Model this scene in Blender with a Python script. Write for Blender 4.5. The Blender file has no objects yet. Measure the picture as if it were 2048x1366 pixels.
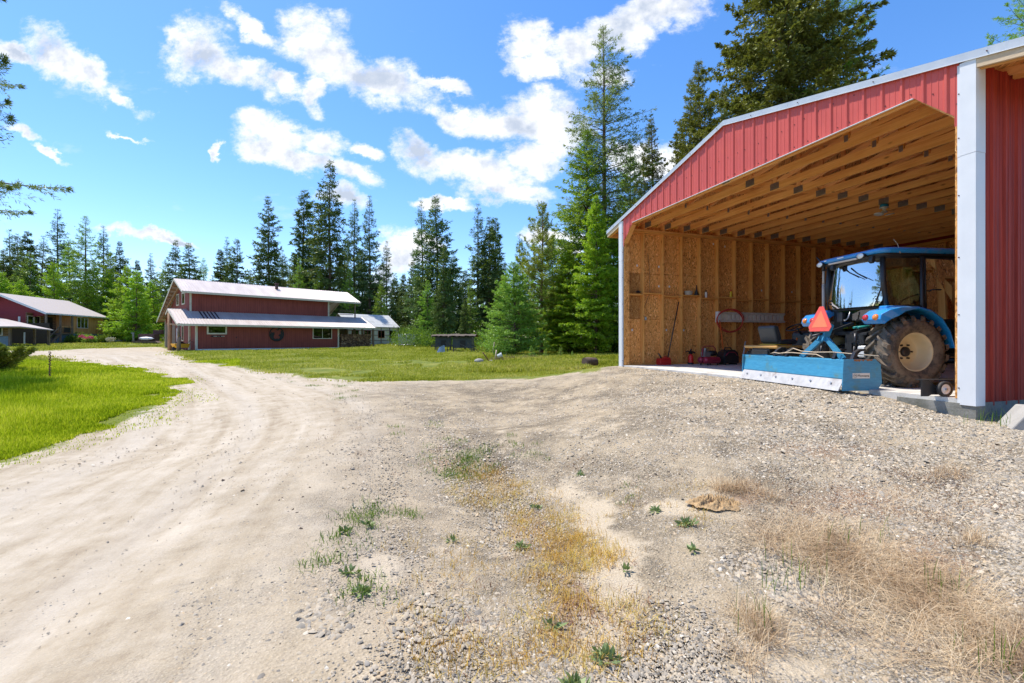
import bpy, math, random
import numpy as np
from math import radians as RAD, sin, cos, pi, sqrt, atan2
from mathutils import Vector, Matrix, Euler
sc = bpy.context.scene
COL = sc.collection
random.seed(7)
RNG = np.random.default_rng(11)

# ---------------------------------------------------------------- camera
EYE = 1.55
F = 907.0; CX = 1024.0; HY = 679.4
cam_d = bpy.data.cameras.new('camera'); cam = bpy.data.objects.new('camera', cam_d); COL.objects.link(cam)
cam.location = (0, 0, EYE); cam.rotation_euler = (pi/2, 0, 0)
cam_d.sensor_width = 36; cam_d.lens = F/2048*36; cam_d.shift_y = -(683-HY)/2048
cam_d.clip_start = .05; cam_d.clip_end = 6000
sc.camera = cam

# ---------------------------------------------------------------- light
SUN_AZ = Vector((-.84, .54, 0)).normalized(); SUN_EL = RAD(64)
sd = Vector((SUN_AZ.x*cos(SUN_EL), SUN_AZ.y*cos(SUN_EL), sin(SUN_EL)))
sun_d = bpy.data.lights.new('sun', 'SUN'); sun = bpy.data.objects.new('sun', sun_d); COL.objects.link(sun)
sun_d.energy = 2.9; sun_d.angle = RAD(.55); sun_d.color = (1, .93, .82)
sun.rotation_euler = sd.to_track_quat('Z', 'Y').to_euler(); sun.location = (-20, 20, 40)
sc.view_settings.view_transform = 'Standard'; sc.view_settings.look = 'None'
sc.view_settings.gamma = 1; sc.view_settings.exposure = 1.14
sc.cycles.max_bounces = 10; sc.cycles.diffuse_bounces = 8; sc.cycles.transparent_max_bounces = 16
sc.cycles.glossy_bounces = 4; sc.cycles.caustics_reflective = False; sc.cycles.caustics_refractive = False
sc.cycles.use_denoising = True; sc.cycles.sample_clamp_indirect = 8

class NT:
    """tiny node-tree helper"""
    def __init__(s, tree): s.t = tree; s.n = tree.nodes; s.l = tree.links
    def __call__(s, typ, _out=0, **kw):
        n = s.n.new(typ)
        for k, v in kw.items():
            if k.startswith('p_'): setattr(n, k[2:], v)
            elif k.startswith('i'):
                s.put(n.inputs[int(k[1:])], v)
            else: s.put(n.inputs[k.replace('_', ' ')], v)
        return n
    def put(s, sock, v):
        if isinstance(v, bpy.types.NodeSocket): s.l.new(v, sock)
        elif isinstance(v, bpy.types.Node): s.l.new(v.outputs[0], sock)
        else: sock.default_value = v
    def math(s, op, a, b=0., c=None, clamp=False):
        n = s.n.new('ShaderNodeMath'); n.operation = op; n.use_clamp = clamp
        s.put(n.inputs[0], a); s.put(n.inputs[1], b)
        if c is not None: s.put(n.inputs[2], c)
        return n.outputs[0]
    def vm(s, op, a, b=None, out=0):
        n = s.n.new('ShaderNodeVectorMath'); n.operation = op; s.put(n.inputs[0], a)
        if b is not None: s.put(n.inputs[1], b)
        return n.outputs[out]
    def mix(s, f, a, b, blend='MIX'):
        n = s.n.new('ShaderNodeMix'); n.data_type = 'RGBA'; n.blend_type = blend
        s.put(n.inputs[0], f)
        for i, v in ((6, a), (7, b)):
            if isinstance(v, tuple) and len(v) == 3: v = (*v, 1)
            s.put(n.inputs[i], v)
        return n.outputs[2]
    def ramp(s, f, stops, interp='LINEAR'):
        n = s.n.new('ShaderNodeValToRGB'); n.color_ramp.interpolation = interp
        e = n.color_ramp.elements
        while len(e) < len(stops): e.new(.5)
        for k, (p, c) in enumerate(stops):
            e[k].position = p
            c = (c, c, c) if not isinstance(c, tuple) else c
            e[k].color = (*c, 1)
        s.put(n.inputs[0], f); return n.outputs[0]
    def noise(s, vec, scale, detail=4., rough=.55, out=0, dist=0.):
        n = s.n.new('ShaderNodeTexNoise'); s.put(n.inputs['Vector'], vec)
        n.inputs['Scale'].default_value = scale; n.inputs['Detail'].default_value = detail
        n.inputs['Roughness'].default_value = rough; n.inputs['Distortion'].default_value = dist
        return n.outputs[out]
    def vor(s, vec, scale, feature='F1', out=0, rnd=1.):
        n = s.n.new('ShaderNodeTexVoronoi'); n.feature = feature; s.put(n.inputs['Vector'], vec)
        n.inputs['Scale'].default_value = scale; n.inputs['Randomness'].default_value = rnd
        return n.outputs[out]
    def map(s, vec, scale=(1, 1, 1), rot=(0, 0, 0), loc=(0, 0, 0)):
        n = s.n.new('ShaderNodeMapping'); s.put(n.inputs[0], vec)
        n.inputs['Location'].default_value = loc; n.inputs['Rotation'].default_value = rot; n.inputs['Scale'].default_value = scale
        return n.outputs[0]
    def rng(s, v, a, b, c=0., d=1., smooth=False):
        n = s.n.new('ShaderNodeMapRange')
        if smooth: n.interpolation_type = 'SMOOTHSTEP'
        s.put(n.inputs[0], v)
        for i, x in enumerate((a, b, c, d)): s.put(n.inputs[i+1], x)
        return n.outputs[0]

# ---------------------------------------------------------------- world: physical sky with drifting cumulus
world = bpy.data.worlds.new('World'); sc.world = world; world.use_nodes = True
W = NT(world.node_tree); W.n.clear()
sky = W.n.new('ShaderNodeTexSky'); sky.sky_type = 'NISHITA'; sky.sun_disc = False
sky.sun_elevation = SUN_EL; sky.sun_rotation = atan2(sd.x, sd.y)
sky.altitude = 900; sky.air_density = 1.1; sky.dust_density = .5; sky.ozone_density = 2.2
hs = W('ShaderNodeHueSaturation', Saturation=1.26, Value=.82, Color=sky.outputs[0])
hs.inputs['Hue'].default_value = .498
skb = W.mix(1., hs.outputs[0], (.88, .84, .93, 1), 'MULTIPLY')
D = W('ShaderNodeTexCoord').outputs['Generated']
xyz = W('ShaderNodeSeparateXYZ', i0=D)
ay = W.math('MAXIMUM', W.math('ABSOLUTE', xyz.outputs[1]), .04)
ca = W.math('DIVIDE', xyz.outputs[0], ay); cb = W.math('DIVIDE', xyz.outputs[2], ay)
V0 = W('ShaderNodeCombineXYZ', i0=ca, i1=cb, i2=0.).outputs[0]
n1 = W.noise(W.map(V0, scale=(1, 1.25, 1)), 5., 8., .62, out=1)
V1 = W.vm('ADD', V0, W.vm('MULTIPLY', W.vm('SUBTRACT', n1, (.5, .5, .5)), (.20, .15, 0)))
# cloud bodies as (x px, y px, half width, half height, tilt deg): directions in the sky, in units of the lens focal length
CL = [(110,105,75,48,22),(190,135,95,30,40),(255,180,60,20,45),(30,95,55,18,25),
      (395,95,80,62,20),(470,140,110,30,25),(340,75,50,22,40),(500,50,70,20,35),
      (620,75,75,55,20),(660,110,90,60,20),(760,150,120,45,20),(880,160,85,14,18),(625,180,30,35,50),(555,160,60,22,25),
      (545,265,75,38,15),(520,290,60,28,10),(640,275,55,30,20),(600,310,90,22,10),(690,340,85,22,15),(740,300,48,14,15),
      (1050,90,55,55,10),(1150,105,100,46,-25),(1260,50,105,50,-25),(1330,20,110,40,-10),(1075,150,55,22,5),(1215,150,70,28,-15),
      (1000,235,110,40,5),(1090,235,85,48,5),(900,220,50,22,10),(845,295,52,28,30),(900,325,85,32,12),(960,350,110,38,8),(1060,315,68,44,-10),(1115,268,38,42,0),(1000,385,110,22,3),
      (1270,305,50,42,0),(1330,320,60,38,5),(880,405,70,12,3),(690,388,55,22,10),
      (800,510,50,40,5),(775,550,32,36,0),(835,490,60,25,10),(1120,470,80,18,5),(1130,505,60,14,5),
      (290,470,95,12,6),(350,478,60,10,5),(40,250,45,14,20),(90,290,40,8,20),(255,265,40,6,20),(430,300,8,12,10)]
m = None
for (px, py, rx, ry, t) in CL:
    mp = W.n.new('ShaderNodeMapping'); mp.vector_type = 'TEXTURE'; W.put(mp.inputs[0], V1)
    mp.inputs['Location'].default_value = ((px-CX)/F, (HY-py)/F, 0)
    mp.inputs['Rotation'].default_value = (0, 0, RAD(-t)); mp.inputs['Scale'].default_value = (rx/F*1.07, ry/F*1.07, 1)
    d = W.math('SUBTRACT', 1., W.vm('LENGTH', mp.outputs[0], out=1))
    m = d if m is None else W.math('SMOOTH_MAX', m, d, .12)
nA = W.noise(W.map(V0, scale=(1, 1.35, 1), rot=(0, 0, -.3)), 9., 10., .70)
dens = W.math('ADD', m, W.math('MULTIPLY', W.math('SUBTRACT', nA, .50), 2.3))
dens = W.math('SUBTRACT', dens, .10)
alpha = W.rng(dens, -.22, .55, 0., 1., True)
nW = W.noise(W.map(V0, scale=(1, 2.6, 1), rot=(0, 0, .35)), 3.2, 9., .66)
wisp = W.math('MULTIPLY', W.rng(nW, .60, .84), .45)
alpha = W.math('MAXIMUM', alpha, wisp)
alpha = W.math('MULTIPLY', alpha, W.rng(xyz.outputs[2], 0., .04))
# thicker cloud hearts hold back some light
nB = W.noise(W.vm('ADD', V0, (.04, -.03, 0)), 6.5, 6., .6)
nC = W.noise(W.map(V0, scale=(1, 1.2, 1)), 15., 7., .62)
thick = W.math('MULTIPLY', W.rng(m, .05, .75, 0., 1., True), W.rng(nB, .42, .62, .12, 1., True))
thick = W.math('ADD', thick, W.math('MULTIPLY', W.math('SUBTRACT', nC, .46), 1.1), clamp=True)
ccol = W.mix(thick, (3.8, 3.8, 3.85, 1), (1.85, 2.12, 2.6, 1))
skc = W.mix(alpha, skb, ccol)
bg = W('ShaderNodeBackground', Color=skc, Strength=.148)
W('ShaderNodeOutputWorld', Surface=bg)

# ---------------------------------------------------------------- terrain
CTRL = [(0,0,0),(-4,3,.0),(-6,6,.02),(0,4,.03),(2,2,.08),(3.2,3.2,.22),(4.0,3.9,.36),(4.9,4.3,.57),(5.3,4.4,.60),(5.12,5.02,.72),(4.9,5.5,.79),(4.6,6.5,.84),(4.1,8.0,.87),(3.5,10,.86),(2.88,11.9,.84),(2.7,12.6,.76),
        (5,7,.78),(6,9,.78),(8,9,.78),(10,11,.78),(12,13,.78),(9,7,.7),(3.5,6,.56),(3.0,8,.58),(2.3,10,.56),(1.6,12,.50),
        (0,8,.14),(0,10,.22),(0,14,.32),(0,16,.34),(2,16,.44),(5,16,.6),(4,20,.55),(-5,15,.29),(-10,15,.25),(-10,9,.12),(-20,10,.1),(-25,20,.3),(-15,22,.4),
        (-27.9,40,.52),(-18.6,50,.56),(-23,44,.52),(-30,36,.5),(-8,35,.42),(-5,41,.42),(-12,46,.62),(-13,54,.95),(-6,55,.9),(-52,52,1.02),(-57,64,1.35),(-45,55,1.1),(-40,38,.62),(-50,44,.75),(-36,48,.75),
        (0,60,.9),(5,30,.6),(10,35,.8),(15,25,.8),(-20,70,1.2),(-60,90,1.5),(0,90,1.4),(30,60,1.2),(40,30,1.0),(0,-20,0),(20,5,.7),(10,-5,.3),(-20,-10,0),(-60,10,.3),(-100,40,.8),(-90,90,1.6),(60,-20,.4),(80,80,1.6),(-60,-60,0),(60,-60,.3),(-150,100,1.8),(150,100,1.8),(0,200,2)]
_c = np.array(CTRL, float); _s = .16*np.hypot(_c[:, 0], _c[:, 1]) + .55
GAR_O = (2.88, 11.99); GAR_RZ = RAD(-72.15); SLAB = EYE-.668; GW = 7.315; GD = 9.75
def gloc(x, y):
    dx, dy = x-GAR_O[0], y-GAR_O[1]; c, s = cos(GAR_RZ), sin(GAR_RZ)
    return dx*c+dy*s, -dx*s+dy*c
def sstep(a, b, x): t = np.clip((x-a)/(b-a), 0, 1); return t*t*(3-2*t)
def TH(x, y):
    x = np.asarray(x, float); y = np.asarray(y, float); sh = x.shape
    x = x.ravel(); y = y.ravel()
    d2 = (x[:, None]-_c[None, :, 0])**2 + (y[:, None]-_c[None, :, 1])**2
    w = 1/(1 + d2/_s**2)**2.5
    z = (w*_c[None, :, 2]).sum(1)/w.sum(1)
    u, v = gloc(x, y); k = sstep(-2.6, -.35, v)*sstep(-1.2, .1, u)*(1-sstep(5.7, 7.2, u))*(v < .3)   # gravel ramp banked up to the slab
    z = z*(1-k)+(SLAB-.035)*k
    return z.reshape(sh)
def th(x, y): return float(TH(np.array([x]), np.array([y]))[0])
def gp(px, py):
    """where the sight line through a photo pixel meets the terrain"""
    dx, dz = (px-CX)/F, (HY-py)/F
    t = np.concatenate([np.linspace(.8, 12, 450), np.geomspace(12, 400, 900)])
    h = EYE + dz*t - TH(dx*t, t)
    k = np.argmax(h < 0)
    if h[k] >= 0: k = len(t)-1
    k = max(k, 1)
    a = h[k-1]/(h[k-1]-h[k]) if h[k-1] != h[k] else 0
    tt = t[k-1] + a*(t[k]-t[k-1])
    return (dx*tt, tt)
def at(px, py, y): return Vector(((px-CX)/F*y, y, EYE + (HY-py)/F*y))
# ---------------------------------------------------------------- object helpers
def tag(o, label=None, cat=None, group=None, kind=None):
    if label: o['label'] = label
    if cat: o['category'] = cat
    if group: o['group'] = group
    if kind: o['kind'] = kind
    return o
def empty(name, loc=(0, 0, 0), rz=0, label=None, cat=None, group=None, parent=None):
    o = bpy.data.objects.new(name, None); COL.objects.link(o); o.location = loc; o.rotation_euler = (0, 0, rz)
    o.empty_display_size = .2
    if parent: o.parent = parent
    return tag(o, label, cat, group)
def mesh_np(name, V, Fc, mat, parent=None, smooth=False, attrs=None, mats=None, mi=None):
    """V (n,3); Fc (m,k) one polygon size"""
    me = bpy.data.meshes.new(name); V = np.ascontiguousarray(V, np.float32); Fc = np.ascontiguousarray(Fc, np.int32)
    me.vertices.add(len(V)); me.vertices.foreach_set('co', V.ravel())
    m_, k = Fc.shape; me.loops.add(m_*k); me.loops.foreach_set('vertex_index', Fc.ravel())
    me.polygons.add(m_); me.polygons.foreach_set('loop_start', np.arange(0, m_*k, k, dtype=np.int32))
    try: me.polygons.foreach_set('loop_total', np.full(m_, k, np.int32))
    except Exception: pass
    if smooth: me.polygons.foreach_set('use_smooth', np.ones(m_, bool))
    for M_ in (mats or [mat]): me.materials.append(M_)
    if mi is not None: me.polygons.foreach_set('material_index', np.asarray(mi, np.int32))
    for k_, a in (attrs or {}).items():
        at_ = me.attributes.new(k_, 'FLOAT', 'POINT'); at_.data.foreach_set('value', np.asarray(a, np.float32))
    me.update(calc_edges=True)
    o = bpy.data.objects.new(name, me); COL.objects.link(o)
    if parent: o.parent = parent
    return o
class MB:
    def __init__(s): s.v = []; s.f = []; s.m = []; s.sm = []; s.cur = 0; s.smooth = False
    def mat(s, i): s.cur = i; return s
    def add(s, vs, fs, smooth=None):
        b = len(s.v); s.v += [tuple(v) for v in vs]
        for f in fs: s.f.append(tuple(b+i for i in f)); s.m.append(s.cur); s.sm.append(s.smooth if smooth is None else smooth)
        return s
    def box(s, x0, y0, z0, x1, y1, z1, M=None):
        vs = [Vector(p) for p in ((x0,y0,z0),(x1,y0,z0),(x1,y1,z0),(x0,y1,z0),(x0,y0,z1),(x1,y0,z1),(x1,y1,z1),(x0,y1,z1))]
        if M is not None: vs = [M @ v for v in vs]
        return s.add(vs, [(0,3,2,1),(4,5,6,7),(0,1,5,4),(1,2,6,5),(2,3,7,6),(3,0,4,7)], False)
    def bar(s, p0, p1, w, h, up=(0, 0, 1)):
        p0, p1 = Vector(p0), Vector(p1); d = (p1-p0); L = d.length; d.normalize(); u = Vector(up)
        sx = d.cross(u)
        if sx.length < 1e-4: sx = d.cross(Vector((1, 0, 0)))
        sx.normalize(); u = sx.cross(d)
        M = Matrix((( sx.x, d.x, u.x, p0.x),(sx.y, d.y, u.y, p0.y),(sx.z, d.z, u.z, p0.z),(0,0,0,1)))
        return s.box(-w/2, 0, -h/2, w/2, L, h/2, M)
    def tube(s, pts, r, n=8, cap=True, smooth=True):
        pts = [Vector(p) for p in pts]; K = len(pts); rs = r if isinstance(r, (list, tuple)) else [r]*K
        vs = []; prev = None
        for i, p in enumerate(pts):
            t = (pts[min(i+1, K-1)]-pts[max(i-1, 0)]).normalized()
            if prev is None:
                a = t.orthogonal().normalized()
            else:
                a = (prev - t*prev.dot(t))
                a = a.normalized() if a.length > 1e-5 else t.orthogonal().normalized()
            prev = a; b = t.cross(a)
            for k in range(n):
                th_ = 2*pi*k/n; vs.append(p + (a*cos(th_)+b*sin(th_))*rs[i])
        fs = [(i*n+k, i*n+(k+1) % n, (i+1)*n+(k+1) % n, (i+1)*n+k) for i in range(K-1) for k in range(n)]
        s.add(vs, fs, smooth)
        if cap:
            s.add(vs[:n], [tuple(range(n))[::-1]], False); s.add(vs[-n:], [tuple(range(n))], False)
        return s
    def lathe(s, prof, n=24, M=None, smooth=True):
        """prof (r,z) about local z"""
        vs = []
        for (r, z) in prof:
            for k in range(n):
                a = 2*pi*k/n; v = Vector((r*cos(a), r*sin(a), z)); vs.append(M @ v if M is not None else v)
        K = len(prof)
        fs = [(i*n+k, i*n+(k+1) % n, (i+1)*n+(k+1) % n, (i+1)*n+k) for i in range(K-1) for k in range(n)]
        return s.add(vs, fs, smooth)
    def prism(s, poly, y0, y1, M=None, ax='y', smooth=False):
        """poly in the (x,z) plane extruded along y (or 'x': (y,z) along x, 'z': (x,y) along z)"""
        def P(a, b, t):
            v = Vector((a, t, b)) if ax == 'y' else (Vector((t, a, b)) if ax == 'x' else Vector((a, b, t)))
            return M @ v if M is not None else v
        n = len(poly); vs = [P(a, b, y0) for a, b in poly] + [P(a, b, y1) for a, b in poly]
        fs = [tuple(range(n)), tuple(range(2*n-1, n-1, -1))] + [(i, i+n, (i+1) % n+n, (i+1) % n) for i in range(n)]
        return s.add(vs, fs, smooth)
    def ball(s, c, rx, ry, rz, n=12, m=8, jit=0., seed=0):
        rd = random.Random(seed); vs = []; c = Vector(c)
        for i in range(m+1):
            ph = pi*i/m
            for k in range(n):
                a = 2*pi*k/n; q = 1+rd.uniform(-jit, jit)
                vs.append(c+Vector((rx*sin(ph)*cos(a)*q, ry*sin(ph)*sin(a)*q, rz*cos(ph)*q)))
        fs = [(i*n+k, (i+1)*n+k, (i+1)*n+(k+1) % n, i*n+(k+1) % n) for i in range(m) for k in range(n)]
        return s.add(vs, fs, True)
    def build(s, name, mats, parent=None, loc=None, bevel=0):
        me = bpy.data.meshes.new(name); me.from_pydata(s.v, [], s.f)
        mats = mats if isinstance(mats, (list, tuple)) else [mats]
        for m_ in mats: me.materials.append(m_)
        for p, mi, sm in zip(me.polygons, s.m, s.sm): p.material_index = mi; p.use_smooth = sm
        import bmesh as _b
        bm = _b.new(); bm.from_mesh(me); _b.ops.remove_doubles(bm, verts=bm.verts, dist=1e-5)
        _b.ops.recalc_face_normals(bm, faces=bm.faces); bm.to_mesh(me); bm.free()
        o = bpy.data.objects.new(name, me); COL.objects.link(o)
        if parent: o.parent = parent
        if loc is not None: o.location = loc
        if bevel:
            b = o.modifiers.new('bevel', 'BEVEL'); b.width = bevel; b.segments = 2; b.limit_method = 'ANGLE'; b.angle_limit = RAD(40)
        return o
def copy_thing(root, loc=None, rz=None, label=None):
    r = root.copy(); COL.objects.link(r)
    for ch in root.children:
        c = ch.copy(); COL.objects.link(c); c.parent = r
        for g in ch.children:
            d = g.copy(); COL.objects.link(d); d.parent = c
    if loc is not None: r.location = loc
    if rz is not None: r.rotation_euler = (0, 0, rz)
    if label: r['label'] = label
    return r

# ---------------------------------------------------------------- materials
MATS = {}
def mk(name):
    m_ = bpy.data.materials.new(name); m_.use_nodes = True; N = NT(m_.node_tree); N.n.clear()
    b = N.n.new('ShaderNodeBsdfPrincipled'); o = N.n.new('ShaderNodeOutputMaterial'); N.l.new(b.outputs[0], o.inputs[0])
    MATS[name] = m_; return m_, N, b, o
def simple(name, col, rough=.6, metal=0., var=.12, scale=6., bump=0., bscale=40., dirt=None, stretch=(1, 1, 1), coat=0., spec=.5):
    m_, N, b, o = mk(name)
    tc = N('ShaderNodeTexCoord').outputs['Object']; v = N.map(tc, scale=stretch)
    n = N.noise(v, scale, 5., .6)
    c = N.mix(N.rng(n, .3, .7), tuple(x*(1-var) for x in col), tuple(min(1, x*(1+var)) for x in col))
    if dirt:
        dcol, damt = dirt; n2 = N.noise(tc, scale*.6, 8., .7)
        c = N.mix(N.rng(n2, .62-damt*.3, .78-damt*.3, 0., .85), c, dcol)
    N.put(b.inputs['Base Color'], c); b.inputs['Metallic'].default_value = metal
    N.put(b.inputs['Roughness'], N.rng(N.noise(tc, scale*2, 4.), .3, .7, max(rough-.08, .02), min(rough+.08, 1)))
    b.inputs['Specular IOR Level'].default_value = spec; b.inputs['Coat Weight'].default_value = coat
    if bump:
        bn = N('ShaderNodeBump', Strength=bump, Distance=.01, Height=N.noise(v, bscale, 6., .6)); N.put(b.inputs['Normal'], bn)
    return m_
def wood(name, c0, c1, axis=2, rough=.7, knots=True, grain=14., bump=.25):
    """lumber with grain along one local axis"""
    m_, N, b, o = mk(name); tc = N('ShaderNodeTexCoord').outputs['Object']
    st = [grain*2.2]*3; st[axis] = grain*.10; v = N.map(tc, scale=tuple(st))
    n = N.noise(v, 1.0, 6., .62, dist=.6); w = N.noise(tc, 1.3, 3., .5)
    f = N.math('ADD', N.math('MULTIPLY', n, .75), N.math('MULTIPLY', w, .35))
    c = N.ramp(f, [(.35, c0), (.55, tuple((a+b_)/2 for a, b_ in zip(c0, c1))), (.72, c1)])
    if knots:
        s2 = [3.2]*3; s2[axis] = 1.5
        k = N.vor(N.map(tc, scale=tuple(s2)), 1.6); c = N.mix(N.rng(k, .05, .13, .75, 0.), c, tuple(x*.3 for x in c0))
    # each board its own shade
    isl = N('ShaderNodeNewGeometry').outputs['Random Per Island']
    hv = N('ShaderNodeHueSaturation', Value=N.rng(isl, 0., 1., .78, 1.15), Saturation=N.rng(isl, 0., 1., 1.08, .92), Color=c)
    N.put(b.inputs['Base Color'], hv); b.inputs['Roughness'].default_value = rough; b.inputs['Specular IOR Level'].default_value = .3
    bn = N('ShaderNodeBump', Strength=bump, Distance=.004, Height=n); N.put(b.inputs['Normal'], bn)
    return m_
def osb(name, tone=1.0):
    """oriented strand board: overlapping flat strands at random angles"""
    m_, N, b, o = mk(name); tc = N('ShaderNodeTexCoord').outputs['Object']
    xyz_ = N('ShaderNodeSeparateXYZ', i0=tc)
    u = N.math('ADD', xyz_.outputs[0], xyz_.outputs[1]); v2 = N('ShaderNodeCombineXYZ', i0=u, i1=xyz_.outputs[2], i2=0.).outputs[0]
    wob = N.vm('MULTIPLY', N.vm('SUBTRACT', N.noise(v2, 9., 2., .5, out=1), (.5, .5, .5)), (.06, .06, 0)); v3 = N.vm('ADD', v2, wob)
    A = N.vor(N.map(v3, scale=(60, 15, 1)), 1., out=1); B = N.vor(N.map(v3, scale=(60, 15, 1), rot=(0, 0, 1.2)), 1., out=1)
    C_ = N.vor(N.map(v3, scale=(50, 13, 1), rot=(0, 0, 2.2)), 1., out=1)
    sel = N.noise(v2, 22., 1., .5)
    a = N('ShaderNodeSeparateColor', i0=A).outputs[0]; b_ = N('ShaderNodeSeparateColor', i0=B).outputs[1]; c_ = N('ShaderNodeSeparateColor', i0=C_).outputs[2]
    val = N.mix(N.rng(sel, .46, .5), a, b_); val = N.mix(N.rng(N.noise(v2, 17., 1., .5), .54, .57), val, c_)
    t = tone
    col = N.ramp(val, [(0., (.12*t, .045*t, .012*t)), (.14, (.34*t, .15*t, .04*t)), (.6, (.52*t, .255*t, .075*t)), (.93, (.62*t, .34*t, .12*t)), (1., (.8*t, .52*t, .26*t))])
    big = N.noise(v2, 1.1, 3., .6); col = N.mix(N.rng(big, .35, .7), col, N.mix(.5, col, (.42*t, .19*t, .06*t)))
    N.put(b.inputs['Base Color'], col); b.inputs['Roughness'].default_value = .75; b.inputs['Specular IOR Level'].default_value = .25
    N.put(b.inputs['Normal'], N('ShaderNodeBump', Strength=.3, Distance=.003, Height=val))
    return m_
def glass(name, tint=(.8, .9, .88), refl=.25, see=.8, rough=.0):
    m_, N, b, o = mk(name); N.n.remove(b)
    g = N('ShaderNodeBsdfGlossy', Color=(1, 1, 1, 1), Roughness=rough); t = N('ShaderNodeBsdfTransparent', Color=(*[x*see for x in tint], 1))
    fr = N('ShaderNodeFresnel', IOR=1.5); f = N.math('ADD', N.math('MULTIPLY', fr.outputs[0], 1.), refl, clamp=True)
    mx = N('ShaderNodeMixShader', i0=f, i1=t.outputs[0], i2=g.outputs[0]); N.l.new(mx.outputs[0], o.inputs[0])
    return m_
def leafmat(name, c0, c1, trans=.35, tipcol=None, cs=.5):
    m_, N, b, o = mk(name); N.n.remove(b)
    tc = N('ShaderNodeTexCoord').outputs['Object']; oi = N('ShaderNodeObjectInfo').outputs['Random']
    tint = N('ShaderNodeAttribute', p_attribute_name='tint').outputs['Fac']
    big = N.noise(tc, cs, 3., .6)
    f = N.math('ADD', N.math('MULTIPLY', tint, .6), N.math('MULTIPLY', N.rng(big, .3, .7), .45))
    c = N.mix(f, c0, c1)
    if tipcol: c = N.mix(N.rng(tint, .86, 1., 0., .8), c, tipcol)
    hv = N('ShaderNodeHueSaturation', Hue=N.rng(oi, 0., 1., .485, .515), Value=N.rng(oi, 0., 1., .82, 1.2), Color=c)
    d = N('ShaderNodeBsdfDiffuse', Color=hv); t = N('ShaderNodeBsdfTranslucent', Color=N.mix(.35, hv.outputs[0], (.35, .45, .03)))
    s_ = N('ShaderNodeBsdfGlossy', Color=(.8, .9, .7, 1), Roughness=.45)
    m1 = N('ShaderNodeMixShader', i0=trans, i1=d.outputs[0], i2=t.outputs[0]); m2 = N('ShaderNodeMixShader', i0=.045, i1=m1.outputs[0], i2=s_.outputs[0])
    N.l.new(m2.outputs[0], o.inputs[0]); return m_
# ================================================================ GROUND
def poly_sd(x, y, P):
    """signed distance to polygon, + inside"""
    P = np.array(P, float); A = P; B = np.roll(P, -1, 0)
    out = np.empty(len(x))
    for s in range(0, len(x), 40000):
        X = x[s:s+40000, None]; Y = y[s:s+40000, None]
        ex, ey = B[:, 0]-A[:, 0], B[:, 1]-A[:, 1]
        wx, wy = X-A[:, 0], Y-A[:, 1]
        t = np.clip((wx*ex+wy*ey)/(ex*ex+ey*ey+1e-12), 0, 1)
        d = np.sqrt(((wx-ex*t)**2+(wy-ey*t)**2).min(1))
        c = ((A[:, 1] <= Y) != (B[:, 1] <= Y)) & (X < A[:, 0]+(Y-A[:, 1])*ex/np.where(ey == 0, 1e-9, ey))
        out[s:s+40000] = np.where(c.sum(1) % 2 == 1, d, -d)
    return out
BARE = [(-14, 1.5), (-9, 3.6)] + [gp(*p) for p in ((0,928),(70,900),(150,874),(230,848),(300,818),(340,790),(356,768),(345,755),(300,744),(235,735),(170,728),(120,719),(85,713),(-60,712),
        (-60,700),(60,702),(110,701),(180,697),(250,695.5),(320,694),(330,697),(352,704),(346,709),(380,718),(440,729),(505,738),(570,747),(640,757),(700,762),(800,762),(900,761),(1000,758),(1100,752),(1170,745),(1215,738))] + \
       [(2.6, 12.6), (4, 12.4), (30, 20), (30, -14), (-14, -14)]
GRAV = [gp(*p) for p in ((720,790),(760,830),(745,900),(650,1010),(600,1100),(560,1180),(520,1290),(490,1362))] + [(-1.2, 1.0), (-1, -6), (30, -6), (30, 20), (4, 12.5), (2.6, 12.6)] + [gp(*p) for p in ((1180,746),(1050,757),(900,764),(780,768))]
SAND = [(1190,1040,60,60),(1240,1130,90,90),(1200,1230,110,80),(1330,1010,70,22),(1560,1330,160,40),(1130,985,50,22),(760,1130,60,40)]
DRY = [(1640,900,230,30),(1720,1000,260,60),(1850,1130,220,110),(1500,985,90,40),(900,930,90,30),(1060,1060,120,80),(1150,1200,90,60)]
def ellmask(x, y, L):
    m_ = np.zeros(len(x))
    for (px, py, rx, ry) in L:
        c = np.array(gp(px, py)); a = np.array(gp(px+rx, py))-c; b = np.array(gp(px, max(py-ry, 690)))-c
        M_ = np.linalg.inv(np.array([a, b]).T); q = M_ @ np.array([x-c[0], y-c[1]])
        m_ = np.maximum(m_, 1-np.sqrt((q**2).sum(0)))
    return np.clip(m_, 0, 1)
def value_noise(x, y, s, seed=0):
    r = np.random.default_rng(seed).random((256, 256)); X = x/s; Y = y/s
    xi = np.floor(X).astype(int); yi = np.floor(Y).astype(int); fx = X-xi; fy = Y-yi; fx = fx*fx*(3-2*fx); fy = fy*fy*(3-2*fy)
    g = lambda a, b: r[a % 256, b % 256]
    return (g(xi, yi)*(1-fx)+g(xi+1, yi)*fx)*(1-fy)+(g(xi, yi+1)*(1-fx)+g(xi+1, yi+1)*fx)*fy
def TH2(x, y):
    """terrain with small relief, kept below the slab inside the garage"""
    z = TH(x, y); r = np.hypot(x, y); k = np.clip(1-r/60, 0, 1)
    z = z + k*((value_noise(x, y, 1.7, 3)-.5)*.035+(value_noise(x, y, .45, 4)-.5)*.02+(value_noise(x, y, .16, 5)-.5)*.009*np.clip(1-r/20, 0, 1))
    # wheel ruts running along the drive
    u, v = gloc(x, y); ins = (u > .02) & (u < GW-.02) & (v > .06) & (v < GD)
    z = np.where(ins, np.minimum(z, SLAB-.13), z)
    near = (u > -.3) & (u < GW+.3) & (v > -.6) & (v <= .06)
    z = np.where(near, np.minimum(z, SLAB-.035), z)
    return z
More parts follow.
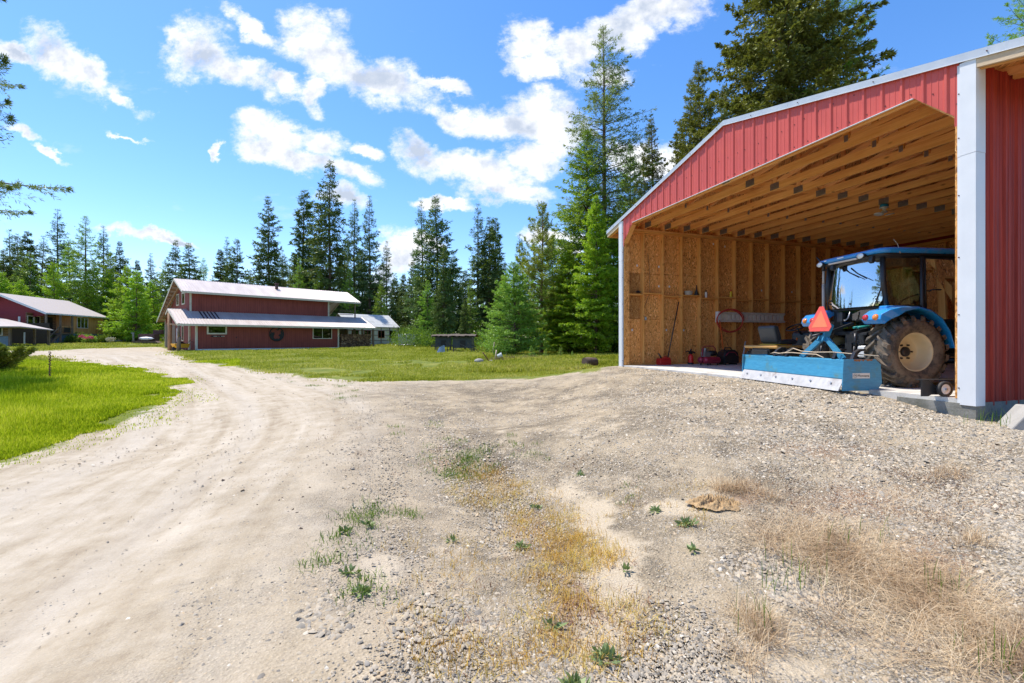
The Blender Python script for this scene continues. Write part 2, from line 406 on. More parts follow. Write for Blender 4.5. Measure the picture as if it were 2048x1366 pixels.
def th2(x, y): return float(TH2(np.array([x]), np.array([y]))[0])
ang = np.concatenate([np.arange(-52, 52, .22), np.arange(52, 308, 4.)]); ang = np.radians(ang)
rad_ = np.concatenate([[.02, .25], np.geomspace(.5, 120, 430), np.geomspace(126, 3500, 24)])
A_, R_ = np.meshgrid(ang, rad_); gx = (np.sin(A_)*R_).ravel(); gy = (np.cos(A_)*R_).ravel(); gz = TH2(gx, gy)
nA_, nR_ = len(ang), len(rad_)
ii, jj = np.meshgrid(np.arange(nR_-1), np.arange(nA_), indexing='ij'); ii = ii.ravel(); jj = jj.ravel(); j2 = (jj+1) % nA_
FACES = np.stack([ii*nA_+jj, ii*nA_+j2, (ii+1)*nA_+j2, (ii+1)*nA_+jj], 1)[:, ::-1]
sd_b = poly_sd(gx, gy, BARE); sd_g = poly_sd(gx, gy, GRAV); sand = ellmask(gx, gy, SAND); dry = ellmask(gx, gy, DRY)
fsd = sd_b[FACES].mean(1)
# the line the traffic follows: distance across and along it steer the wheel streaks
RC = [(-1.0, .3)]+[gp(*p) for p in ((300,1366),(430,1110),(560,930),(612,860),(600,815),(540,780),(460,750),(370,722),(280,707),(150,700),(0,697),(-200,696))]
def catmull(P, n=14):
    P = [2*np.array(P[0])-np.array(P[1])]+[np.array(p) for p in P]+[2*np.array(P[-1])-np.array(P[-2])]; out = []
    for i in range(1, len(P)-2):
        for t in np.linspace(0, 1, n, endpoint=False):
            out.append(.5*((2*P[i])+(-P[i-1]+P[i+1])*t+(2*P[i-1]-5*P[i]+4*P[i+1]-P[i+2])*t*t+(-P[i-1]+3*P[i]-3*P[i+1]+P[i+2])*t**3))
    return np.array(out)
rcp = catmull(RC); rseg = np.diff(rcp, axis=0); rlen = np.concatenate([[0], np.cumsum(np.hypot(rseg[:, 0], rseg[:, 1]))])
rd_ = np.zeros(len(gx)); ra_ = np.zeros(len(gx))
for s in range(0, len(gx), 20000):
    X = gx[s:s+20000, None]; Y = gy[s:s+20000, None]; L2 = (rseg**2).sum(1)+1e-9
    t = np.clip(((X-rcp[:-1, 0])*rseg[:, 0]+(Y-rcp[:-1, 1])*rseg[:, 1])/L2, 0, 1); dx = X-(rcp[:-1, 0]+rseg[:, 0]*t); dy = Y-(rcp[:-1, 1]+rseg[:, 1]*t); d2 = dx*dx+dy*dy; k = d2.argmin(1); q = np.arange(len(k))
    sg = np.sign(rseg[k, 0]*dy[q, k]-rseg[k, 1]*dx[q, k]); rd_[s:s+20000] = np.sqrt(d2[q, k])*sg; ra_[s:s+20000] = rlen[k]+np.sqrt(L2[k])*t[q, k]
rut = sum(np.exp(-((rd_-c)/w)**2) for c, w in ((-.95, .22), (.75, .22), (-2.0, .3), (2.3, .35), (3.6, .3)))
gz = gz-.028*rut*np.clip(sd_b, 0, 1)*np.clip(1.2-ra_*0, 0, 1)*(value_noise(gx, gy, 3., 44)*.8+.3)

gm, N, b, o = mk('ground_mix'); tc = N('ShaderNodeTexCoord').outputs['Object']
A = lambda n: N('ShaderNodeAttribute', p_attribute_name=n).outputs['Fac']
edge_n = N.math('MULTIPLY', N.math('SUBTRACT', N.noise(tc, 1.6, 7., .68), .5), 2.2)
edge_f = N.math('MULTIPLY', N.math('SUBTRACT', N.noise(tc, 14., 4., .6), .5), .35)
bare_m = N.rng(N.math('ADD', N.math('ADD', A('bare'), edge_n), edge_f), -.12, .12)
grav_m = N.rng(N.math('ADD', A('grav'), N.math('MULTIPLY', edge_n, 1.6)), -1.2, 1.2)
# fine pale road dust
dn = N.noise(tc, .55, 6., .6); fine = N.noise(tc, 60., 4., .7); mid = N.noise(tc, 4., 6., .65)
rv_ = N('ShaderNodeCombineXYZ', i0=N.math('MULTIPLY', A('rd'), 2.4), i1=N.math('MULTIPLY', A('ra'), .20), i2=0.).outputs[0]; trk = N.noise(rv_, 1.0, 8., .66, dist=.25)
dust = N.ramp(N.math('ADD', N.math('MULTIPLY', trk, .6), N.math('MULTIPLY', mid, .4)), [(.36, (.31, .245, .165)), (.47, (.44, .37, .27)), (.55, (.51, .44, .34)), (.66, (.60, .53, .42))])
dust = N.mix(N.rng(A('rut'), .35, 1., 0., .35), dust, (.50, .45, .38)); dust = N.mix(N.rng(fine, .3, .7, .25, 0.), dust, (.22, .18, .15))
dust = N.mix(N.rng(N.vor(tc, 38.), .0, .16, .75, 0.), dust, N.mix(N.rng(mid, .3, .7), (.16, .15, .15, 1), (.5, .49, .47, 1)))
# crushed stone: individual stones with their own colour
va = N.vor(tc, 62., out=1); vd = N.vor(tc, 62., out=0); vb = N.vor(tc, 130., out=1); vdb = N.vor(tc, 130.)
sc1 = N('ShaderNodeSeparateColor', i0=va).outputs[0]; sc2 = N('ShaderNodeSeparateColor', i0=vb).outputs[1]
stone = [(0., (.09, .075, .055)), (.2, (.25, .215, .155)), (.45, (.44, .375, .26)), (.62, (.54, .44, .29)), (.8, (.35, .305, .235)), (.93, (.54, .39, .20)), (1., (.70, .64, .52))]
sa = N.mix(N.rng(vd, .25, .60), N.ramp(sc1, stone), (.09, .072, .055)); sb = N.mix(N.rng(vdb, .3, .62), N.ramp(sc2, stone), (.12, .095, .07))
patch = N.noise(tc, 1.3, 5., .6); gravel = N.mix(N.rng(patch, .42, .56), sb, sa)
gravel = N.mix(N.rng(N.noise(tc, 1.4, 8., .7), .42, .60, .15, .85), gravel, N.mix(N.rng(fine, .3, .7), (.33, .26, .165), (.51, .42, .295)))
san_m = N.rng(N.math('ADD', A('sand'), N.math('MULTIPLY', N.math('SUBTRACT', N.noise(tc, 3.2, 8., .72), .5), 3.0)), .08, .50)
sandc = N.mix(N.rng(N.noise(tc, 120., 3., .7), .35, .65), (.40, .325, .22), (.60, .51, .38))
gravel = N.mix(N.math('MULTIPLY', san_m, .85), gravel, sandc)
gcol = N.mix(grav_m, dust, gravel)
# litter of dead grass on the stones
lit = N.rng(N.math('ADD', A('dry'), N.math('MULTIPLY', N.math('SUBTRACT', N.noise(tc, 7., 8., .75), .5), 2.0)), .35, .9)
straw = N.mix(N.rng(N.noise(N.map(tc, scale=(30, 6, 1), rot=(0, 0, .6)), 3., 5., .7), .35, .65), (.16, .075, .045), (.42, .27, .17))
gcol = N.mix(N.math('MULTIPLY', lit, .55), gcol, straw)
# turf soil and thatch below the blades
gr = N.noise(tc, 1.1, 8., .7); turf = N.ramp(gr, [(.3, (.09, .12, .015)), (.5, (.19, .22, .03)), (.62, (.28, .27, .06)), (.75, (.38, .32, .15))])
turf = N.mix(N.rng(N.noise(tc, 30., 5., .7), .35, .65, .5, 0.), turf, (.035, .06, .004))
col = N.mix(bare_m, turf, gcol)
N.put(b.inputs['Base Color'], col); b.inputs['Roughness'].default_value = .92; b.inputs['Specular IOR Level'].default_value = .2
hgt = N.math('ADD', N.math('MULTIPLY', N.rng(vd, 0., .55, 1., 0.), N.math('MULTIPLY', grav_m, N.rng(N.math('ADD', san_m, N.rng(N.noise(tc, 1.4, 8., .7), .42, .60)), 0., 1., .8, .25))), N.math('MULTIPLY', fine, .45))
hgt = N.math('ADD', hgt, N.math('MULTIPLY', mid, .8))
N.put(b.inputs['Normal'], N('ShaderNodeBump', Strength=1., Distance=.018, Height=hgt))
def sub_ground(name, mask):
    f = FACES[mask]; idx = np.unique(f); re = np.full(len(gx), -1); re[idx] = np.arange(len(idx))
    o_ = mesh_np(name, np.stack([gx, gy, gz], 1)[idx], re[f], gm, smooth=True, attrs=dict(bare=sd_b[idx], grav=sd_g[idx], sand=sand[idx], dry=dry[idx], rd=rd_[idx], ra=ra_[idx], rut=rut[idx]))
    return tag(o_, kind='structure')
sub_ground('ground', fsd <= 0); sub_ground('gravel_road', fsd > 0)

# ================================================================ shared materials
M = {}
M['white'] = simple('white_metal', (.72, .74, .76), .38, 0., .04, 3.)
M['ivory'] = simple('ivory_paint', (.62, .58, .46), .55, 0., .08, 4., dirt=((.3, .25, .18), .25))
M['greylt'] = simple('silver_trim', (.52, .55, .57), .35, .2, .05, 3.)
M['greymetal'] = simple('grey_trim', (.42, .46, .47), .35, .3, .06, 3.)
M['red'] = simple('sunlit_red_metal', (.60, .10, .078), .45, 0., .07, 1.5, spec=.35)  # front gable red lightened to carry the sun's glare
# side wall red: shade put into a darker tone, with vertical streaks
m_, N, b, o = mk('shaded_red_metal'); tc = N('ShaderNodeTexCoord').outputs['Object']
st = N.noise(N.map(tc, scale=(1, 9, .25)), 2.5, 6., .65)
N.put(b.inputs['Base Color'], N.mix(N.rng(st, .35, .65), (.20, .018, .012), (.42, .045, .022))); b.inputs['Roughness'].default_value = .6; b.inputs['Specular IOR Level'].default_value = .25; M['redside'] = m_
M['lumber'] = wood('lumber_upright', (.66, .28, .07), (.90, .52, .19), 2); M['lumber_u'] = wood('lumber_across', (.64, .26, .06), (.90, .50, .17), 0); M['lumber_v'] = wood('lumber_along', (.62, .26, .06), (.90, .49, .17), 1)
M['palewood'] = wood('pale_fascia', (.5, .36, .22), (.75, .60, .42), 0)
M['osb'] = osb('osb', 1.5); M['osb_grey'] = osb('osb_weathered', .8)
M['plate'] = simple('galvanised', (.30, .28, .27), .45, .7, .2, 30.)
M['concrete'] = simple('concrete', (.60, .58, .54), .85, 0., .12, 3., bump=.3, bscale=60., dirt=((.22, .20, .17), .35))
M['concblock'] = simple('wheel_stop_concrete', (.36, .34, .31), .85, 0., .15, 5., bump=.3, bscale=60., dirt=((.24, .21, .17), .3))
M['concdark'] = simple('stem_wall', (.25, .245, .22), .9, 0., .2, 4., bump=.5, bscale=40., dirt=((.12, .12, .09), .5))
M['black'] = simple('black_plastic', (.018, .018, .02), .45); M['rubber'] = simple('rubber', (.035, .034, .034), .8, 0., .25, 8., dirt=((.14, .12, .10), .4))
M['darksteel'] = simple('dark_steel', (.05, .05, .055), .4, .6, .2, 8.); M['steel'] = simple('bare_steel', (.38, .38, .40), .35, .7, .15, 6.)
M['screw'] = simple('screw_head', (.10, .03, .03), .5, .3)

# ================================================================ GARAGE
gar = empty('garage', (GAR_O[0], GAR_O[1], SLAB), GAR_RZ, 'open fronted red metal garage with bare wood framing inside, tractor parked in it', 'garage')
zr = lambda u: 3.858+.25*min(u, GW-u)                      # top of roof trim
MB().box(0, .0, -.42, GW, GD, 0).build('slab', M['concrete'], gar)
MB().box(GW-.0, .0, -.45, GW+.03, GD, -.03).box(GW-.75, -.028, -.45, GW+.03, 0, -.05).build('stem_wall', M['concdark'], gar)
# --- sheathing: staggered panels with seams
def panels(axis, u0, u1, length, top, seed, rows=3):
    mb = MB(); rd = random.Random(seed)
    for r in range(rows+1):
        z0 = r*1.2192; z1 = min(z0+1.2152, top)
        if z1-z0 < .05: continue
        x = -1.22 if r % 2 else 0.
        while x < length:
            a, b_ = max(x, .0)+.002, min(x+2.436, length)
            if b_-a > .03:
                if axis == 'v': mb.box(u0, a, z0+.01, u1, b_, z1)
                else: mb.box(a, u0, z0+.01, b_, u1, z1)
            x += 2.44
    return mb
wl = panels('v', .010, .022, GD, 3.55, 1).build('wall', M['osb'], gar); wl['label'] = 'left interior wall of strand board between studs'
MB().box(.022, .03, 1.23, .026, .58, 1.86).box(.022, .03, 1.9, .026, .58, 2.43).build('weathered_patch', M['osb_grey'], wl)
wr = panels('v', GW-.022, GW-.010, GD, 3.55, 2).build('wall', M['osb'], gar); wr['label'] = 'right interior wall of strand board'
wb = panels('u', GD-.022, GD-.010, GW, 3.55, 3).build('wall', M['osb'], gar); wb['label'] = 'back interior wall of strand board'
def stud(x, y, dx, dy, z0, z1, par): return MB().box(x, y, z0, x+dx, y+dy, z1).build('stud', M['lumber'], par, bevel=.002)
sv = [.03]+[.575+.6096*k for k in range(15)]+[GD-.07]
for v in sv: stud(.024, v, .138, .038, .04, 3.50, wl)
for v in sv: stud(GW-.162, v, .138, .038, .04, 3.50, wr)
for k in range(1, 12): stud(.6096*k, GD-.165, .038, .138, .04, 3.50, wb)
def plate(name, mb, par, m='lumber_v'): return mb.build(name, M[m], par, bevel=.002)
plate('bottom_plate', MB().box(.024, .01, .002, .162, GD-.17, .038), wl); plate('bottom_plate', MB().box(GW-.162, .01, .002, GW-.024, GD-.17, .038), wr)
plate('bottom_plate', MB().box(.165, GD-.165, .002, GW-.165, GD-.027, .038), wb, 'lumber_u')
plate('top_plate', MB().box(.020, .01, 3.502, .166, GD-.01, 3.545).box(.022, .01, 3.547, .164, GD-.01, 3.59), wl)
plate('top_plate', MB().box(GW-.166, .01, 3.502, GW-.020, GD-.01, 3.545).box(GW-.164, .01, 3.547, GW-.022, GD-.01, 3.59), wr)
plate('top_plate', MB().box(.168, GD-.168, 3.502, GW-.168, GD-.024, 3.59), wb, 'lumber_u')
for k in range(len(sv)-1):
    a = sv[k]+.04; b_ = sv[k+1]-.002; z = 1.90-.010*k+(.03 if k % 2 else -.02)
    plate('blocking', MB().box(.026, a, z-.038, .158, b_, z), wl)
    plate('blocking', MB().box(GW-.158, a, z-.038, GW-.026, b_, z), wr)
# drive-through header and jambs at the opening
MB().box(.150, .0, .0, .168, .15, 3.1).box(GW-.168, -.004, .0, GW-.140, .15, 3.15).build('jamb', M['osb'], gar)
for s in (0, 1):
    X = (lambda u: GW-u) if s else (lambda u: u)
    MB().bar((X(.14), .055, 3.20), (X(.525), .055, 3.60), .045, .115, up=(0, 1, 0)).build('corner_brace', M['lumber_u'], gar)
# --- trusses
def truss(v, par):
    mb = MB(); t = .019
    H = lambda u: zr(u)-.065
    mb.box(.02, v-t, 3.598, GW/2-.001, v+t, 3.738).box(GW/2+.001, v-t, 3.599, GW-.02, v+t, 3.737)
    for sgn in (0, 1):
        X = (lambda u: GW-u) if sgn else (lambda u: u)
        mb.add([(X(-.60), v-t, H(-.60)-.09), (X(GW/2), v-t, H(GW/2)-.09), (X(GW/2), v-t, H(GW/2)), (X(-.60), v-t, H(-.60)),
                (X(-.60), v+t, H(-.60)-.09), (X(GW/2), v+t, H(GW/2)-.09), (X(GW/2), v+t, H(GW/2)), (X(-.60), v+t, H(-.60))],
               [(0,1,2,3),(7,6,5,4),(0,4,5,1),(1,5,6,2),(2,6,7,3),(3,7,4,0)])
        mb.bar((X(GW/4), v, 3.74), (X(GW/4), v, H(GW/4)-.09), .089, .036, up=(0, 1, 0))
        mb.bar((X(GW/2-.06), v, 3.74), (X(GW/4+.05), v, H(GW/4)-.10), .036, .089, up=(0, 0, 1))
        mb.bar((X(GW/4-.06), v, 3.74), (X(.62), v, H(.62)-.10), .036, .07, up=(0, 0, 1))
    mb.bar((GW/2, v, 3.74), (GW/2, v, H(GW/2)-.09), .089, .036, up=(0, 1, 0))
    return mb.build('truss', M['lumber_u'], par)
def ribplate(w, h):
    mb = MB(); mb.box(-w/2, -.0225, 0, w/2, -.0195, h)
    k = -w/2+.006
    while k < w/2-.004: mb.box(k, -.0245, .004, k+.005, -.0225, h-.004); k += .014
    return mb
gp_big = ribplate(.20, .125).build('gusset_plate', M['plate'], gar); gp_sm = ribplate(.06, .10).build('gusset_plate', M['plate'], gar); gp_heel = ribplate(.26, .13).build('gusset_plate', M['plate'], gar)
first = True
for k in range(16):
    v = .045 if k == 0 else .603+.6096*(k-1)
    if v > GD-.05: v = GD-.05
    tr = truss(v, gar)
    for pr, u, z in ((gp_big, GW/2, 3.608), (gp_sm, GW/4, 3.70), (gp_sm, GW*.75, 3.70), (gp_heel, .36, 3.603)):
        c = pr.copy(); COL.objects.link(c); c.parent = tr; c.location = (u, v, z)
for q in (gp_big, gp_sm, gp_heel): bpy.data.objects.remove(q)
# --- roof
mb = MB()
for sgn in (0, 1):
    X = (lambda u: GW-u) if sgn else (lambda u: u)
    for (k0, k1) in ((-.62, .60), (.602, 1.82), (1.822, 3.04), (3.042, GW/2)):
        vv = -.038
        while vv < GD+.3:
            v1 = min(vv+2.438, GD+.3)
            a, c_ = zr(k0)-.062, zr(k1)-.062
            mb.add([(X(k0), vv, a), (X(k1), vv, c_), (X(k1), v1, c_), (X(k0), v1, a), (X(k0), vv, a+.012), (X(k1), vv, c_+.012), (X(k1), v1, c_+.012), (X(k0), v1, a+.012)],
                   [(0,1,2,3),(7,6,5,4),(0,4,5,1),(1,5,6,2),(2,6,7,3),(3,7,4,0)]); vv += 2.44
rf = mb.build('roof', M['osb'], gar)
mb = MB()
for sgn in (0, 1):
    X = (lambda u: GW-u) if sgn else (lambda u: u)
    a, c_ = zr(-.66)-.046, zr(GW/2)-.046
    mb.add([(X(-.66), -.048, a), (X(GW/2), -.048, c_), (X(GW/2), GD+.31, c_), (X(-.66), GD+.31, a), (X(-.66), -.048, a+.03), (X(GW/2), -.048, c_+.03), (X(GW/2), GD+.31, c_+.03), (X(-.66), GD+.31, a+.03)],
           [(0,1,2,3),(7,6,5,4),(0,4,5,1),(1,5,6,2),(2,6,7,3),(3,7,4,0)])
mb.build('metal_sheet', M['greymetal'], rf)
def rake(u0, u1, z_off, h, v0, v1):
    mb = MB()
    for X in ((lambda u: u), (lambda u: GW-u)):
        a, c_ = zr(u0)+z_off, zr(u1)+z_off
        mb.add([(X(u0), v0, a-h), (X(u1), v0, c_-h), (X(u1), v0, c_), (X(u0), v0, a), (X(u0), v1, a-h), (X(u1), v1, c_-h), (X(u1), v1, c_), (X(u0), v1, a)],
               [(0,1,2,3),(7,6,5,4),(0,4,5,1),(1,5,6,2),(2,6,7,3),(3,7,4,0)])
    return mb
# short rake: trim close to the wall
rk = rake(-.67, GW/2, 0, .095, -.050, -.045).build('rake_trim', M['greylt'], gar)
rake(-.67, GW/2, .004, .006, -.047, .10).build('rake_cap', M['greymetal'], rk)
rake(-.67, GW/2, -.089, .006, -.060, -.051).build('drip_edge', M['white'], rk)
for u in (-.3, .75, 1.7, 2.75, 3.5, 4.3, 5.2, 6.3, 7.45):
    mb = MB(); z = zr(u)-.045; mb.tube([(u, -.050, z), (u, -.062, z)], .006, 8); mb.build('screw', M['screw'], rk)
# sub-rake boards on the eave ends
for sgn in (0, 1):
    X = (lambda u: GW-u) if sgn else (lambda u: u)
    mb = MB(); z = lambda u: zr(u)-.09
    mb.add([(X(-.64), -.040, z(-.64)-.10), (X(-.005), -.040, z(0)-.10), (X(-.005), -.040, z(0)), (X(-.64), -.040, z(-.64)), (X(-.64), -.0, z(-.64)-.10), (X(-.005), .0, z(0)-.10), (X(-.005), .0, z(0)), (X(-.64), .0, z(-.64))],
           [(0,1,2,3),(7,6,5,4),(0,4,5,1),(1,5,6,2),(2,6,7,3),(3,7,4,0)])
    mb.build('fascia_board', M['palewood'], gar)
    MB().box(*sorted((X(-.645), X(-.607))), 0, 0, 0) if False else None
    x0, x1 = sorted((X(-.645), X(-.607))); MB().box(x0, -.0, zr(-.62)-.20, x1, GD+.25, zr(-.62)-.075).build('eave_board', M['lumber_v'], gar)
# --- ribbed siding
def ribbed(name, length, top, bot, P, mat, par, t0=.0, sgn=1, breaks=()):
    """P(s, off, z) -> local point; major ribs each .2286 m with two minor ones between"""
    pr = []; s = t0
    while s < length+.3:
        for ds, h in ((0, 0), (.016, .019), (.040, .019), (.056, 0), (.098, 0), (.103, .0035), (.110, .0035), (.115, 0), (.168, 0), (.173, .0035), (.180, .0035), (.185, 0)):
            pr.append((s+ds, h))
        s += .2286
    def hh(x):
        for (a, ha), (b_, hb) in zip(pr, pr[1:]):
            if a <= x <= b_: return ha+(hb-ha)*(x-a)/max(b_-a, 1e-9)
        return 0
    S = sorted(set([x for x, _ in pr if 0 < x < length]+[0, length]+[x for x in breaks]))
    vs = []; fs = []
    for x in S:
        h = hh(x); vs += [P(x, h, bot(x)), P(x, h, top(x))]
    for i in range(len(S)-1):
        a = 2*i; fs.append((a, a+2, a+3, a+1))
    return MB().add(vs, fs, False).build(name, mat, par)
def fbot(u):
    u = min(u, GW-u)
    if u < .168: return 3.10
    if u < .172: return 3.225
    if u < .575: return 3.225+(u-.172)*(3.632-3.225)/.403
    return 3.632
gs = ribbed('gable_siding', GW-.26, lambda s: zr(s+.13)-.05, lambda s: fbot(s+.13), lambda s, h, z: (s+.13, -.012-h, z), M['red'], gar, t0=-.175,
       breaks=(.0375, .0385, .0415, .0425, .445, GW/2-.13, GW-.26-.445, GW-.26-.0425, GW-.26-.0415, GW-.26-.0385, GW-.26-.0375))
rd = random.Random(4)
for k in range(31):
    u = .22+.2286*k
    for z in (fbot(u)+.06, fbot(u)+.42+rd.uniform(-.02, .02)):
        if z < zr(u)-.12:
            uu = u+rd.choice((.03, .09)); MB().tube([(uu, -.0125, z), (uu, -.019, z)], .007, 6).build('screw', M['screw'], gs)
# backing of the gable
mb = MB()
pts = [(.135, 3.13), (.166, 3.13), (.166, 3.23), (.57, 3.636), (GW/2, 3.636), (GW-.57, 3.636), (GW-.166, 3.23), (GW-.166, 3.13), (GW-.135, 3.13)]
for (a, za), (c_, zc) in zip(pts, pts[1:]):
    if c_-a < 1e-6: continue
    mb.add([(a, -.010, za), (c_, -.010, zc), (c_, -.010, zr(c_)-.08), (a, -.010, zr(a)-.08), (a, .018, za), (c_, .018, zc), (c_, .018, zr(c_)-.08), (a, .018, zr(a)-.08)],
           [(0,1,2,3),(7,6,5,4),(0,4,5,1),(1,5,6,2),(2,6,7,3),(3,7,4,0)])
mb.build('gable_sheathing', M['osb'], gar)
mb = MB(); mb.box(.575, -.034, 3.622, GW-.575, -.006, 3.631); mb.build('header_trim', M['white'], gar)
for sgn in (0, 1):
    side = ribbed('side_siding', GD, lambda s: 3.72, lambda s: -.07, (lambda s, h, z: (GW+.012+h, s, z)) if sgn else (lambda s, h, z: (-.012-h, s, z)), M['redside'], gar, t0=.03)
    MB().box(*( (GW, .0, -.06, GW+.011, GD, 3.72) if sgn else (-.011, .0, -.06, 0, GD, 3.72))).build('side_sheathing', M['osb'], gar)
    X = (lambda u: GW-u) if sgn else (lambda u: u)
    mb = MB()
    prof = [(.140, -.014), (.140, -.018), (.108, -.018), (.106, -.040), (-.036, -.042), (-.040, .0), (-.038, .118), (-.030, .120), (-.030, .0), (-.028, -.034), (.100, -.032), (.104, -.014)]
    mb.prism([(X(a), c_) for a, c_ in prof], -.065, 2.735, ax='z')
    c2 = [(X(.140), -.016), (X(.140), -.020), (X(.109), -.020), (X(.107), -.042), (X(-.038), -.044), (X(-.042), .0), (X(-.040), .119), (X(-.030), .121), (X(-.030), .0), (X(-.028), -.034), (X(.100), -.032), (X(.104), -.014)]
    mb.prism(c2, 2.737, 3.775, ax='z')
    ct = mb.build('corner_trim', M['white'], gar)
    for z in (.12, .95, 1.6, 2.3, 2.95, 3.45): MB().tube([(X(.124), -.018, z), (X(.124), -.028, z)], .007, 8).build('screw', M['screw'], ct)
# rear gable
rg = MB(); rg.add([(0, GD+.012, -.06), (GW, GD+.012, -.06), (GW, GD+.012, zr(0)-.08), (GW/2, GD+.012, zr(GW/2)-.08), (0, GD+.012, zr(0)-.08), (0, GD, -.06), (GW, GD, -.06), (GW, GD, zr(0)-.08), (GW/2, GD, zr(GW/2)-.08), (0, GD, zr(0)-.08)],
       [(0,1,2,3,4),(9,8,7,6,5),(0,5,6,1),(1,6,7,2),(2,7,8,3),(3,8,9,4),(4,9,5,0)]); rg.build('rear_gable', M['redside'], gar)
# soffit under the right eave
for sgn in (0, 1):
    X = (lambda u: GW-u) if sgn else (lambda u: u)
    for k in range(17):
        v = -.0+.61*k+.02; z0, z1 = zr(-.60)-.20, zr(-.02)-.20
        mb = MB(); mb.add([(X(-.605), v, z0), (X(-.03), v, z1), (X(-.03), v, z1+.13), (X(-.605), v, z0+.13), (X(-.605), v+.038, z0), (X(-.03), v+.038, z1), (X(-.03), v+.038, z1+.13), (X(-.605), v+.038, z0+.13)],
           [(0,1,2,3),(7,6,5,4),(0,4,5,1),(1,5,6,2),(2,6,7,3),(3,7,4,0)]); mb.build('rafter_tail', M['lumber_u'], gar)
GARM = Matrix.Translation((GAR_O[0], GAR_O[1], SLAB)) @ Matrix.Rotation(GAR_RZ, 4, 'Z'); GARI = GARM.inverted()
def wall_hit(px, py, u):
    """point of the left wall (local v, z) seen at a photo pixel"""
    o_ = GARI @ Vector((0, 0, EYE)); d = GARI.to_3x3() @ Vector(((px-CX)/F, 1, (HY-py)/F)); t = (u-o_.x)/d.x; p = o_+d*t
    return p.y, p.z
def floor_hit(px, py, h=0.):
    o_ = GARI @ Vector((0, 0, EYE)); d = GARI.to_3x3() @ Vector(((px-CX)/F, 1, (HY-py)/F)); t = (h-o_.z)/d.z; p = o_+d*t
    return p.x, p.y
# ================================================================ TRACTOR
def text_mesh(s, size, name, mat, parent, M_, depth=.0008, align='CENTER'):
    cu = bpy.data.curves.new('t', 'FONT'); cu.body = s; cu.size = size; cu.align_x = align; cu.align_y = 'CENTER'; cu.extrude = depth
    to = bpy.data.objects.new('t', cu); COL.objects.link(to); dg = bpy.context.evaluated_depsgraph_get()
    me = bpy.data.meshes.new_from_object(to.evaluated_get(dg)); bpy.data.objects.remove(to); me.transform(M_); me.materials.clear(); me.materials.append(mat)
    o_ = bpy.data.objects.new(name, me); COL.objects.link(o_); o_.parent = parent; return o_
M['blue'] = simple('tractor_blue', (.015, .26, .66), .30, 0., .08, 3., coat=.4, dirt=((.22, .26, .30), .22))
m_, N, b, o = mk('worn_blue'); tc = N('ShaderNodeTexCoord').outputs['Object']
n_ = N.noise(tc, 3.5, 8., .72); n2 = N.noise(N.map(tc, scale=(1, 1, 6)), 9., 6., .7)
c_ = N.mix(N.rng(n2, .3, .7), (.03, .22, .40), (.065, .33, .52)); c_ = N.mix(N.rng(n_, .56, .68, 0., .8), c_, (.10, .22, .20)); c_ = N.mix(N.rng(N.noise(tc, 7., 8., .75), .66, .72), c_, (.20, .07, .025))
N.put(b.inputs['Base Color'], c_); b.inputs['Roughness'].default_value = .42; M['wblue'] = m_
M['cream'] = simple('cream_rim', (.66, .57, .36), .4, 0., .06, 5., dirt=((.45, .37, .24), .1))
M['lens_r'] = simple('red_lens', (.55, .015, .02), .12, 0., .05, 20., coat=1.); M['lens_a'] = simple('amber_lens', (.85, .24, .02), .12, 0., .05, 20., coat=1.); M['lens_w'] = simple('lamp_glass', (.75, .78, .78), .08, .1, .1, 30., coat=1.)
M['rwin'] = glass('rear_glass', (.62, .78, .72), .50, .75); M['win'] = glass('tinted_glass', (.55, .66, .50), .10, .85); M['wglass'] = glass('house_glass', (.2, .22, .22), .06, .2)
M['treadmud'] = simple('tyre_mud', (.055, .05, .045), .85, 0., .35, 14., bump=.6, bscale=60., dirt=((.20, .155, .11), .75))
M['orange_r'] = simple('fluorescent_orange', (.95, .22, .10), .5, 0., .04, 20.); M['red_r'] = simple('red_reflective', (.80, .10, .07), .35, 0., .04, 20.)
M['rope'] = simple('rope', (.55, .43, .30), .8, 0., .2, 60.); M['tan'] = simple('faded_tube', (.62, .52, .42), .5)
trc = empty('tractor', (5.536, 7.045, SLAB), RAD(6), 'compact blue cab tractor with big mud-caked rear tyres, backed to the garage opening', 'tractor')
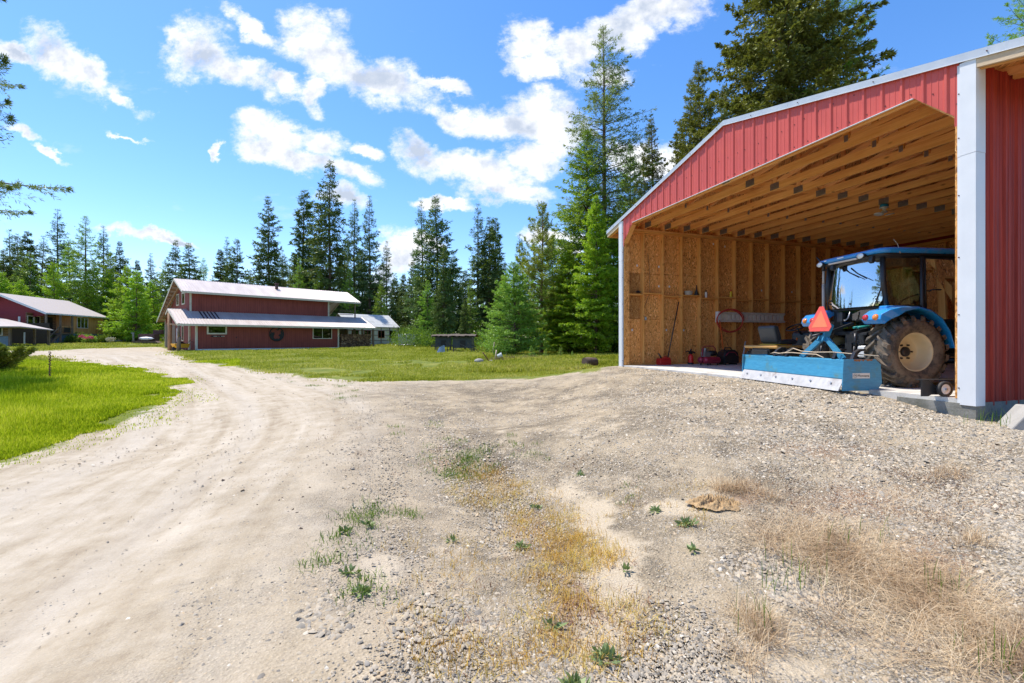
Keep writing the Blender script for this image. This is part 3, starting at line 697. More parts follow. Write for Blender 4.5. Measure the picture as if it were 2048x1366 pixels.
def wheel(par, name, x, y, r, w, rim_r, side, lugs, lab=None, mud=True):
    """side -1: right wheel (outer face at -y)"""
    wh = empty(name, (x, y, r-.008), 0, parent=par)
    if lab: wh['label'] = lab
    My = Matrix.Rotation(-pi/2*side, 4, 'X')                    # lathe axis z -> outward
    h = w/2
    prof = [(rim_r-.01, -h*.62), (rim_r+.01, -h*.80), (rim_r+(r-rim_r)*.45, -h*.99), (r-.085*r/.5, -h*.93), (r-.045*r/.5, -h*.75), (r-.035*r/.5, 0), (r-.045*r/.5, h*.75), (r-.085*r/.5, h*.93), (rim_r+(r-rim_r)*.45, h*.99), (rim_r+.01, h*.80), (rim_r-.01, h*.62)]
    ty = MB().lathe(prof, 48, My)
    # chevron lugs
    if lugs:
        lr0, lr1 = r-.075*r/.5, r+.004
        for k in range(lugs):
            for sgn in (-1, 1):
                a0 = 2*pi*(k+(.5 if sgn > 0 else 0))/lugs; n = 5; ring = []
                for i in range(n+1):
                    f = i/n; zz = sgn*(h*.03+f*h*.93); a = a0+f*.42*(1-.25*f); wd = (.040+.030*f)/r*(.5/.5)
                    top = lr1-(.028 if f > .85 else .0)*r/.5
                    for (aa, rr) in ((a-wd*.62, lr0), (a-wd*.42, top), (a+wd*.42, top), (a+wd*.62, lr0)):
                        ring.append(My @ Vector((rr*cos(aa), rr*sin(aa), zz)))
                fs = []
                for i in range(n):
                    for q in range(3): fs.append((i*4+q, i*4+q+1, (i+1)*4+q+1, (i+1)*4+q))
                fs += [(0, 1, 2, 3), (n*4+3, n*4+2, n*4+1, n*4)]
                ty.add(ring, fs, False)
    ty.build('tyre', M['treadmud'] if mud else M['rubber'], wh)
    # deep dished rim
    rp = [(rim_r+.012, h*.70), (rim_r+.014, h*.76), (rim_r, h*.78), (rim_r-.012, h*.70), (rim_r-.02, h*.35), (rim_r-.03, -h*.20), (rim_r-.055, -h*.28), (.10, -h*.18), (.085, -h*.10), (.0, -h*.10)]
    rm = MB().lathe(rp, 40, My).build('rim', M['cream'] if mud else M['white'], wh)
    hb = MB().lathe([(.07, -h*.2), (.07, h*.02), (.05, h*.10), (0, h*.10)], 20, My)
    for k in range(6):
        a = 2*pi*k/6; c = My @ Vector((.105*cos(a)*r/.5, .105*sin(a)*r/.5, -h*.16)); d = My.to_3x3() @ Vector((0, 0, 1)); hb.tube([c, c+d*.03], .013*r/.5, 6)
    hb.build('hub', M['darksteel'], wh)
    return wh
wheel(trc, 'wheel', 0, -.60, .505, .38, .265, -1, 20, 'rear wheel caked in mud with cream rim'); wheel(trc, 'wheel', 0, .60, .505, .38, .265, 1, 20)
wheel(trc, 'wheel', 1.62, -.58, .33, .24, .17, -1, 16); wheel(trc, 'wheel', 1.62, .58, .33, .24, .17, 1, 16)
# driveline, hood
mb = MB(); mb.box(-.22, -.20, .32, .55, .20, .78).box(.5, -.17, .40, 2.0, .17, .66)
mb.tube([(0, -.50, .50), (0, -.2, .50)], .10, 12).tube([(0, .2, .50), (0, .50, .50)], .10, 12); mb.tube([(-.22, 0, .50), (-.33, 0, .50)], [.075, .06], 12); mb.tube([(1.62, -.5, .33), (1.62, .5, .33)], .05, 8)
mb.box(-.26, -.14, .30, -.20, .14, .62).build('transmission', M['darksteel'], trc, bevel=.01)
hp = [(.95, 1.15), (1.2, 1.17), (1.9, 1.10), (2.08, 1.0), (2.12, .62), (1.0, .62)]
MB().prism(hp, -.27, .27).build('hood', M['blue'], trc, bevel=.03)
MB().prism([(2.10, .66), (2.135, .68), (2.10, .98), (2.08, .98)], -.22, .22).build('grille', M['black'], trc)
# cab floor/lower body
mb = MB(); mb.box(-.20, -.46, .74, .95, .46, .80); mb.box(.9, -.46, .60, .97, .46, 1.12); mb.box(.30, -.62, .42, .80, -.47, .47).box(.30, .47, .42, .80, .62, .47)
mb.box(-.19, -.46, .80, -.15, -.30, 1.15).box(-.19, .30, .80, -.15, .46, 1.15)
mb.box(-.205, -.48, 1.125, -.16, .48, 1.165); mb.build('cab_floor', M['black'], trc, bevel=.006)
# cab frame posts (rear, middle, front)
RW = .50; SW = .60
def post(name, pts, r=.03): return MB().tube(pts, r, 8).build(name, M['black'], trc)
for s in (-1, 1):
    post('cab_post', [(-.20, s*RW, 1.12), (-.255, s*(RW+.005), 1.5), (-.24, s*(RW-.02), 1.86)], .034)
    post('cab_post', [(.28, s*SW, .80), (.26, s*SW, 1.2), (.28, s*(SW-.03), 1.86)], .03)
    post('cab_post', [(1.0, s*(SW-.04), .80), (1.02, s*(SW-.04), 1.2), (.86, s*(SW-.07), 1.86)], .028)
    MB().tube([(-.22, s*RW, 1.14), (.0, s*(SW-.03), 1.14), (.28, s*SW, 1.14)], .022, 6).build('sill', M['black'], trc)
# rear window: slightly bowed
mb = MB(); n = 12; vs = []
for i in range(n+1):
    f = -1+2*i/n
    for (z, w_) in ((1.165, RW*.86), (1.24, RW*.98), (1.5, RW), (1.80, RW*.98), (1.85, RW*.95)):
        vs.append((-.235-.05*(1-f*f)-.03+.055*(z-1.16)/.7, f*w_, z))
fs = [(i*5+k, i*5+k+1, (i+1)*5+k+1, (i+1)*5+k) for i in range(n) for k in range(4)]
rwn = mb.add(vs, fs, True).build('rear_window', M['rwin'], trc)
MB().tube([(-.33, .10, 1.80), (-.345, -.03, 1.70), (-.345, -.20, 1.60)], [.012, .009, .006], 6).tube([(-.345, .02, 1.73), (-.345, -.30, 1.56)], .006, 6).build('wiper', M['black'], rwn)
for y, z in ((-.42, 1.26), (-.42, 1.22), (.42, 1.30), (.42, 1.25), (0, 1.22)): MB().tube([(-.26, y, z), (-.275-.045*(1-(y/.5)**2), y, z)], .013, 10).build('hinge_bolt', M['black'], rwn)
# side glass
for s in (-1, 1):
    MB().add([(-.20, s*RW, 1.16), (.25, s*(SW+.002), 1.16), (.25, s*(SW-.02), 1.84), (-.22, s*(RW-.01), 1.84)], [(0, 1, 2, 3)]).build('side_window', M['win'], trc)
    dr = MB().add([(.31, s*SW, .95), (.97, s*(SW-.03), .95), (.99, s*(SW-.03), 1.25), (.85, s*(SW-.06), 1.84), (.31, s*(SW-.02), 1.84)], [(0, 1, 2, 3, 4)]).build('door', M['win'], trc)
    dr['label'] = 'tinted glass cab door'
    MB().tube([(.31, s*(SW+.01), .95), (.97, s*(SW-.02), .95), (.99, s*(SW-.02), 1.25), (.85, s*(SW-.05), 1.84), (.31, s*(SW-.01), 1.84), (.31, s*(SW+.01), .95)], .014, 6).build('door_frame', M['black'], dr)
    MB().tube([(.36, s*(SW+.01), 1.36), (.36, s*(SW+.05), 1.38), (.50, s*(SW+.05), 1.38)], .011, 6).build('handle', M['black'], dr)
MB().add([(1.0, -.54, 1.14), (1.0, .54, 1.14), (.84, .52, 1.84), (.84, -.52, 1.84)], [(0, 1, 2, 3)]).build('windscreen', M['win'], trc)
# roof
def roofring(z, x0, x1, w, r=.16, n=6):
    P = []
    for (cx, cy, a0) in ((x1-r, w-r, 0), (x0+r, w-r, pi/2), (x0+r, -w+r, pi), (x1-r, -w+r, 1.5*pi)):
        for k in range(n): a = a0+pi/2*k/(n-1); P.append((cx+r*cos(a), cy+r*sin(a), z))
    return P
def loft(mb, rings, smooth=True, cap=True):
    n = len(rings[0]); vs = [p for r in rings for p in r]
    fs = [(i*n+k, i*n+(k+1) % n, (i+1)*n+(k+1) % n, (i+1)*n+k) for i in range(len(rings)-1) for k in range(n)]
    mb.add(vs, fs, smooth)
    if cap: mb.add(rings[0], [tuple(range(n))[::-1]], False); mb.add(rings[-1], [tuple(range(n))], smooth)
    return mb
rfo = loft(MB(), [roofring(1.905, -.37, 1.12, .60), roofring(1.935, -.40, 1.15, .625), roofring(1.965, -.39, 1.14, .62), roofring(1.995, -.30, 1.05, .55), roofring(2.018, -.15, .9, .42, .14), roofring(2.03, .05, .7, .25, .12)]).build('roof', M['blue'], trc)
loft(MB(), [roofring(1.845, -.28, 1.0, .53), roofring(1.875, -.33, 1.06, .56), roofring(1.904, -.36, 1.10, .59)]).build('headliner', M['black'], rfo)
for y, z in ((-.30, 1.905), (.47, 1.90)):
    Mx = Matrix.Translation((-.40, y, z)) @ Matrix.Rotation(-pi/2, 4, 'Y') @ Matrix.Diagonal((1, 1.5, 1, 1))
    w_ = MB().lathe([(.028, -.05), (.040, -.03), (.044, .02), (.040, .028)], 20, Mx).build('work_light', M['black'], rfo)
    MB().lathe([(.040, .024), (.036, .032), (0, .036)], 20, Mx).build('lamp_lens', M['lens_w'], w_)
MB().box(-.392, -.20, 1.872, -.362, .33, 1.898).build('light_bar', M['tan'], rfo, bevel=.004)
for y in (-.42, .28): MB().prism([(-.37, 1.88), (-.33, 1.88), (-.32, 1.80), (-.35, 1.775), (-.385, 1.80)], y-.03, y+.03).build('window_latch', M['black'], rfo, bevel=.006)
for yy in (.12, .06, .38): MB().box(-.4045, yy-.035 if yy != .38 else yy-.02, 1.935, -.395, yy+.02, 1.955).build('roof_decal', M['white'], rfo)
MB().tube([(-.1, -.615, 1.89), (-.13, -.60, 2.03)], .004, 5).tube([(-.13, -.60, 2.03), (-.15, -.56, 2.10)], .003, 5).build('aerial', M['rope'], rfo)
# fenders
arc = [(-.50, .90), (-.54, .95), (-.52, 1.02), (-.42, 1.085), (-.25, 1.125), (.0, 1.13), (.2, 1.085), (.38, .97), (.50, .80), (.56, .60), (.565, .55)]
low = [(-.485, .885), (-.45, .915), (-.38, .955), (-.30, 1.0), (-.20, 1.06), (.0, 1.10), (.185, 1.055), (.355, .945), (.475, .78), (.535, .60), (.545, .55)]
for s in (-1, 1):
    mb = MB(); K = len(arc); vs = []
    for i in range(K):
        wo = .80 if i > 2 else .76
        for (P, y) in ((arc, .44), (arc, wo-.02), ((low, wo), )[0] if False else (arc, wo-.02), (low, wo), (low, .44)):
            vs.append((P[i][0], s*y, P[i][1]))
    vs = [v for v in vs]; n5 = 5
    fs = [(i*n5+k, i*n5+(k+1) % n5, (i+1)*n5+(k+1) % n5, (i+1)*n5+k) for i in range(K-1) for k in range(n5)]
    fs += [tuple(range(n5)), tuple((K-1)*n5+k for k in range(n5))[::-1]]
    fd = mb.add(vs, fs, False).build('fender', M['blue'], trc, bevel=.012)
    MB().box(-.30, s*.47-.0 if s > 0 else -.60, 1.07, .27, .60 if s > 0 else -.47, 1.155).build('fender_box', M['blue'], fd, bevel=.02)
    for y, mt, nm in ((.50, 'lens_r', 'tail_light'), (.66, 'lens_a', 'turn_light')):
        Mx = Matrix.Translation((-.535, s*y, .985)) @ Matrix.Rotation(-pi/2+.30, 4, 'Y')
        MB().lathe([(.044, -.02), (.044, .004), (.039, .012), (.024, .024), (0, .028)], 20, Mx).build(nm, M[mt], fd)
# exhaust stack beside the left rear post
ex = MB().tube([(-.12, .74, 1.02), (-.12, .74, 1.62)], .026, 10); ex.tube([(-.12, .74, 1.60), (-.12, .74, 1.86)], .020, 10); ex.build('exhaust_stack', M['tan'], trc)
MB().tube([(-.12, .74, 1.84), (-.12, .74, 1.93), (-.14, .77, 2.0), (-.19, .82, 2.10)], [.030, .026, .022, .004], 10).build('exhaust_tip', M['darksteel'], trc)
MB().tube([(-.12, .72, 1.85), (-.2, .55, 1.85)], .012, 6).build('exhaust_bracket', M['black'], trc)
# three point hitch behind the axle
hit = MB(); hit.bar((-.26, 0, .92), (-.62, 0, .80), .035, .035).tube([(-.60, 0, .80), (-.95, 0, .72)], .018, 8)
for s in (-1, 1):
    hit.bar((-.15, s*.26, .36), (-.92, s*.34, .28), .03, .055); hit.bar((-.24, s*.22, .82), (-.50, s*.30, .78), .045, .05)
    hit.tube([(-.50, s*.30, .76), (-.52, s*.31, .58)], .022, 8).tube([(-.52, s*.31, .60), (-.56, s*.31, .34)], .014, 8)
    for q in range(5): hit.tube([(-.50+.012*q, s*.30, .76-.04*q), (-.49+.012*q, s*.325, .74-.04*q)], .010, 6)
hit.box(-.34, -.06, .38, -.26, .06, .62); hit.box(-.30, -.24, .60, -.22, -.14, .74)
hit.build('hitch_linkage', M['darksteel'], trc)
MB().add([(-.21, -.28, .84), (-.21, .28, .84), (-.21, .33, 1.12), (-.21, -.33, 1.12)], [(0, 1, 2, 3)]).build('lower_rear_window', M['win'], trc)
MB().tube([(-.29, .02, 1.10), (-.30, .05, 1.0), (-.31, .10, .96), (-.30, .12, .98)], .009, 6).build('hook', M['steel'], trc)
MB().box(-.30, .16, .95, -.24, .26, 1.10).build('bracket', M['darksteel'], trc, bevel=.008)
mb = MB()
for y in (-.18, -.26): mb.tube([(-.24, y, .87), (-.42, y, .85)], .016, 8)
mb.build('hydraulic_coupler', simple('teal_cap', (.02, .30, .26), .4), trc)
MB().prism([(-.33, .40), (-.36, .42), (-.36, .56), (-.33, .58)], -.30, -.19).build('number_plate', M['white'], trc)
# seat, wheel and console seen through the glass
st = MB().box(.18, -.22, .98, .62, .22, 1.08).prism([(.18, 1.05), (.10, 1.55), (.18, 1.57), (.28, 1.10)], -.20, .20); st.build('seat', M['black'], trc, bevel=.03)
MB().tube([(.95, 0, 1.0), (.78, 0, 1.28)], .02, 8).build('steering_column', M['black'], trc)
Mx = Matrix.Translation((.77, 0, 1.30)) @ Matrix.Rotation(RAD(-32), 4, 'Y'); pts = [Mx @ Vector((.17*cos(2*pi*k/20), .17*sin(2*pi*k/20), 0)) for k in range(21)]
MB().tube(pts, .012, 6, cap=False).build('steering_wheel', M['black'], trc)

# ================================================================ BOX BLADE
bl = empty('box_blade', (4.33, 7.10, SLAB-.014), RAD(6.95), 'worn blue box blade hitched behind the tractor, overhanging the slab edge', 'blade')
HLn = 1.06
mb = MB()
sec = [(0, .41), (-.015, .405), (-.02, .325), (-.045, .165), (-.025, .115), (.02, .11), (.03, .33), (.035, .41)]
mb.prism(sec, -HLn, HLn).build('moldboard', M['wblue'], bl)
MB().prism([(-.030, .155), (-.042, .150), (-.125, .0), (-.108, .0)], -HLn, HLn).build('cutting_edge', simple('worn_edge', (.50, .49, .48), .5, .15, .15, 6., dirt=((.28, .22, .18), .3)), bl)
for k in range(6): MB().tube([(-.072, -.9+.36*k, .085), (-.090, -.9+.36*k, .094)], .014, 8).build('bolt', M['steel'], bl)
for s in (-1, 1):
    pl = [(-.07, .0), (-.05, .42), (.42, .42), (.50, .35), (.52, .10), (.45, .0)]
    ep = MB().prism(pl, s*HLn, s*(HLn+.012)).build('end_plate', M['wblue'], bl)
    if s < 0:
        ep['label'] = 'end plate with white maker sticker and rusty edge'
        MB().box(.08, -HLn-.0145, .165, .335, -HLn-.0125, .235).build('sticker', simple('sticker_white', (.72, .70, .64), .5, 0., .05, 20.), ep)
        Mt = Matrix.Translation((.240, -HLn-.0155, .200)) @ Matrix.Rotation(pi/2, 4, 'X')
        ink = simple('sticker_ink', (.02, .022, .025), .5)
        text_mesh('Montana', .050, 'lettering', ink, ep, Mt)
        text_mesh('M', .030, 'lettering', ink, ep, Matrix.Translation((.118, -HLn-.0155, .200)) @ Matrix.Rotation(pi/2, 4, 'X'))
        MB().tube([(.116+.024*cos(2*pi*k/24), -HLn-.0155, .2+.024*sin(2*pi*k/24)) for k in range(25)], .002, 4, cap=False).build('emblem_ring', ink, ep)
        rp = MB(); rd = random.Random(3); ys = [-HLn-.0145]*2
        top_ = [(.10+.02*k, .419) for k in range(15)]; bot_ = [(.38-.02*k, .419-.006-rd.random()*.03) for k in range(15)]
        rp.prism(top_+bot_, -HLn-.0135, -HLn-.0128).build('rust_patch', simple('rust', (.30, .12, .04), .9, 0., .3, 30.), ep)
MB().box(.36, -HLn, .30, .46, HLn, .40).build('shank_beam', M['wblue'], bl, bevel=.006)
for k, y in enumerate((-.78, -.47, .50, .78)):
    mb = MB(); P = [(.42+.0, .10), (.36, .25), (.36, .40), (.40, .49), (.47, .535), (.56, .54)]
    mb.tube([(p[0], y, p[1]) for p in P], [.014, .03, .034, .034, .026, .014], 4, smooth=False).build('ripper_shank', M['darksteel'], bl)
af = MB()
for s in (-1, 1):
    yy = -.20
    af.bar((.40, yy+s*.40, .40), (.44, yy+s*.05, .70), .075, .016, up=(1, 0, 0)); af.bar((.37, yy+s*.40, .40), (.42, yy+s*.05, .70), .014, .07, up=(0, 0, 1))
    af.bar((.40, yy+s*.045, .66), (.52, yy+s*.045, .92), .016, .09, up=(1, 0, 0))
af.build('hitch_frame', M['wblue'], bl)
mb = MB(); mb.bar((.41, -.20, .66), (.43, -.20, .90), .10, .02, up=(1, 0, 0)); mb.build('mast', M['wblue'], bl)
sm = Matrix.Translation((.37, -.20, .960)) @ Matrix.Rotation(RAD(6), 4, 'Y')
def tri(r, c): # truncated triangle in (y,z)
    P = []
    for k in range(3):
        a = pi/2+2*pi*k/3; q = Vector((r*cos(a), r*sin(a))); t = Vector((-sin(a), cos(a)))*c
        P += [(q.x-t.x, q.y-t.y), (q.x+t.x, q.y+t.y)]
    return P
t1 = MB().prism(tri(.232, .040), -.004, 0, sm, ax='x').build('slow_vehicle_sign', M['red_r'], bl); t1['label'] = 'orange triangle sign with red border'
MB().prism([(x*1., z) for x, z in tri(.172, .002)], -.006, -.0045, sm, ax='x').build('sign_face', M['orange_r'], t1)
rp = MB(); L_ = [(.55, -1.0, .46), (.50, -.8, .47), (.30, -.5, .50), (.28, -.2, .49), (.30, .1, .50), (.36, .35, .54), (.38, .45, .50), (.36, .6, .44), (.34, .78, .46), (.33, .86, .44), (.36, .78, .43), (.34, .55, .46), (.30, .3, .47), (.28, 0, .46), (.22, -.3, .46), (.12, -.55, .42)]
rope = rp.tube([Vector(p) for p in L_], .008, 6).build('rope', M['rope'], None); rope.matrix_world = bl.matrix_basis.copy()
rope.location = bl.location; rope.rotation_euler = bl.rotation_euler; tag(rope, 'pale rope looped over the box blade and its curved shanks', 'rope')

# ================================================================ RIDING MOWER
M['ochre'] = simple('mower_yellow', (.50, .27, .07), .45, 0., .08, 5.)
M['vinyl'] = simple('seat_vinyl', (.045, .048, .052), .42, 0., .1, 20., bump=.2, bscale=200.)
mo = empty('riding_mower', (5.12, 8.95, SLAB), RAD(14), 'yellow and black riding mower with high seat, parked behind the box blade', 'mower')
MB().box(-.28, -.42, .50, .45, .42, .56).box(.40, -.42, .38, .75, .42, .44).build('fender_deck', M['ochre'], mo, bevel=.03)
MB().box(-.26, -.22, .22, .5, .22, .50).box(-.29, -.20, .30, -.26, .20, .47).build('frame', M['black'], mo, bevel=.01)
MB().prism([(-.06, .60), (-.15, .90), (-.12, .95), (-.03, .94), (.05, .68)], -.21, .21).prism([(-.02, .58), (-.02, .66), (.38, .68), (.42, .62), (.38, .58)], -.22, .22).build('seat', M['vinyl'], mo, bevel=.035)
MB().box(-.10, -.20, .565, .18, .20, .585).build('seat_base', simple('yellow_trim', (.75, .42, .04), .4), mo, bevel=.006)
MB().prism([(.72, .40), (.72, .80), (.80, .86), (1.30, .80), (1.48, .62), (1.5, .36)], -.25, .25).build('hood', M['black'], mo, bevel=.05)
MB().tube([(.72, 0, .78), (.62, 0, .90)], .018, 8).build('steering_column', M['black'], mo)
Mx = Matrix.Translation((.60, 0, .92)) @ Matrix.Rotation(RAD(-24), 4, 'Y')
MB().tube([Mx @ Vector((.18*cos(2*pi*k/20), .18*sin(2*pi*k/20), 0)) for k in range(21)], .014, 6, cap=False).bar(Mx @ Vector((-.18, 0, 0)), Mx @ Vector((.18, 0, 0)), .03, .01).build('steering_wheel', M['black'], mo)
MB().tube([(.46, -.10, .60), (.52, -.10, .70)], .018, 8).build('lever_grip', simple('orange_grip', (.7, .18, .04), .5), mo)
wheel(mo, 'wheel', 0, -.36, .255, .20, .11, -1, 18, mud=False); wheel(mo, 'wheel', 0, .36, .255, .20, .11, 1, 18, mud=False)
wheel(mo, 'wheel', 1.25, -.36, .19, .14, .09, -1, 0, mud=False); wheel(mo, 'wheel', 1.25, .36, .19, .14, .09, 1, 0, mud=False)
MB().box(.35, -.50, .12, 1.05, .50, .24).build('mower_deck', M['ochre'], mo, bevel=.04)

# ================================================================ THINGS ALONG THE LEFT WALL (garage axes)
def G(name, x, y, z, label, cat, rz=0, group=None):
    p = GARM @ Vector((x, y, z)); return empty(name, p, GAR_RZ+rz, label, cat, group)
M['redp'] = simple('red_plastic', (.50, .02, .018), .4, 0., .08, 6.); M['maroon'] = simple('red_tank', (.36, .03, .06), .35, .2, .1, 6.)
u_, v_ = floor_hit(1319, 729)
g = G('fuel_can', max(u_, .30), v_, 0, 'red plastic fuel can with dark spout on the slab by the left wall', 'fuel can')
MB().box(-.10, -.165, 0, .10, .165, .15).prism([(-.165, .15), (.165, .15), (.13, .20), (-.02, .20), (-.06, .175), (-.165, .175)], -.09, .09, ax='x').build('can_body', M['redp'], g, bevel=.02)
MB().tube([(0, -.08, .17), (0, -.10, .22), (0, -.16, .31)], [.03, .022, .014], 8).build('spout', M['black'], g)
MB().tube([(0, .0, .195), (0, .03, .225), (0, .09, .225), (0, .12, .19)], .014, 6).build('handle', M['redp'], g)
v, z = wall_hit(1332, 727, .32); v2, z2 = wall_hit(1356.5, 604, .17)
bar = MB().tube([GARM @ Vector((.34, v, .01)), GARM @ Vector((.19, v2, z2))], .016, 8).build('pry_bar', M['darksteel']); tag(bar, 'long thin dark iron bar leaning on the studs', 'bar')
u_, v_ = floor_hit(1348, 726)
g = G('heater_bottle', max(u_, .28), v_, .0, 'bright red gas bottle with black torch head, between bar and third stud', 'gas bottle')
MB().lathe([(0, .0), (.065, .0), (.07, .02), (.07, .22), (.05, .26), (.02, .28), (0, .285)], 18).build('bottle', simple('scarlet', (.75, .03, .02), .35), g)
MB().lathe([(.075, -.0), (.08, .01), (.08, .04), (.075, .05)], 18, Matrix.Translation((0, 0, -.0))).build('foot_ring', M['black'], g)
MB().box(-.045, -.03, .28, .045, .03, .36).tube([(0, -.02, .34), (0, -.11, .36), (0, -.16, .33)], .014, 6).tube([(0, .02, .34), (0, .10, .33), (0, .14, .30)], .02, 8).tube([(0, 0, .36), (0, .02, .42)], .022, 8).build('torch_head', M['black'], g)
u_, v_ = floor_hit(1418, 730)
g = G('air_compressor', max(u_, .36), v_, 0, 'small air compressor with pinkish red tank and curved handle', 'compressor')
tk = MB()
for x in (-.10, .10):
    Mx = Matrix.Translation((x, 0, .13)) @ Matrix.Rotation(pi/2, 4, 'X'); tk.lathe([(0, -.25), (.05, -.245), (.085, -.21), (.09, -.19), (.09, .19), (.085, .21), (.05, .245), (0, .25)], 18, Mx)
tk.box(-.10, -.16, .20, .10, .16, .22).build('tank', M['maroon'], g)
for y in (-.15, .15): MB().tube([(-.13, y, .06), (-.13, y, .0)], .018, 8).tube([(.13, y, .06), (.13, y, .0)], .018, 8).build('foot', M['black'], g)
pm = MB().box(-.08, -.20, .22, .08, -.02, .34).tube([(0, -.12, .34), (0, -.12, .44)], .05, 10)
for k in range(5): pm.box(-.07, -.19, .345+.018*k, .07, -.05, .352+.018*k)
pm.build('pump', M['steel'], g, bevel=.004)
Mx = Matrix.Translation((0, .10, .31)) @ Matrix.Rotation(pi/2, 4, 'X'); MB().lathe([(0, -.10), (.07, -.10), (.075, 0), (.07, .10), (0, .10)], 16, Mx).build('motor', M['black'], g)
MB().tube([(0, -.21, .24), (0, -.20, .46), (0, -.10, .50), (0, .12, .50), (0, .20, .44), (0, .22, .24)], .013, 8).build('handle', M['maroon'], g)
u_, v_ = floor_hit(1455, 729)
g = G('generator', max(u_, .40), v_, 0, 'black and red portable inverter generator beside the compressor', 'generator')
MB().prism([(-.24, .04), (-.25, .22), (-.20, .34), (-.08, .40), (.12, .40), (.22, .32), (.25, .20), (.25, .04)], -.15, .15, ax='x').build('casing', M['black'], g, bevel=.025)
MB().tube([(.152, -.20, .24), (.152, -.10, .33), (.152, .10, .33), (.152, .18, .24)], .012, 6).tube([(-.152, -.20, .24), (-.152, -.10, .33), (-.152, .10, .33), (-.152, .18, .24)], .012, 6).build('trim_stripe', M['maroon'], g)
MB().tube([(0, -.12, .39), (0, -.08, .45), (0, .10, .45), (0, .14, .39)], .016, 8).build('handle', M['black'], g)
for y in (-.18, .18): MB().box(-.12, y-.03, 0, .12, y+.03, .04).build('foot', M['rubber'], g)
# ladder hung on the studs
va, za = wall_hit(1434, 634, .24); vb, zb = wall_hit(1565, 637, .24); zt = (za+zb)/2
g = G('extension_ladder', .24, 0, 0, 'grey extension ladder hung sideways along the left wall', 'ladder')
hh_ = .215
for off in (0, .062):
    for s in (-1, 1): MB().box(.0+off, va, za+s*hh_*.5-.03+(0), .025+off, vb, za+s*hh_*.5+.03).build('rail', simple('ladder_grey', (.60, .55, .48), .5, .0, .15, 8.) if (off == 0 and s == -1) else bpy.data.materials['ladder_grey'], g)
M['rungm'] = simple('ladder_rung', (.72, .67, .60), .5, 0., .1, 9.)
nr = 16
for k in range(nr): y = va+.08+(vb-va-.16)*k/(nr-1); MB().box(.004, y-.048, za-hh_*.5, .07, y+.048, za+hh_*.5).build('rung', M['rungm'], g)
MB().box(-.01, va-.05, za-.15, .095, va+.04, za+.15).build('end_cap', M['white'], g, bevel=.006)
# hose coil and orange strap
hc = MB(); c_v, c_z = wall_hit(1461, 642, .36); e1, _ = wall_hit(1436, 642, .36); rv = abs(c_v-e1)*1.05
P = []
for k in range(150):
    a = 2*pi*k/46; P.append(GARM @ Vector((.355+.02*sin(a*1.7), c_v+(rv+.03*sin(a*.83+1))*cos(a), c_z+.01+(.31+.02*sin(a*1.3))*sin(a))))
hs_ = hc.tube(P, .011, 6).build('air_hose', simple('red_hose', (.50, .045, .03), .5)); tag(hs_, 'coiled red air hose hanging over the near end of the ladder', 'hose')
v1, z1 = wall_hit(1439, 640, .37); v2, z2 = wall_hit(1445, 700, .37); v3, z3 = wall_hit(1442, 728, .37)
stp = MB(); PP = [(.37, v1, z1), (.39, (v1+v2)/2, (z1+z2)/2), (.40, v2, z2), (.42, v3, .02)]
for a, c_ in zip(PP, PP[1:]): stp.bar(GARM @ Vector(a), GARM @ Vector(c_), .045, .004, up=(0, 0, 1))
tag(stp.build('strap', simple('orange_web', (.80, .16, .03), .7)), 'bright orange webbing strap hanging from the ladder to the slab', 'strap')
v, z = wall_hit(1482, 723, .3); v2, z2 = wall_hit(1491, 683, .18)
tag(MB().tube([GARM @ Vector((.34, v, .03)), GARM @ Vector((.18, v2, z2))], .02, 8).build('plastic_pipe', M['white']), 'short white pipe leaning on the wall under the ladder', 'pipe')
def shelf_z(v):
    k = max(0, min(14, int((v-.575)/.6096)+1)); return 1.90-.010*k+(.03 if k % 2 else -.02)
v, z = wall_hit(1377, 594, .09); g = G('plastic_tub', .09, v, shelf_z(v), 'clear plastic tub on the wall shelf beside the funnel', 'tub')
MB().lathe([(0, .004), (.06, .0), (.065, .01), (.078, .10), (.083, .10), (.083, .112), (.076, .112), (.06, .012), (0, .01)], 20, Matrix.Diagonal((.85, 1.7, 1, 1))).build('tub_body', simple('cloudy_plastic', (.50, .50, .46), .3), g)
MB().tube([(0, -.10, .11), (0, -.06, .05), (0, .06, .05), (0, .10, .11)], .003, 5).build('tub_handle', M['steel'], g)
v, z = wall_hit(1393, 595, .09); g = G('funnel', .09, v, shelf_z(v), 'upturned black cone funnel on the wall shelf', 'funnel'); 
MB().lathe([(.062, 0), (.066, 0), (.066, .012), (.016, .17), (.011, .29), (.006, .29), (.010, .16)], 18).build('cone', M['black'], g)
def can(px, py, col, cap, label, nm):
    v, z = wall_hit(px, py, .09); g = G(nm, .09, v, shelf_z(v), label, 'can')
    MB().lathe([(0, 0), (.032, 0), (.033, .006), (.033, .15), (.028, .165), (.012, .172), (0, .174)], 18).build('can_body', col, g); MB().lathe([(.014, .166), (.015, .205), (.010, .215), (0, .215)], 12).build('nozzle', cap, g)
can(1412, 594, M['white'], M['black'], 'white spray can with black cap on the wall shelf', 'spray_can')
can(1461.5, 600, simple('yellow_can', (.75, .58, .03), .35), M['redp'], 'yellow aerosol can alone on the wall shelf', 'spray_can')
v, z = wall_hit(1291, 637, .17); g = G('outlet_box', .168, v, z, 'small blue electrical box on the first stud', 'outlet'); MB().box(-.02, -.022, -.045, .02, .022, .045).build('box', simple('box_blue', (.03, .12, .2), .4), g); MB().box(.0205, -.012, -.03, .024, .012, .03).build('cover', M['white'], g)
w_ = [GARM @ Vector(p) for p in ((.17, v-.05, z+.04), (.12, v+.0, z+.30), (.15, v+.15, z+.7), (.12, v+.16, z+1.3), (.10, v+.12, z+1.75))]
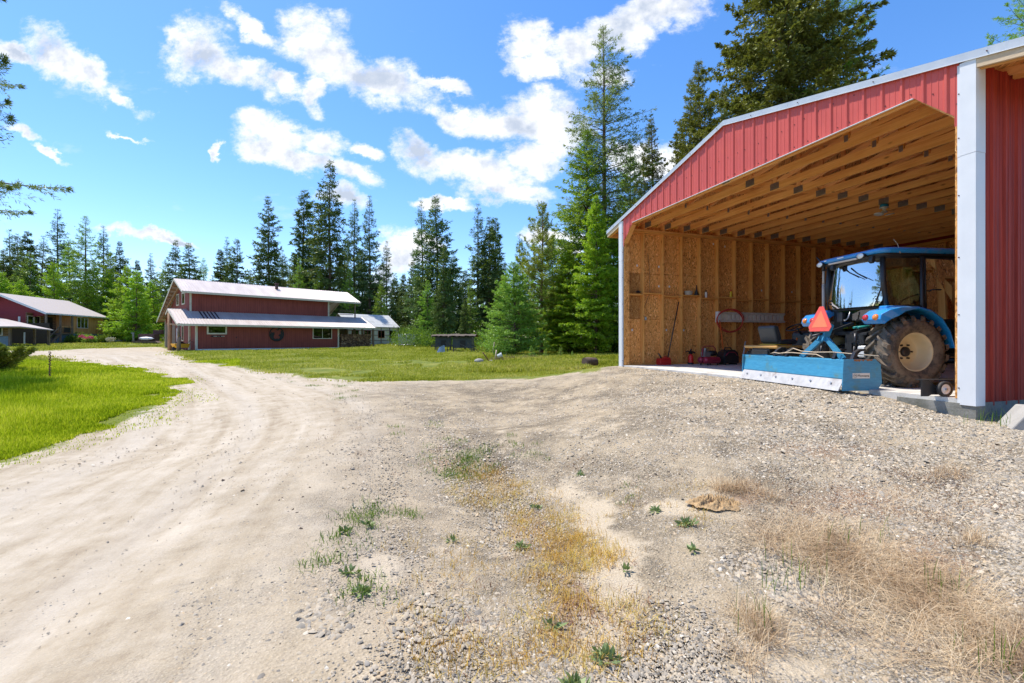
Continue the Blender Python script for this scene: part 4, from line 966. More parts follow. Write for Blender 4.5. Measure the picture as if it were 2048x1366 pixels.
tag(MB().tube(w_, .005, 5).build('cable', M['darksteel']), 'thin grey cable running up from the blue electrical box', 'cable')
v, z = wall_hit(1276, 584, .09); g = G('bracket_clip', .09, v, shelf_z(v), 'small black clamp on the first bay shelf', 'clamp'); MB().box(-.03, -.05, 0, .03, .05, .03).box(-.02, -.02, .03, .02, .03, .055).build('clamp_body', M['black'], g)
TAGL = ['white tag above the shelf in the first bay from the garage opening', 'upper white tag above the shelf in the second bay', 'lower white tag just above the shelf in the second bay', 'white tag above the shelf left of the plastic tub bay', 'white tag low in the first bay from the opening',
        'white tag low in the third bay, left of the iron bar', 'white tag low in the fourth bay, right of the iron bar', 'white tag inside the ring of the hanging red hose', 'white tag above the ladder, left of the next one', 'white tag on the dark wall nearest the tractor exhaust', 'right one of two white tags high on the wall', 'left one of two white tags high on the wall']
for k, (px, py) in enumerate(((1274.5, 531), (1318, 533.5), (1318, 572.5), (1339, 573), (1264.5, 660), (1333, 660), (1367.5, 660.5), (1453, 662), (1523.5, 581), (1584, 584), (1450, 493), (1427, 488))):
    v, z = wall_hit(px, py, .03); q = MB().box(-.001, -.022, -.028, .001, .022, .028); q.build('paper_tag', M['white'], None); oo = COL.objects[-1] if False else bpy.context.scene.objects[-1]
    tg = [o_ for o_ in bpy.data.objects if o_.name.startswith('paper_tag')][-1]
    tg.location = GARM @ Vector((.0245, v, z)); tg.rotation_euler = (0, 0, GAR_RZ); tag(tg, TAGL[k], 'tag', 'grade tags stapled to the left wall')
# ceiling fixture
g = G('ceiling_light', GW/2, .603+.6096*6+.0, 3.598, 'white lamp holder with blue base under the ceiling trusses', 'ceiling light')
MB().lathe([(0, 0), (.075, 0), (.08, -.03), (.075, -.065), (0, -.065)], 20).build('junction_box', simple('box_cyan', (.01, .22, .42), .4), g)
MB().lathe([(.0, -.066), (.085, -.066), (.085, -.078), (.035, -.085), (.028, -.13), (.05, -.14), (.06, -.165), (.045, -.18), (0, -.18)], 20).build('lamp_holder', M['white'], g)
for s in (-1, 1):
    Mx = Matrix.Translation((s*.10*.3, s*.12, -.20)) @ Matrix.Rotation(s*.25, 4, 'X'); MB().lathe([(0, 0), (.055, -.0), (.085, -.012), (.088, -.02), (.07, -.024), (0, -.02)], 20, Mx).build('lamp_panel', M['white'], g)
# snow-plough dolly wheel by the right jamb
u_, v_ = floor_hit(1886, 793); p = GARM @ Vector((u_, v_, 0)); 
g = empty('wheel_dolly', p, RAD(2), 'black steel dolly with one small white-hubbed wheel beside the right corner trim', 'dolly')
MB().prism([(-.245, .0), (-.245, .20), (-.16, .20), (-.12, .16), (-.02, .10), (-.02, .02), (-.12, .02), (-.16, .0)], .02, .028).box(-.245, .0, .192, .20, .10, .200).build('frame', M['black'], g)
Mx = Matrix.Translation((0, -.02, .089)) @ Matrix.Rotation(pi/2, 4, 'X')
MB().lathe([(.062, -.022), (.082, -.022), (.090, -.014), (.091, 0), (.090, .014), (.082, .022), (.062, .022)], 28, Mx).build('tyre', M['rubber'], g)
MB().lathe([(.062, -.015), (.062, .014), (.052, .010), (.03, .006), (.02, .016), (0, .018)], 24, Mx).build('rim', M['white'], g)
MB().lathe([(.012, .012), (.012, .03), (0, .032)], 10, Mx).build('axle_nut', M['steel'], g)
# concrete block at the right edge
p = Vector((5.62, 4.52, th(5.52, 4.5)-.03)); g = empty('concrete_block', p, RAD(-28), 'pale concrete wheel stop with sloping end beside the garage corner', 'concrete block')
cb = MB(); n = 1.4
cb.prism([(-.55, 0), (-.38, .25), (n, .25), (n, 0)], -.20, .14).build('block', M['concblock'], g, bevel=.012)
MB().box(-.02, -.212, .17, .30, -.198, .24).build('recess_shade', M['concdark'], g)  # dark plate on the face, coloured as the shade of a hollow
# ================================================================ RED BARN HOUSE
M['barn'] = mk('barn_siding'); m_, N, b, o = M['barn']; M['barn'] = m_
tc = N('ShaderNodeTexCoord').outputs['Object']; sx = N('ShaderNodeSeparateXYZ', i0=tc)
gv = N.math('PINGPONG', N.math('ADD', sx.outputs[0], N.math('MULTIPLY', sx.outputs[1], 1.)), .1); gl = N.rng(gv, 0., .012)
cl = N.mix(N.rng(N.noise(N.map(tc, scale=(2, 2, .4)), 1.6, 6., .65), .35, .65), (.22, .044, .030), (.30, .066, .046))
N.put(b.inputs['Base Color'], N.mix(gl, (.06, .012, .012), cl)); b.inputs['Roughness'].default_value = .75
N.put(b.inputs['Normal'], N('ShaderNodeBump', Strength=.6, Distance=.01, Height=gl))
def roofmetal(name, c0, c1, rough=.4):
    m_, N, b, o = mk(name); tc = N('ShaderNodeTexCoord').outputs['Object']
    n = N.noise(N.map(tc, scale=(1.2, .3, .3)), 1.5, 6., .6); N.put(b.inputs['Base Color'], N.mix(N.rng(n, .35, .65), c0, c1)); b.inputs['Roughness'].default_value = rough; b.inputs['Metallic'].default_value = .15
    return m_
M['roofm'] = roofmetal('pale_roof_metal', (.44, .375, .345), (.54, .475, .44)); M['roofd'] = simple('dark_roof_panel', (.02, .03, .045), .25)
M['log'] = wood('peeled_log', (.20, .10, .045), (.45, .27, .15), 2, knots=True, grain=6.); M['greywood'] = wood('weathered_wood', (.12, .085, .06), (.30, .22, .16), 2)
M['soffit'] = wood('soffit_wood', (.20, .10, .04), (.42, .25, .12), 0, knots=False)
M['dark'] = simple('dark_interior', (.02, .018, .016), .8); M['iron'] = simple('black_iron', (.012, .013, .016), .6)
BZ = .52
brn = empty('barn_house', (-27.9, 40, BZ), atan2(.740, .673), 'long two storey dark red barn with pale metal roofs and a porch along the side', 'barn')
BL = 13.2; TOPH = 2.41
MB().box(0, 0, .22, BL, .08, 2.53).build('wall', M['barn'], brn)['label'] = 'lower long red wall'
MB().box(.1, 2.4, 2.5, 13.25, 2.48, 5.35).build('wall', M['barn'], brn)['label'] = 'upper long red wall'
gw = MB(); gz_ = lambda g: 5.45+.43*(g-1.9) if g <= 5.0 else 6.80-.50*(g-5.0)
gw.prism([(.08, .1), (.08, 2.5), (2.4, 3.6), (2.4, 5.4), (5.0, 6.55), (11.9, 3.1), (11.9, .1)], .02, .10, ax='x')
gw.build('gable_wall', M['barn'], brn); 
MB().prism([(.08, .1), (.08, 2.5), (2.4, 3.6), (2.4, 5.4), (5.0, 6.55), (11.9, 3.1), (11.9, .1)], BL-.1, BL-.02, ax='x').build('gable_wall', M['barn'], brn)
MB().box(0, 11.9, .1, BL, 12., 3.1).build('wall', M['barn'], brn)
MB().box(.0, -.03, .0, BL, .06, .20).build('skirt_board', M['white'], brn)
MB().box(.02, .0, -.2, BL-.02, .07, .0).build('footing', M['concdark'], brn)
for x, g_, z0, z1 in ((-.02, -.03, .1, 2.5), (BL-.12, -.03, .1, 2.5), (.06, 2.37, 3.5, 5.4), (13.13, 2.37, 3.5, 5.4), (-.02, 11.88, .1, 3.1), (-.02, 2.3, .1, 2.7)):
    MB().box(x, g_, z0, x+.16, g_+.16, z1).build('corner_board', M['ivory'], brn)
def slope_roof(par, name, t0, t1, g0, z0, g1, z1, mat, ribs=.228, th_=.05):
    mb = MB(); d = Vector((0, g1-g0, z1-z0)); n = Vector((0, -(z1-z0), g1-g0)).normalized()*.018; dn = n.normalized()*th_
    x = t0
    while x < t1-1e-6:
        x1 = min(x+ribs, t1); a = (x, g0, z0); 
        P = [(x, 0), (x+.03, 1), (x+.06, 1), (x+.09, 0), (x1, 0)] if x1-x > .1 else [(x, 0), (x1, 0)]
        vs = []
        for (xx, k) in P: vs += [Vector((xx, g0, z0))+n*k, Vector((xx, g1, z1))+n*k]
        mb.add(vs, [(2*i, 2*i+2, 2*i+3, 2*i+1) for i in range(len(P)-1)], False); x = x1
    a = [Vector((t0, g0, z0))-dn, Vector((t1, g0, z0))-dn, Vector((t1, g1, z1))-dn, Vector((t0, g1, z1))-dn]
    mb.add(a, [(3, 2, 1, 0)], False)
    for (p, q) in ((0, 1), (1, 2), (2, 3), (3, 0)):
        mb.add([a[p], a[q], a[q]+dn*.98, a[p]+dn*.98], [(0, 1, 2, 3)], False)
    return mb.build(name, mat, par)
slope_roof(brn, 'roof', -.60, 16.9, 1.9, 5.45, 5.0, 6.83, M['roofm'])['label'] = 'upper roof slope of pale ribbed metal'
slope_roof(brn, 'roof', -.60, 16.9, 12.6, 2.98, 5.0, 6.83, M['roofm'])
slope_roof(brn, 'porch_roof', -1.43, 17.5, -.5, 2.41, 2.42, 3.68, M['roofm'])['label'] = 'long lower shed roof of pale ribbed metal'
slope_roof(brn, 'porch_roof', -1.43, .02, -.5+.0, 2.405, 3.05, 3.84, M['roofm']); slope_roof(brn, 'porch_roof', -1.43, .0, 3.9, 3.42, 3.05, 3.85, M['roofm'])
for k in range(5):
    x = .75+.30*k; mb = MB(); f = lambda s: (-.5+2.92*s, 2.41+1.27*s+.022)
    mb.add([(x, *f(.42)), (x+.13, *f(.42)), (x+.13, *f(.97)), (x, *f(.97))], [(0, 1, 2, 3)]).build('skylight_panel', M['roofd'], brn)
def fascia(t0, g0, z0, t1, g1, z1, h=.16, w=.03, nm='fascia', mat='ivory'):
    return MB().bar((t0, g0, z0), (t1, g1, z1), w, h).build(nm, M[mat], brn)
fascia(-.60, 1.88, 5.34, 16.9, 1.88, 5.34); fascia(-1.43, -.52, 2.31, 17.5, -.52, 2.31)
fascia(-.62, 1.9, 5.36, -.62, 5.0, 6.73); fascia(-.62, 5.0, 6.73, -.62, 12.6, 2.88, .2); fascia(-1.45, -.5, 2.32, -1.45, 3.05, 3.74); fascia(-1.45, 3.05, 3.74, -1.45, 3.9, 3.34)
fascia(16.92, 1.9, 5.36, 16.92, 5.0, 6.73); fascia(16.92, 5.0, 6.73, 16.92, 12.6, 2.88); fascia(17.52, -.5, 2.32, 17.52, 2.42, 3.58)
for k in range(12):
    s = k/11; g_ = 5.3+7.0*s; z = 6.83-.507*(g_-5.0)-.16; MB().box(-.55, g_-.04, z-.08, .02, g_+.04, z+.06).build('lookout', M['soffit'], brn)
MB().bar((-.45, 11.6, 3.15), (-.45, 4.0, 5.9), .10, .12).build('gable_brace', M['soffit'], brn)
def window(par, x, z, w, h, g=-.02, axis='x', fr=.10, panes=1, mat='ivory', gl='wglass'):
    """casing + glass set in the wall; axis x: along local x on plane y=g, axis y: along y on plane x=g"""
    s = -1
    def bx(mb, a0, z0, a1, z1, d0, d1):
        return mb.box(a0, g+d0, z0, a1, g+d1, z1) if axis == 'x' else mb.box(g+d0, a0, z0, g+d1, a1, z1)
    mb = MB(); bx(mb, x, z, x+w, z+fr, -.03, .03); bx(mb, x, z+h-fr, x+w, z+h, -.03, .03); bx(mb, x, z+fr, x+fr, z+h-fr, -.028, .028); bx(mb, x+w-fr, z+fr, x+w, z+h-fr, -.028, .028)
    for k in range(1, panes): q = x+w*k/panes; bx(mb, q-.025, z+fr, q+.025, z+h-fr, -.02, .02)
    f = mb.build('window', M[mat], par)
    mb = MB(); bx(mb, x+fr, z+fr, x+w-fr, z+h-fr, -.010, -.004); mb.build('pane', M[gl], f)
    return f
def barn_t(px, g):
    r = (px-CX)/F; A_ = (-27.9-.740*g, 40+.673*g); return (r*A_[1]-A_[0])/(.673-r*.740)
def barn_z(px, py, g):
    t = barn_t(px, g); return (HY-py)/F*(40+.673*g+.740*t)+EYE-BZ
t0, t1 = barn_t(413.5, 0), barn_t(453.7, 0); wn = window(brn, t0, barn_z(430, 668.7, 0), t1-t0, (668.7-649.9)/F*(40+.74*t0), fr=.13, gl='wglass'); wn['label'] = 'wide window with red flower box scene inside'
t0, t1 = barn_t(625.4, 0), barn_t(663.7, 0); window(brn, t0, barn_z(645, 677.7, 0), t1-t0, 1.22, fr=.07, panes=2)
gx_ = lambda px: None
window(brn, 3.75, 4.35, 1.1, 1.15, g=.0, axis='y', fr=.12); window(brn, 6.0, 4.35, 1.05, 1.15, g=.0, axis='y', fr=.12, panes=2)
window(brn, 4.2, .9, .7, 1.5, g=.0, axis='y', fr=.1); MB().box(-.02, 6.0, .1, .01, 6.9, 2.15).build('door', M['white'], brn)
MB().box(-.015, 7.4, .1, .012, 11.6, 2.6).build('barn_door', M['greywood'], brn)
# wall plaque and round metal silhouette
t0, t1 = barn_t(420, 0), barn_t(447, 0); zc = barn_z(433, 672.5, 0)
pq = MB().prism([(t0, zc), (t0+.15, zc+.07), (t1-.15, zc+.07), (t1, zc), (t1-.15, zc-.07), (t0+.15, zc-.07)], -.035, -.015).build('plaque', M['iron'], brn)
ink = simple('plaque_paint', (.6, .58, .5), .6); Mt = Matrix.Translation(((t0+t1)/2, -.037, zc)) @ Matrix.Rotation(pi/2, 4, 'X')
for k in range(9):
    if k in (3, 5): continue
    xx = t0+.28+.10*k; MB().box(xx, -.040, zc-.03, xx+.06, -.036, zc+.03).build('lettering', ink, pq) if k != 4 else MB().box(xx, -.040, zc-.03, xx+.03, -.036, zc+.03).build('lettering', ink, pq)
tc_ = barn_t(553, 0); zc = barn_z(553, 668.3, 0); R_e = .66
ring = MB(); pts = [Vector((tc_+R_e*cos(2*pi*k/40), -.05, zc+R_e*sin(2*pi*k/40))) for k in range(41)]; ring.tube(pts, .055, 6, cap=False)
em = ring.build('round_emblem', M['iron'], brn); em['label'] = 'round black iron silhouette of animals and land'
def sil(P, y=-.045):
    return MB().prism([(tc_+a*R_e, zc+c_*R_e) for a, c_ in P], y-.008, y).build('silhouette', M['iron'], em)
sil([(-.98, -.1), (-.8, .1), (-.75, .35), (-.55, .2), (-.35, .35), (-.28, .0), (-.42, -.25), (-.40, -.6), (-.2, -.75), (.05, -.62), (.3, -.72), (.5, -.45), (.25, -.2), (.45, .05), (.62, -.05), (.55, .3), (.6, .6), (.8, .35), (.96, .0), (.85, -.45), (.5, -.85), (0, -1), (-.5, -.85), (-.85, -.45)])
sil([(-.2, .75), (.15, .72), (.25, .95), (.45, .8), (.3, .6), (.1, .55)])
MB().box(tc_-3.6, -.035, 1.18, tc_-3.52, -.01, 1.30).build('tap', M['iron'], brn)
# chimney vents on the roof
MB().tube([(8.35, 4.3, 6.4), (8.35, 4.3, 7.05)], .16, 12).tube([(8.35, 4.3, 7.02), (8.35, 4.3, 7.12)], .22, 12).build('chimney', simple('rust_flue', (.12, .06, .05), .7), brn)
MB().tube([(5.0, 5.3, 6.5), (5.0, 5.3, 7.0)], .08, 8).build('vent_pipe', M['steel'], brn)
# porch posts: forked trunk and twin logs
def post_(name, pts, r, lab=None, mt='log'):
    o_ = MB().tube(pts, r, 10).build(name, M[mt], brn)
    if lab: o_['label'] = lab
post_('porch_post', [(-1.3, -.32, -.15), (-1.28, -.30, 1.1), (-1.25, -.25, 1.25)], [.17, .14, .16], 'forked tree trunk porch post', 'greywood')
post_('porch_post', [(-1.27, -.28, 1.15), (-1.35, -.42, 1.6), (-1.3, -.45, 2.45)], [.10, .09, .08], mt='greywood'); post_('porch_post', [(-1.25, -.28, 1.15), (-1.2, .12, 1.7), (-1.3, .15, 2.6)], [.10, .09, .08], mt='greywood')
post_('porch_post', [(-1.3, 2.85, -.15), (-1.3, 2.85, 3.7)], .15, 'peeled log porch post, one of a pair'); post_('porch_post', [(-1.28, 3.3, -.15), (-1.28, 3.3, 3.6)], .13)
MB().box(-.10, 1.75, .1, .04, 1.95, 2.9).build('porch_post', M['ivory'], brn)
MB().bar((-1.3, -.4, 2.42-.12), (-1.3, 3.8, 2.5), .14, .16).build('porch_beam', M['log'], brn)
MB().box(-1.6, -.3, -.20, .0, 4.2, .04).build('porch_slab', M['concrete'], brn)
# balcony at the far end
MB().box(16.3, 2.2, 3.6, 16.42, 2.32, 5.4).build('balcony_post', M['greywood'], brn)
for g_ in (2.25, 8.): MB().box(16.3, g_, .0, 16.44, g_+.14, 3.2 if g_ > 3 else 3.5).build('balcony_post', M['greywood'], brn)
MB().box(BL, 2.45, 3.30, 16.5, 8.2, 3.45).build('balcony_deck', M['greywood'], brn)
for z in (3.95, 4.35): MB().box(14.6, 2.55, z, 16.3, 2.62, z+.07).build('balcony_rail', M['greywood'], brn)
MB().bar((13.25, 2.42, 5.0), (14.0, 2.42, 5.35), .08, .08).build('eave_brace', M['greywood'], brn)
# woodshed posts under the long roof
for x, y in ((17.2, -.35), (17.2, 2.2), (15.1, 2.2), (13.6, 2.2)): MB().box(x, y, -.1, x+.14, y+.14, 2.45 if y < 0 else 3.4).build('shed_post', M['greywood'], brn)
BM = Matrix.Translation((-27.9, 40, BZ)) @ Matrix.Rotation(atan2(.740, .673), 4, 'Z')
def B(name, x, y, z, label, cat, rz=0): return empty(name, BM @ Vector((x, y, z)), atan2(.740, .673)+rz, label, cat)
# firewood: a stack of split logs, ends showing
fw = B('firewood_stack', 13.5, .1, .02, 'long chest high stack of split firewood under the barn roof end', 'firewood')
mb = MB(); rd = random.Random(5); ends = MB()
m_, N, b, o = mk('firewood'); isl = N('ShaderNodeNewGeometry').outputs['Random Per Island']; tc = N('ShaderNodeTexCoord').outputs['Object']
N.put(b.inputs['Base Color'], N.mix(N.rng(N.noise(tc, 12., 4.), .3, .7), N.ramp(isl, [(0, (.07, .04, .025)), (.4, (.25, .14, .07)), (.75, (.48, .30, .16)), (1, (.65, .46, .27))]), (.09, .05, .03))); b.inputs['Roughness'].default_value = .9
z = .06
while z < 1.62:
    x = rd.uniform(0, .1)
    while x < 3.65:
        r = rd.uniform(.055, .095); k = rd.choice((3, 4, 5, 8)); a0 = rd.uniform(0, 6)
        poly = [(x+r*cos(a0+2*pi*i/k)*1.15, z+r*sin(a0+2*pi*i/k)) for i in range(k)]; d = rd.uniform(-.06, .05)
        mb.prism(poly, d, d+.42); x += r*1.75
    z += .125
mb.build('split_logs', m_, fw)
# greenhouse beyond
gh = empty('greenhouse', (*[0, 0], 0), 0, 'translucent panelled greenhouse with timber battens behind the barn', 'greenhouse')
P0 = BM @ Vector((24.6, 5.7, 0)); P0.z = .92; gh.location = P0; gh.rotation_euler = (0, 0, atan2(-.740, -.673)); gh.scale = (1, 1, 1.16)
m_, N, b, o = mk('fibreglass'); tc = N('ShaderNodeTexCoord').outputs['Object']; n_ = N.noise(tc, 2.2, 7., .7)
N.put(b.inputs['Base Color'], N.mix(N.rng(n_, .35, .7), (.62, .62, .56), (.82, .82, .76))); b.inputs['Roughness'].default_value = .55; M['fib'] = m_
gr_, N, b, o = mk('roof_panels'); tc = N('ShaderNodeTexCoord').outputs['Object']; bk = N('ShaderNodeTexBrick'); N.put(bk.inputs['Vector'], tc); bk.inputs['Scale'].default_value = 1.0
bk.inputs['Color1'].default_value = (.50, .51, .50, 1); bk.inputs['Color2'].default_value = (.58, .585, .57, 1); bk.inputs['Mortar'].default_value = (.72, .72, .70, 1); bk.inputs['Mortar Size'].default_value = .03; bk.inputs['Brick Width'].default_value = 1.2; bk.inputs['Row Height'].default_value = .6
N.put(b.inputs['Base Color'], bk.outputs[0]); b.inputs['Roughness'].default_value = .5
# local +x runs to the left along the long side
GHL = 7.3
MB().box(0, 0, -.2, GHL, .06, 2.0).build('wall', M['fib'], gh); MB().prism([(0, -.2), (0, 2.0), (-2.6, 3.5), (-5.2, 2.0), (-5.2, -.2)], 0, .06, ax='x').build('end_wall', M['fib'], gh)
mb = MB(); mb.add([(-.15, .22, 1.93), (GHL, .22, 1.93), (GHL, -2.6, 3.42), (-.15, -2.6, 3.42), (-.15, .22, 1.99), (GHL, .22, 1.99), (GHL, -2.6, 3.48), (-.15, -2.6, 3.48)], [(0,1,2,3),(7,6,5,4),(0,4,5,1),(1,5,6,2),(2,6,7,3),(3,7,4,0)]).build('roof', gr_, gh)
mb = MB(); mb.add([(-.15, -5.4, 1.93), (GHL, -5.4, 1.93), (GHL, -2.6, 3.42), (-.15, -2.6, 3.42), (-.15, -5.4, 1.99), (GHL, -5.4, 1.99), (GHL, -2.6, 3.485), (-.15, -2.6, 3.485)], [(0,1,2,3),(7,6,5,4),(0,4,5,1),(1,5,6,2),(2,6,7,3),(3,7,4,0)]).build('roof', gr_, gh)
MB().box(0, -5.2, -.2, GHL, -5.14, 2.0).build('wall', M['fib'], gh)
for k in range(6): MB().box(.05+1.3*k, .062, -.2, .13+1.3*k, .12, 2.0).build('batten', M['greywood'], gh)
for z in (.42, 1.02, 1.55, 1.93): MB().box(0, .062, z, GHL, .10, z+.06).build('batten', M['greywood'], gh)
MB().bar((.3, .14, 1.2), (1.6, .14, .0), .05, .06).build('prop', M['greywood'], gh)
for x in (.5, 2.2, 4.2, 5.9): window(gh, x, .75, .95, .85, g=.11, fr=.05, mat='iron' if x in (.5,) else 'barn', panes=2, gl='wglass')
# chain link pen
m_, N, b, o = mk('chain_link'); tc = N('ShaderNodeTexCoord').outputs['Object']; x_ = N('ShaderNodeSeparateXYZ', i0=tc)
u = N.math('ADD', x_.outputs[0], x_.outputs[1]); p1 = N.math('PINGPONG', N.math('ADD', u, x_.outputs[2]), .045); p2 = N.math('PINGPONG', N.math('SUBTRACT', u, x_.outputs[2]), .045)
w1 = N.math('MINIMUM', p1, p2); b.inputs['Base Color'].default_value = (.45, .46, .47, 1); b.inputs['Metallic'].default_value = .6; N.put(b.inputs['Alpha'], N.rng(w1, .006, .009, 1., 0.)); M['mesh'] = m_
pn = empty('dog_pen', at(797, 690.5, 50), .12, 'low galvanised chain link pen at the corner of the greenhouse', 'pen')
PX, PY = 1.75, 2.0
for i, (x, y) in enumerate(((0, 0), (PX/2, 0), (PX, 0), (0, PY), (PX, PY))): MB().tube([(x, y, -.1), (x, y, 1.25)], .022, 8).build('post', M['steel'], pn)
for z in (.05, 1.22): MB().tube([(0, 0, z), (PX, 0, z), (PX, PY, z), (0, PY, z), (0, 0, z)], .018, 6).build('rail', M['steel'], pn)
for a, c_ in (((0, 0), (PX, 0)), ((PX, 0), (PX, PY)), ((PX, PY), (0, PY)), ((0, PY), (0, 0))):
    MB().add([(*a, .05), (*c_, .05), (*c_, 1.22), (*a, 1.22)], [(0, 1, 2, 3)]).build('wire_mesh', M['mesh'], pn)
# yellow cart on the porch
M['yel'] = simple('yellow_plastic', (.80, .42, .02), .4)
cp = Vector((-27.9, 40, 0)); g = B('garden_cart', -.85, .9, .06, 'yellow wheelbarrow with black load standing on the barn porch', 'wheelbarrow', .3)
MB().prism([(-.55, .25), (-.75, .62), (.55, .62), (.45, .25)], -.3, .3).build('tub', M['yel'], g, bevel=.04)
MB().ball((-.1, 0, .66), .4, .24, .16, 10, 6, .2, 2).build('load', M['iron'], g); MB().tube([(.3, .25, .3), (.9, .25, .95)], .02, 6).tube([(.3, -.25, .3), (.9, -.25, .95)], .02, 6).build('handles', M['greywood'], g)
Mx = Matrix.Translation((-.6, 0, .18)) @ Matrix.Rotation(pi/2, 4, 'X'); MB().lathe([(.0, -.04), (.17, -.04), (.18, 0), (.17, .04), (0, .04)], 18, Mx).build('wheel', M['rubber'], g)
for s in (-.2, .2): MB().box(.3, s-.02, 0, .34, s+.02, .3).build('leg', M['iron'], g)
# ================================================================ LOG HOUSE
lh = empty('log_house', (-.89*64, 64, 1.0), 0, 'timber and red sided house with pale roof, porch stairs and low carport at left', 'house')
# local frame: x along the eave side (receding, right end at origin), y to the left into the house
Ld = Vector((-224, 907)).normalized(); lh.rotation_euler = (0, 0, atan2(-Ld.y, -Ld.x))   # +x points back toward the camera along the eave
# in this frame +y points to the right of +x turned 90deg ccw: that is away from the house, so depth is -y
LL = 11.6; EH = EYE-1.0+3.16; FL = EYE-1.0+.80
mk_ = wood('board_batten', (.45, .18, .06), (.80, .44, .18), 2, knots=False, grain=3.); M['bb'] = mk_
m_, N, b, o = mk('log_courses'); tc = N('ShaderNodeTexCoord').outputs['Object']; zz = N('ShaderNodeSeparateXYZ', i0=tc).outputs[2]
cr = N.math('PINGPONG', zz, .11); n_ = N.noise(N.map(tc, scale=(.4, .4, 4)), 3., 5., .6)
N.put(b.inputs['Base Color'], N.mix(N.rng(cr, .012, .035), (.025, .015, .01), N.mix(N.rng(n_, .3, .7), (.14, .075, .035), (.36, .22, .12)))); N.put(b.inputs['Normal'], N('ShaderNodeBump', Strength=1., Distance=.05, Height=cr)); b.inputs['Roughness'].default_value = .8; M['logs'] = m_
m_, N, b, o = mk('lap_siding_red'); tc = N('ShaderNodeTexCoord').outputs['Object']; zz = N('ShaderNodeSeparateXYZ', i0=tc).outputs[2]
cr = N.math('FRACT', N.math('MULTIPLY', zz, 5.5)); N.put(b.inputs['Base Color'], N.mix(N.rng(cr, .0, .12, 0., 1.), (.08, .01, .02), (.26, .025, .045))); b.inputs['Roughness'].default_value = .6; N.put(b.inputs['Normal'], N('ShaderNodeBump', Strength=.6, Distance=.03, Height=cr)); M['lap'] = m_
M['tarp'] = simple('blue_grey_panel', (.16, .24, .34), .6, 0., .2, 4.); M['shingle'] = simple('pale_shingle', (.42, .37, .345), .8, 0., .1, 20.)
RG = -4.67; RH = EYE-1.0+5.37
MB().box(.35, -.50, FL, 6.9, -.42, EH-.02).build('wall', M['bb'], lh)['label'] = 'vertical board wall with white window'
MB().box(.35, -9., -.2, .43, -.5, EH-.05).build('wall', M['bb'], lh)
MB().box(6.9, -2.0, FL, LL-.1, -1.92, EH).build('wall', M['logs'], lh)['label'] = 'recessed log wall behind the porch'
MB().box(6.82, -2.0, FL, 6.9, -.5, EH).build('wall', M['bb'], lh)
MB().box(.35, -.46, -.9, 9.2, -.40, FL-.02).build('foundation', M['tarp'], lh); MB().box(9.2, -2.0, -1.6, LL-.1, -1.95, FL).build('basement_wall', M['logs'], lh)
MB().box(LL-1.2, -9., FL-2.2, LL-1.1, -2.0, EH).build('wall', M['logs'], lh)
# gable in red lap siding facing the camera
MB().prism([(-2.6, EH-.6), (-.55, EH-.25), (RG, RH-.12), (-9.2, EH-.6), (-9.2, EH-1.9), (-2.6, EH-1.9)], LL-1.1, LL-1.02, ax='x').build('gable_wall', M['lap'], lh)
MB().box(LL-1.02, -3.3, EH-1.75, LL-.98, -3.1, EH-.45).build('white_trim', M['white'], lh)
def slab_roof(par, name, x0, x1, y0, z0, y1, z1, mat, t=.10):
    return MB().add([(x0, y0, z0-t), (x1, y0, z0-t), (x1, y1, z1-t), (x0, y1, z1-t), (x0, y0, z0), (x1, y0, z0), (x1, y1, z1), (x0, y1, z1)], [(0,1,2,3),(7,6,5,4),(0,4,5,1),(1,5,6,2),(2,6,7,3),(3,7,4,0)]).build(name, mat, par)
slab_roof(lh, 'roof', -.0, LL, .0, EH, RG, RH, M['shingle']); slab_roof(lh, 'roof', -.0, LL, -9.34, EH, RG, RH-.001, M['shingle'])
slab_roof(lh, 'roof_edge', -.02, LL+.04, .03, EH-.04, .0, EH-.03, M['white'], .14)
for y1, y2 in ((0, RG), (RG, -9.34)):
    z1 = EH if y1 == 0 else RH; z2 = RH if y1 == 0 else EH
    MB().bar((LL+.02, y1, z1-.11), (LL+.02, y2, z2-.11), .05, .22, up=(0, 0, 1)).build('rake_board', M['white'], lh)
window(lh, 3.6, FL+.70, 2.1, 1.40, g=-.40, fr=.06, panes=3, mat='white'); 
for x in (9.5, 10.5): window(lh, x, FL+.7, .9, 1.3, g=-1.9, fr=.07, mat='ivory')
MB().box(7.5, -1.92, FL, 8.8, -1.88, FL+1.95).build('door', M['dark'], lh)
for x in (6.95, 9.0, LL-.3): MB().box(x, -.22, FL-2.0 if x > 6 else FL-.1, x+.16, -.06, EH-.05).build('porch_post', M['greywood'], lh)
MB().box(6.9, -1.95, FL-.12, 9.2, -.05, FL-.02).build('porch_deck', M['greywood'], lh); MB().box(7.0, -.14, FL+.75, 9.0, -.07, FL+.83).build('porch_rail', M['bb'], lh); MB().box(7.4, -.12, FL+.1, 8.5, -.09, FL+.7).build('porch_panel', M['dark'], lh)
stp = MB()
for k in range(9): stp.box(9.1+.26*k, -1.3, FL-.2-.20*k, 9.4+.26*k, -.2, FL-.15-.20*k)
stp.bar((9.1, -.18, FL-.1), (11.5, -.18, FL-1.95), .06, .28).build('stairs', M['greywood'], lh); MB().bar((9.0, -.12, FL+.95), (11.6, -.12, FL-1.0), .06, .08).build('stair_rail', M['greywood'], lh)
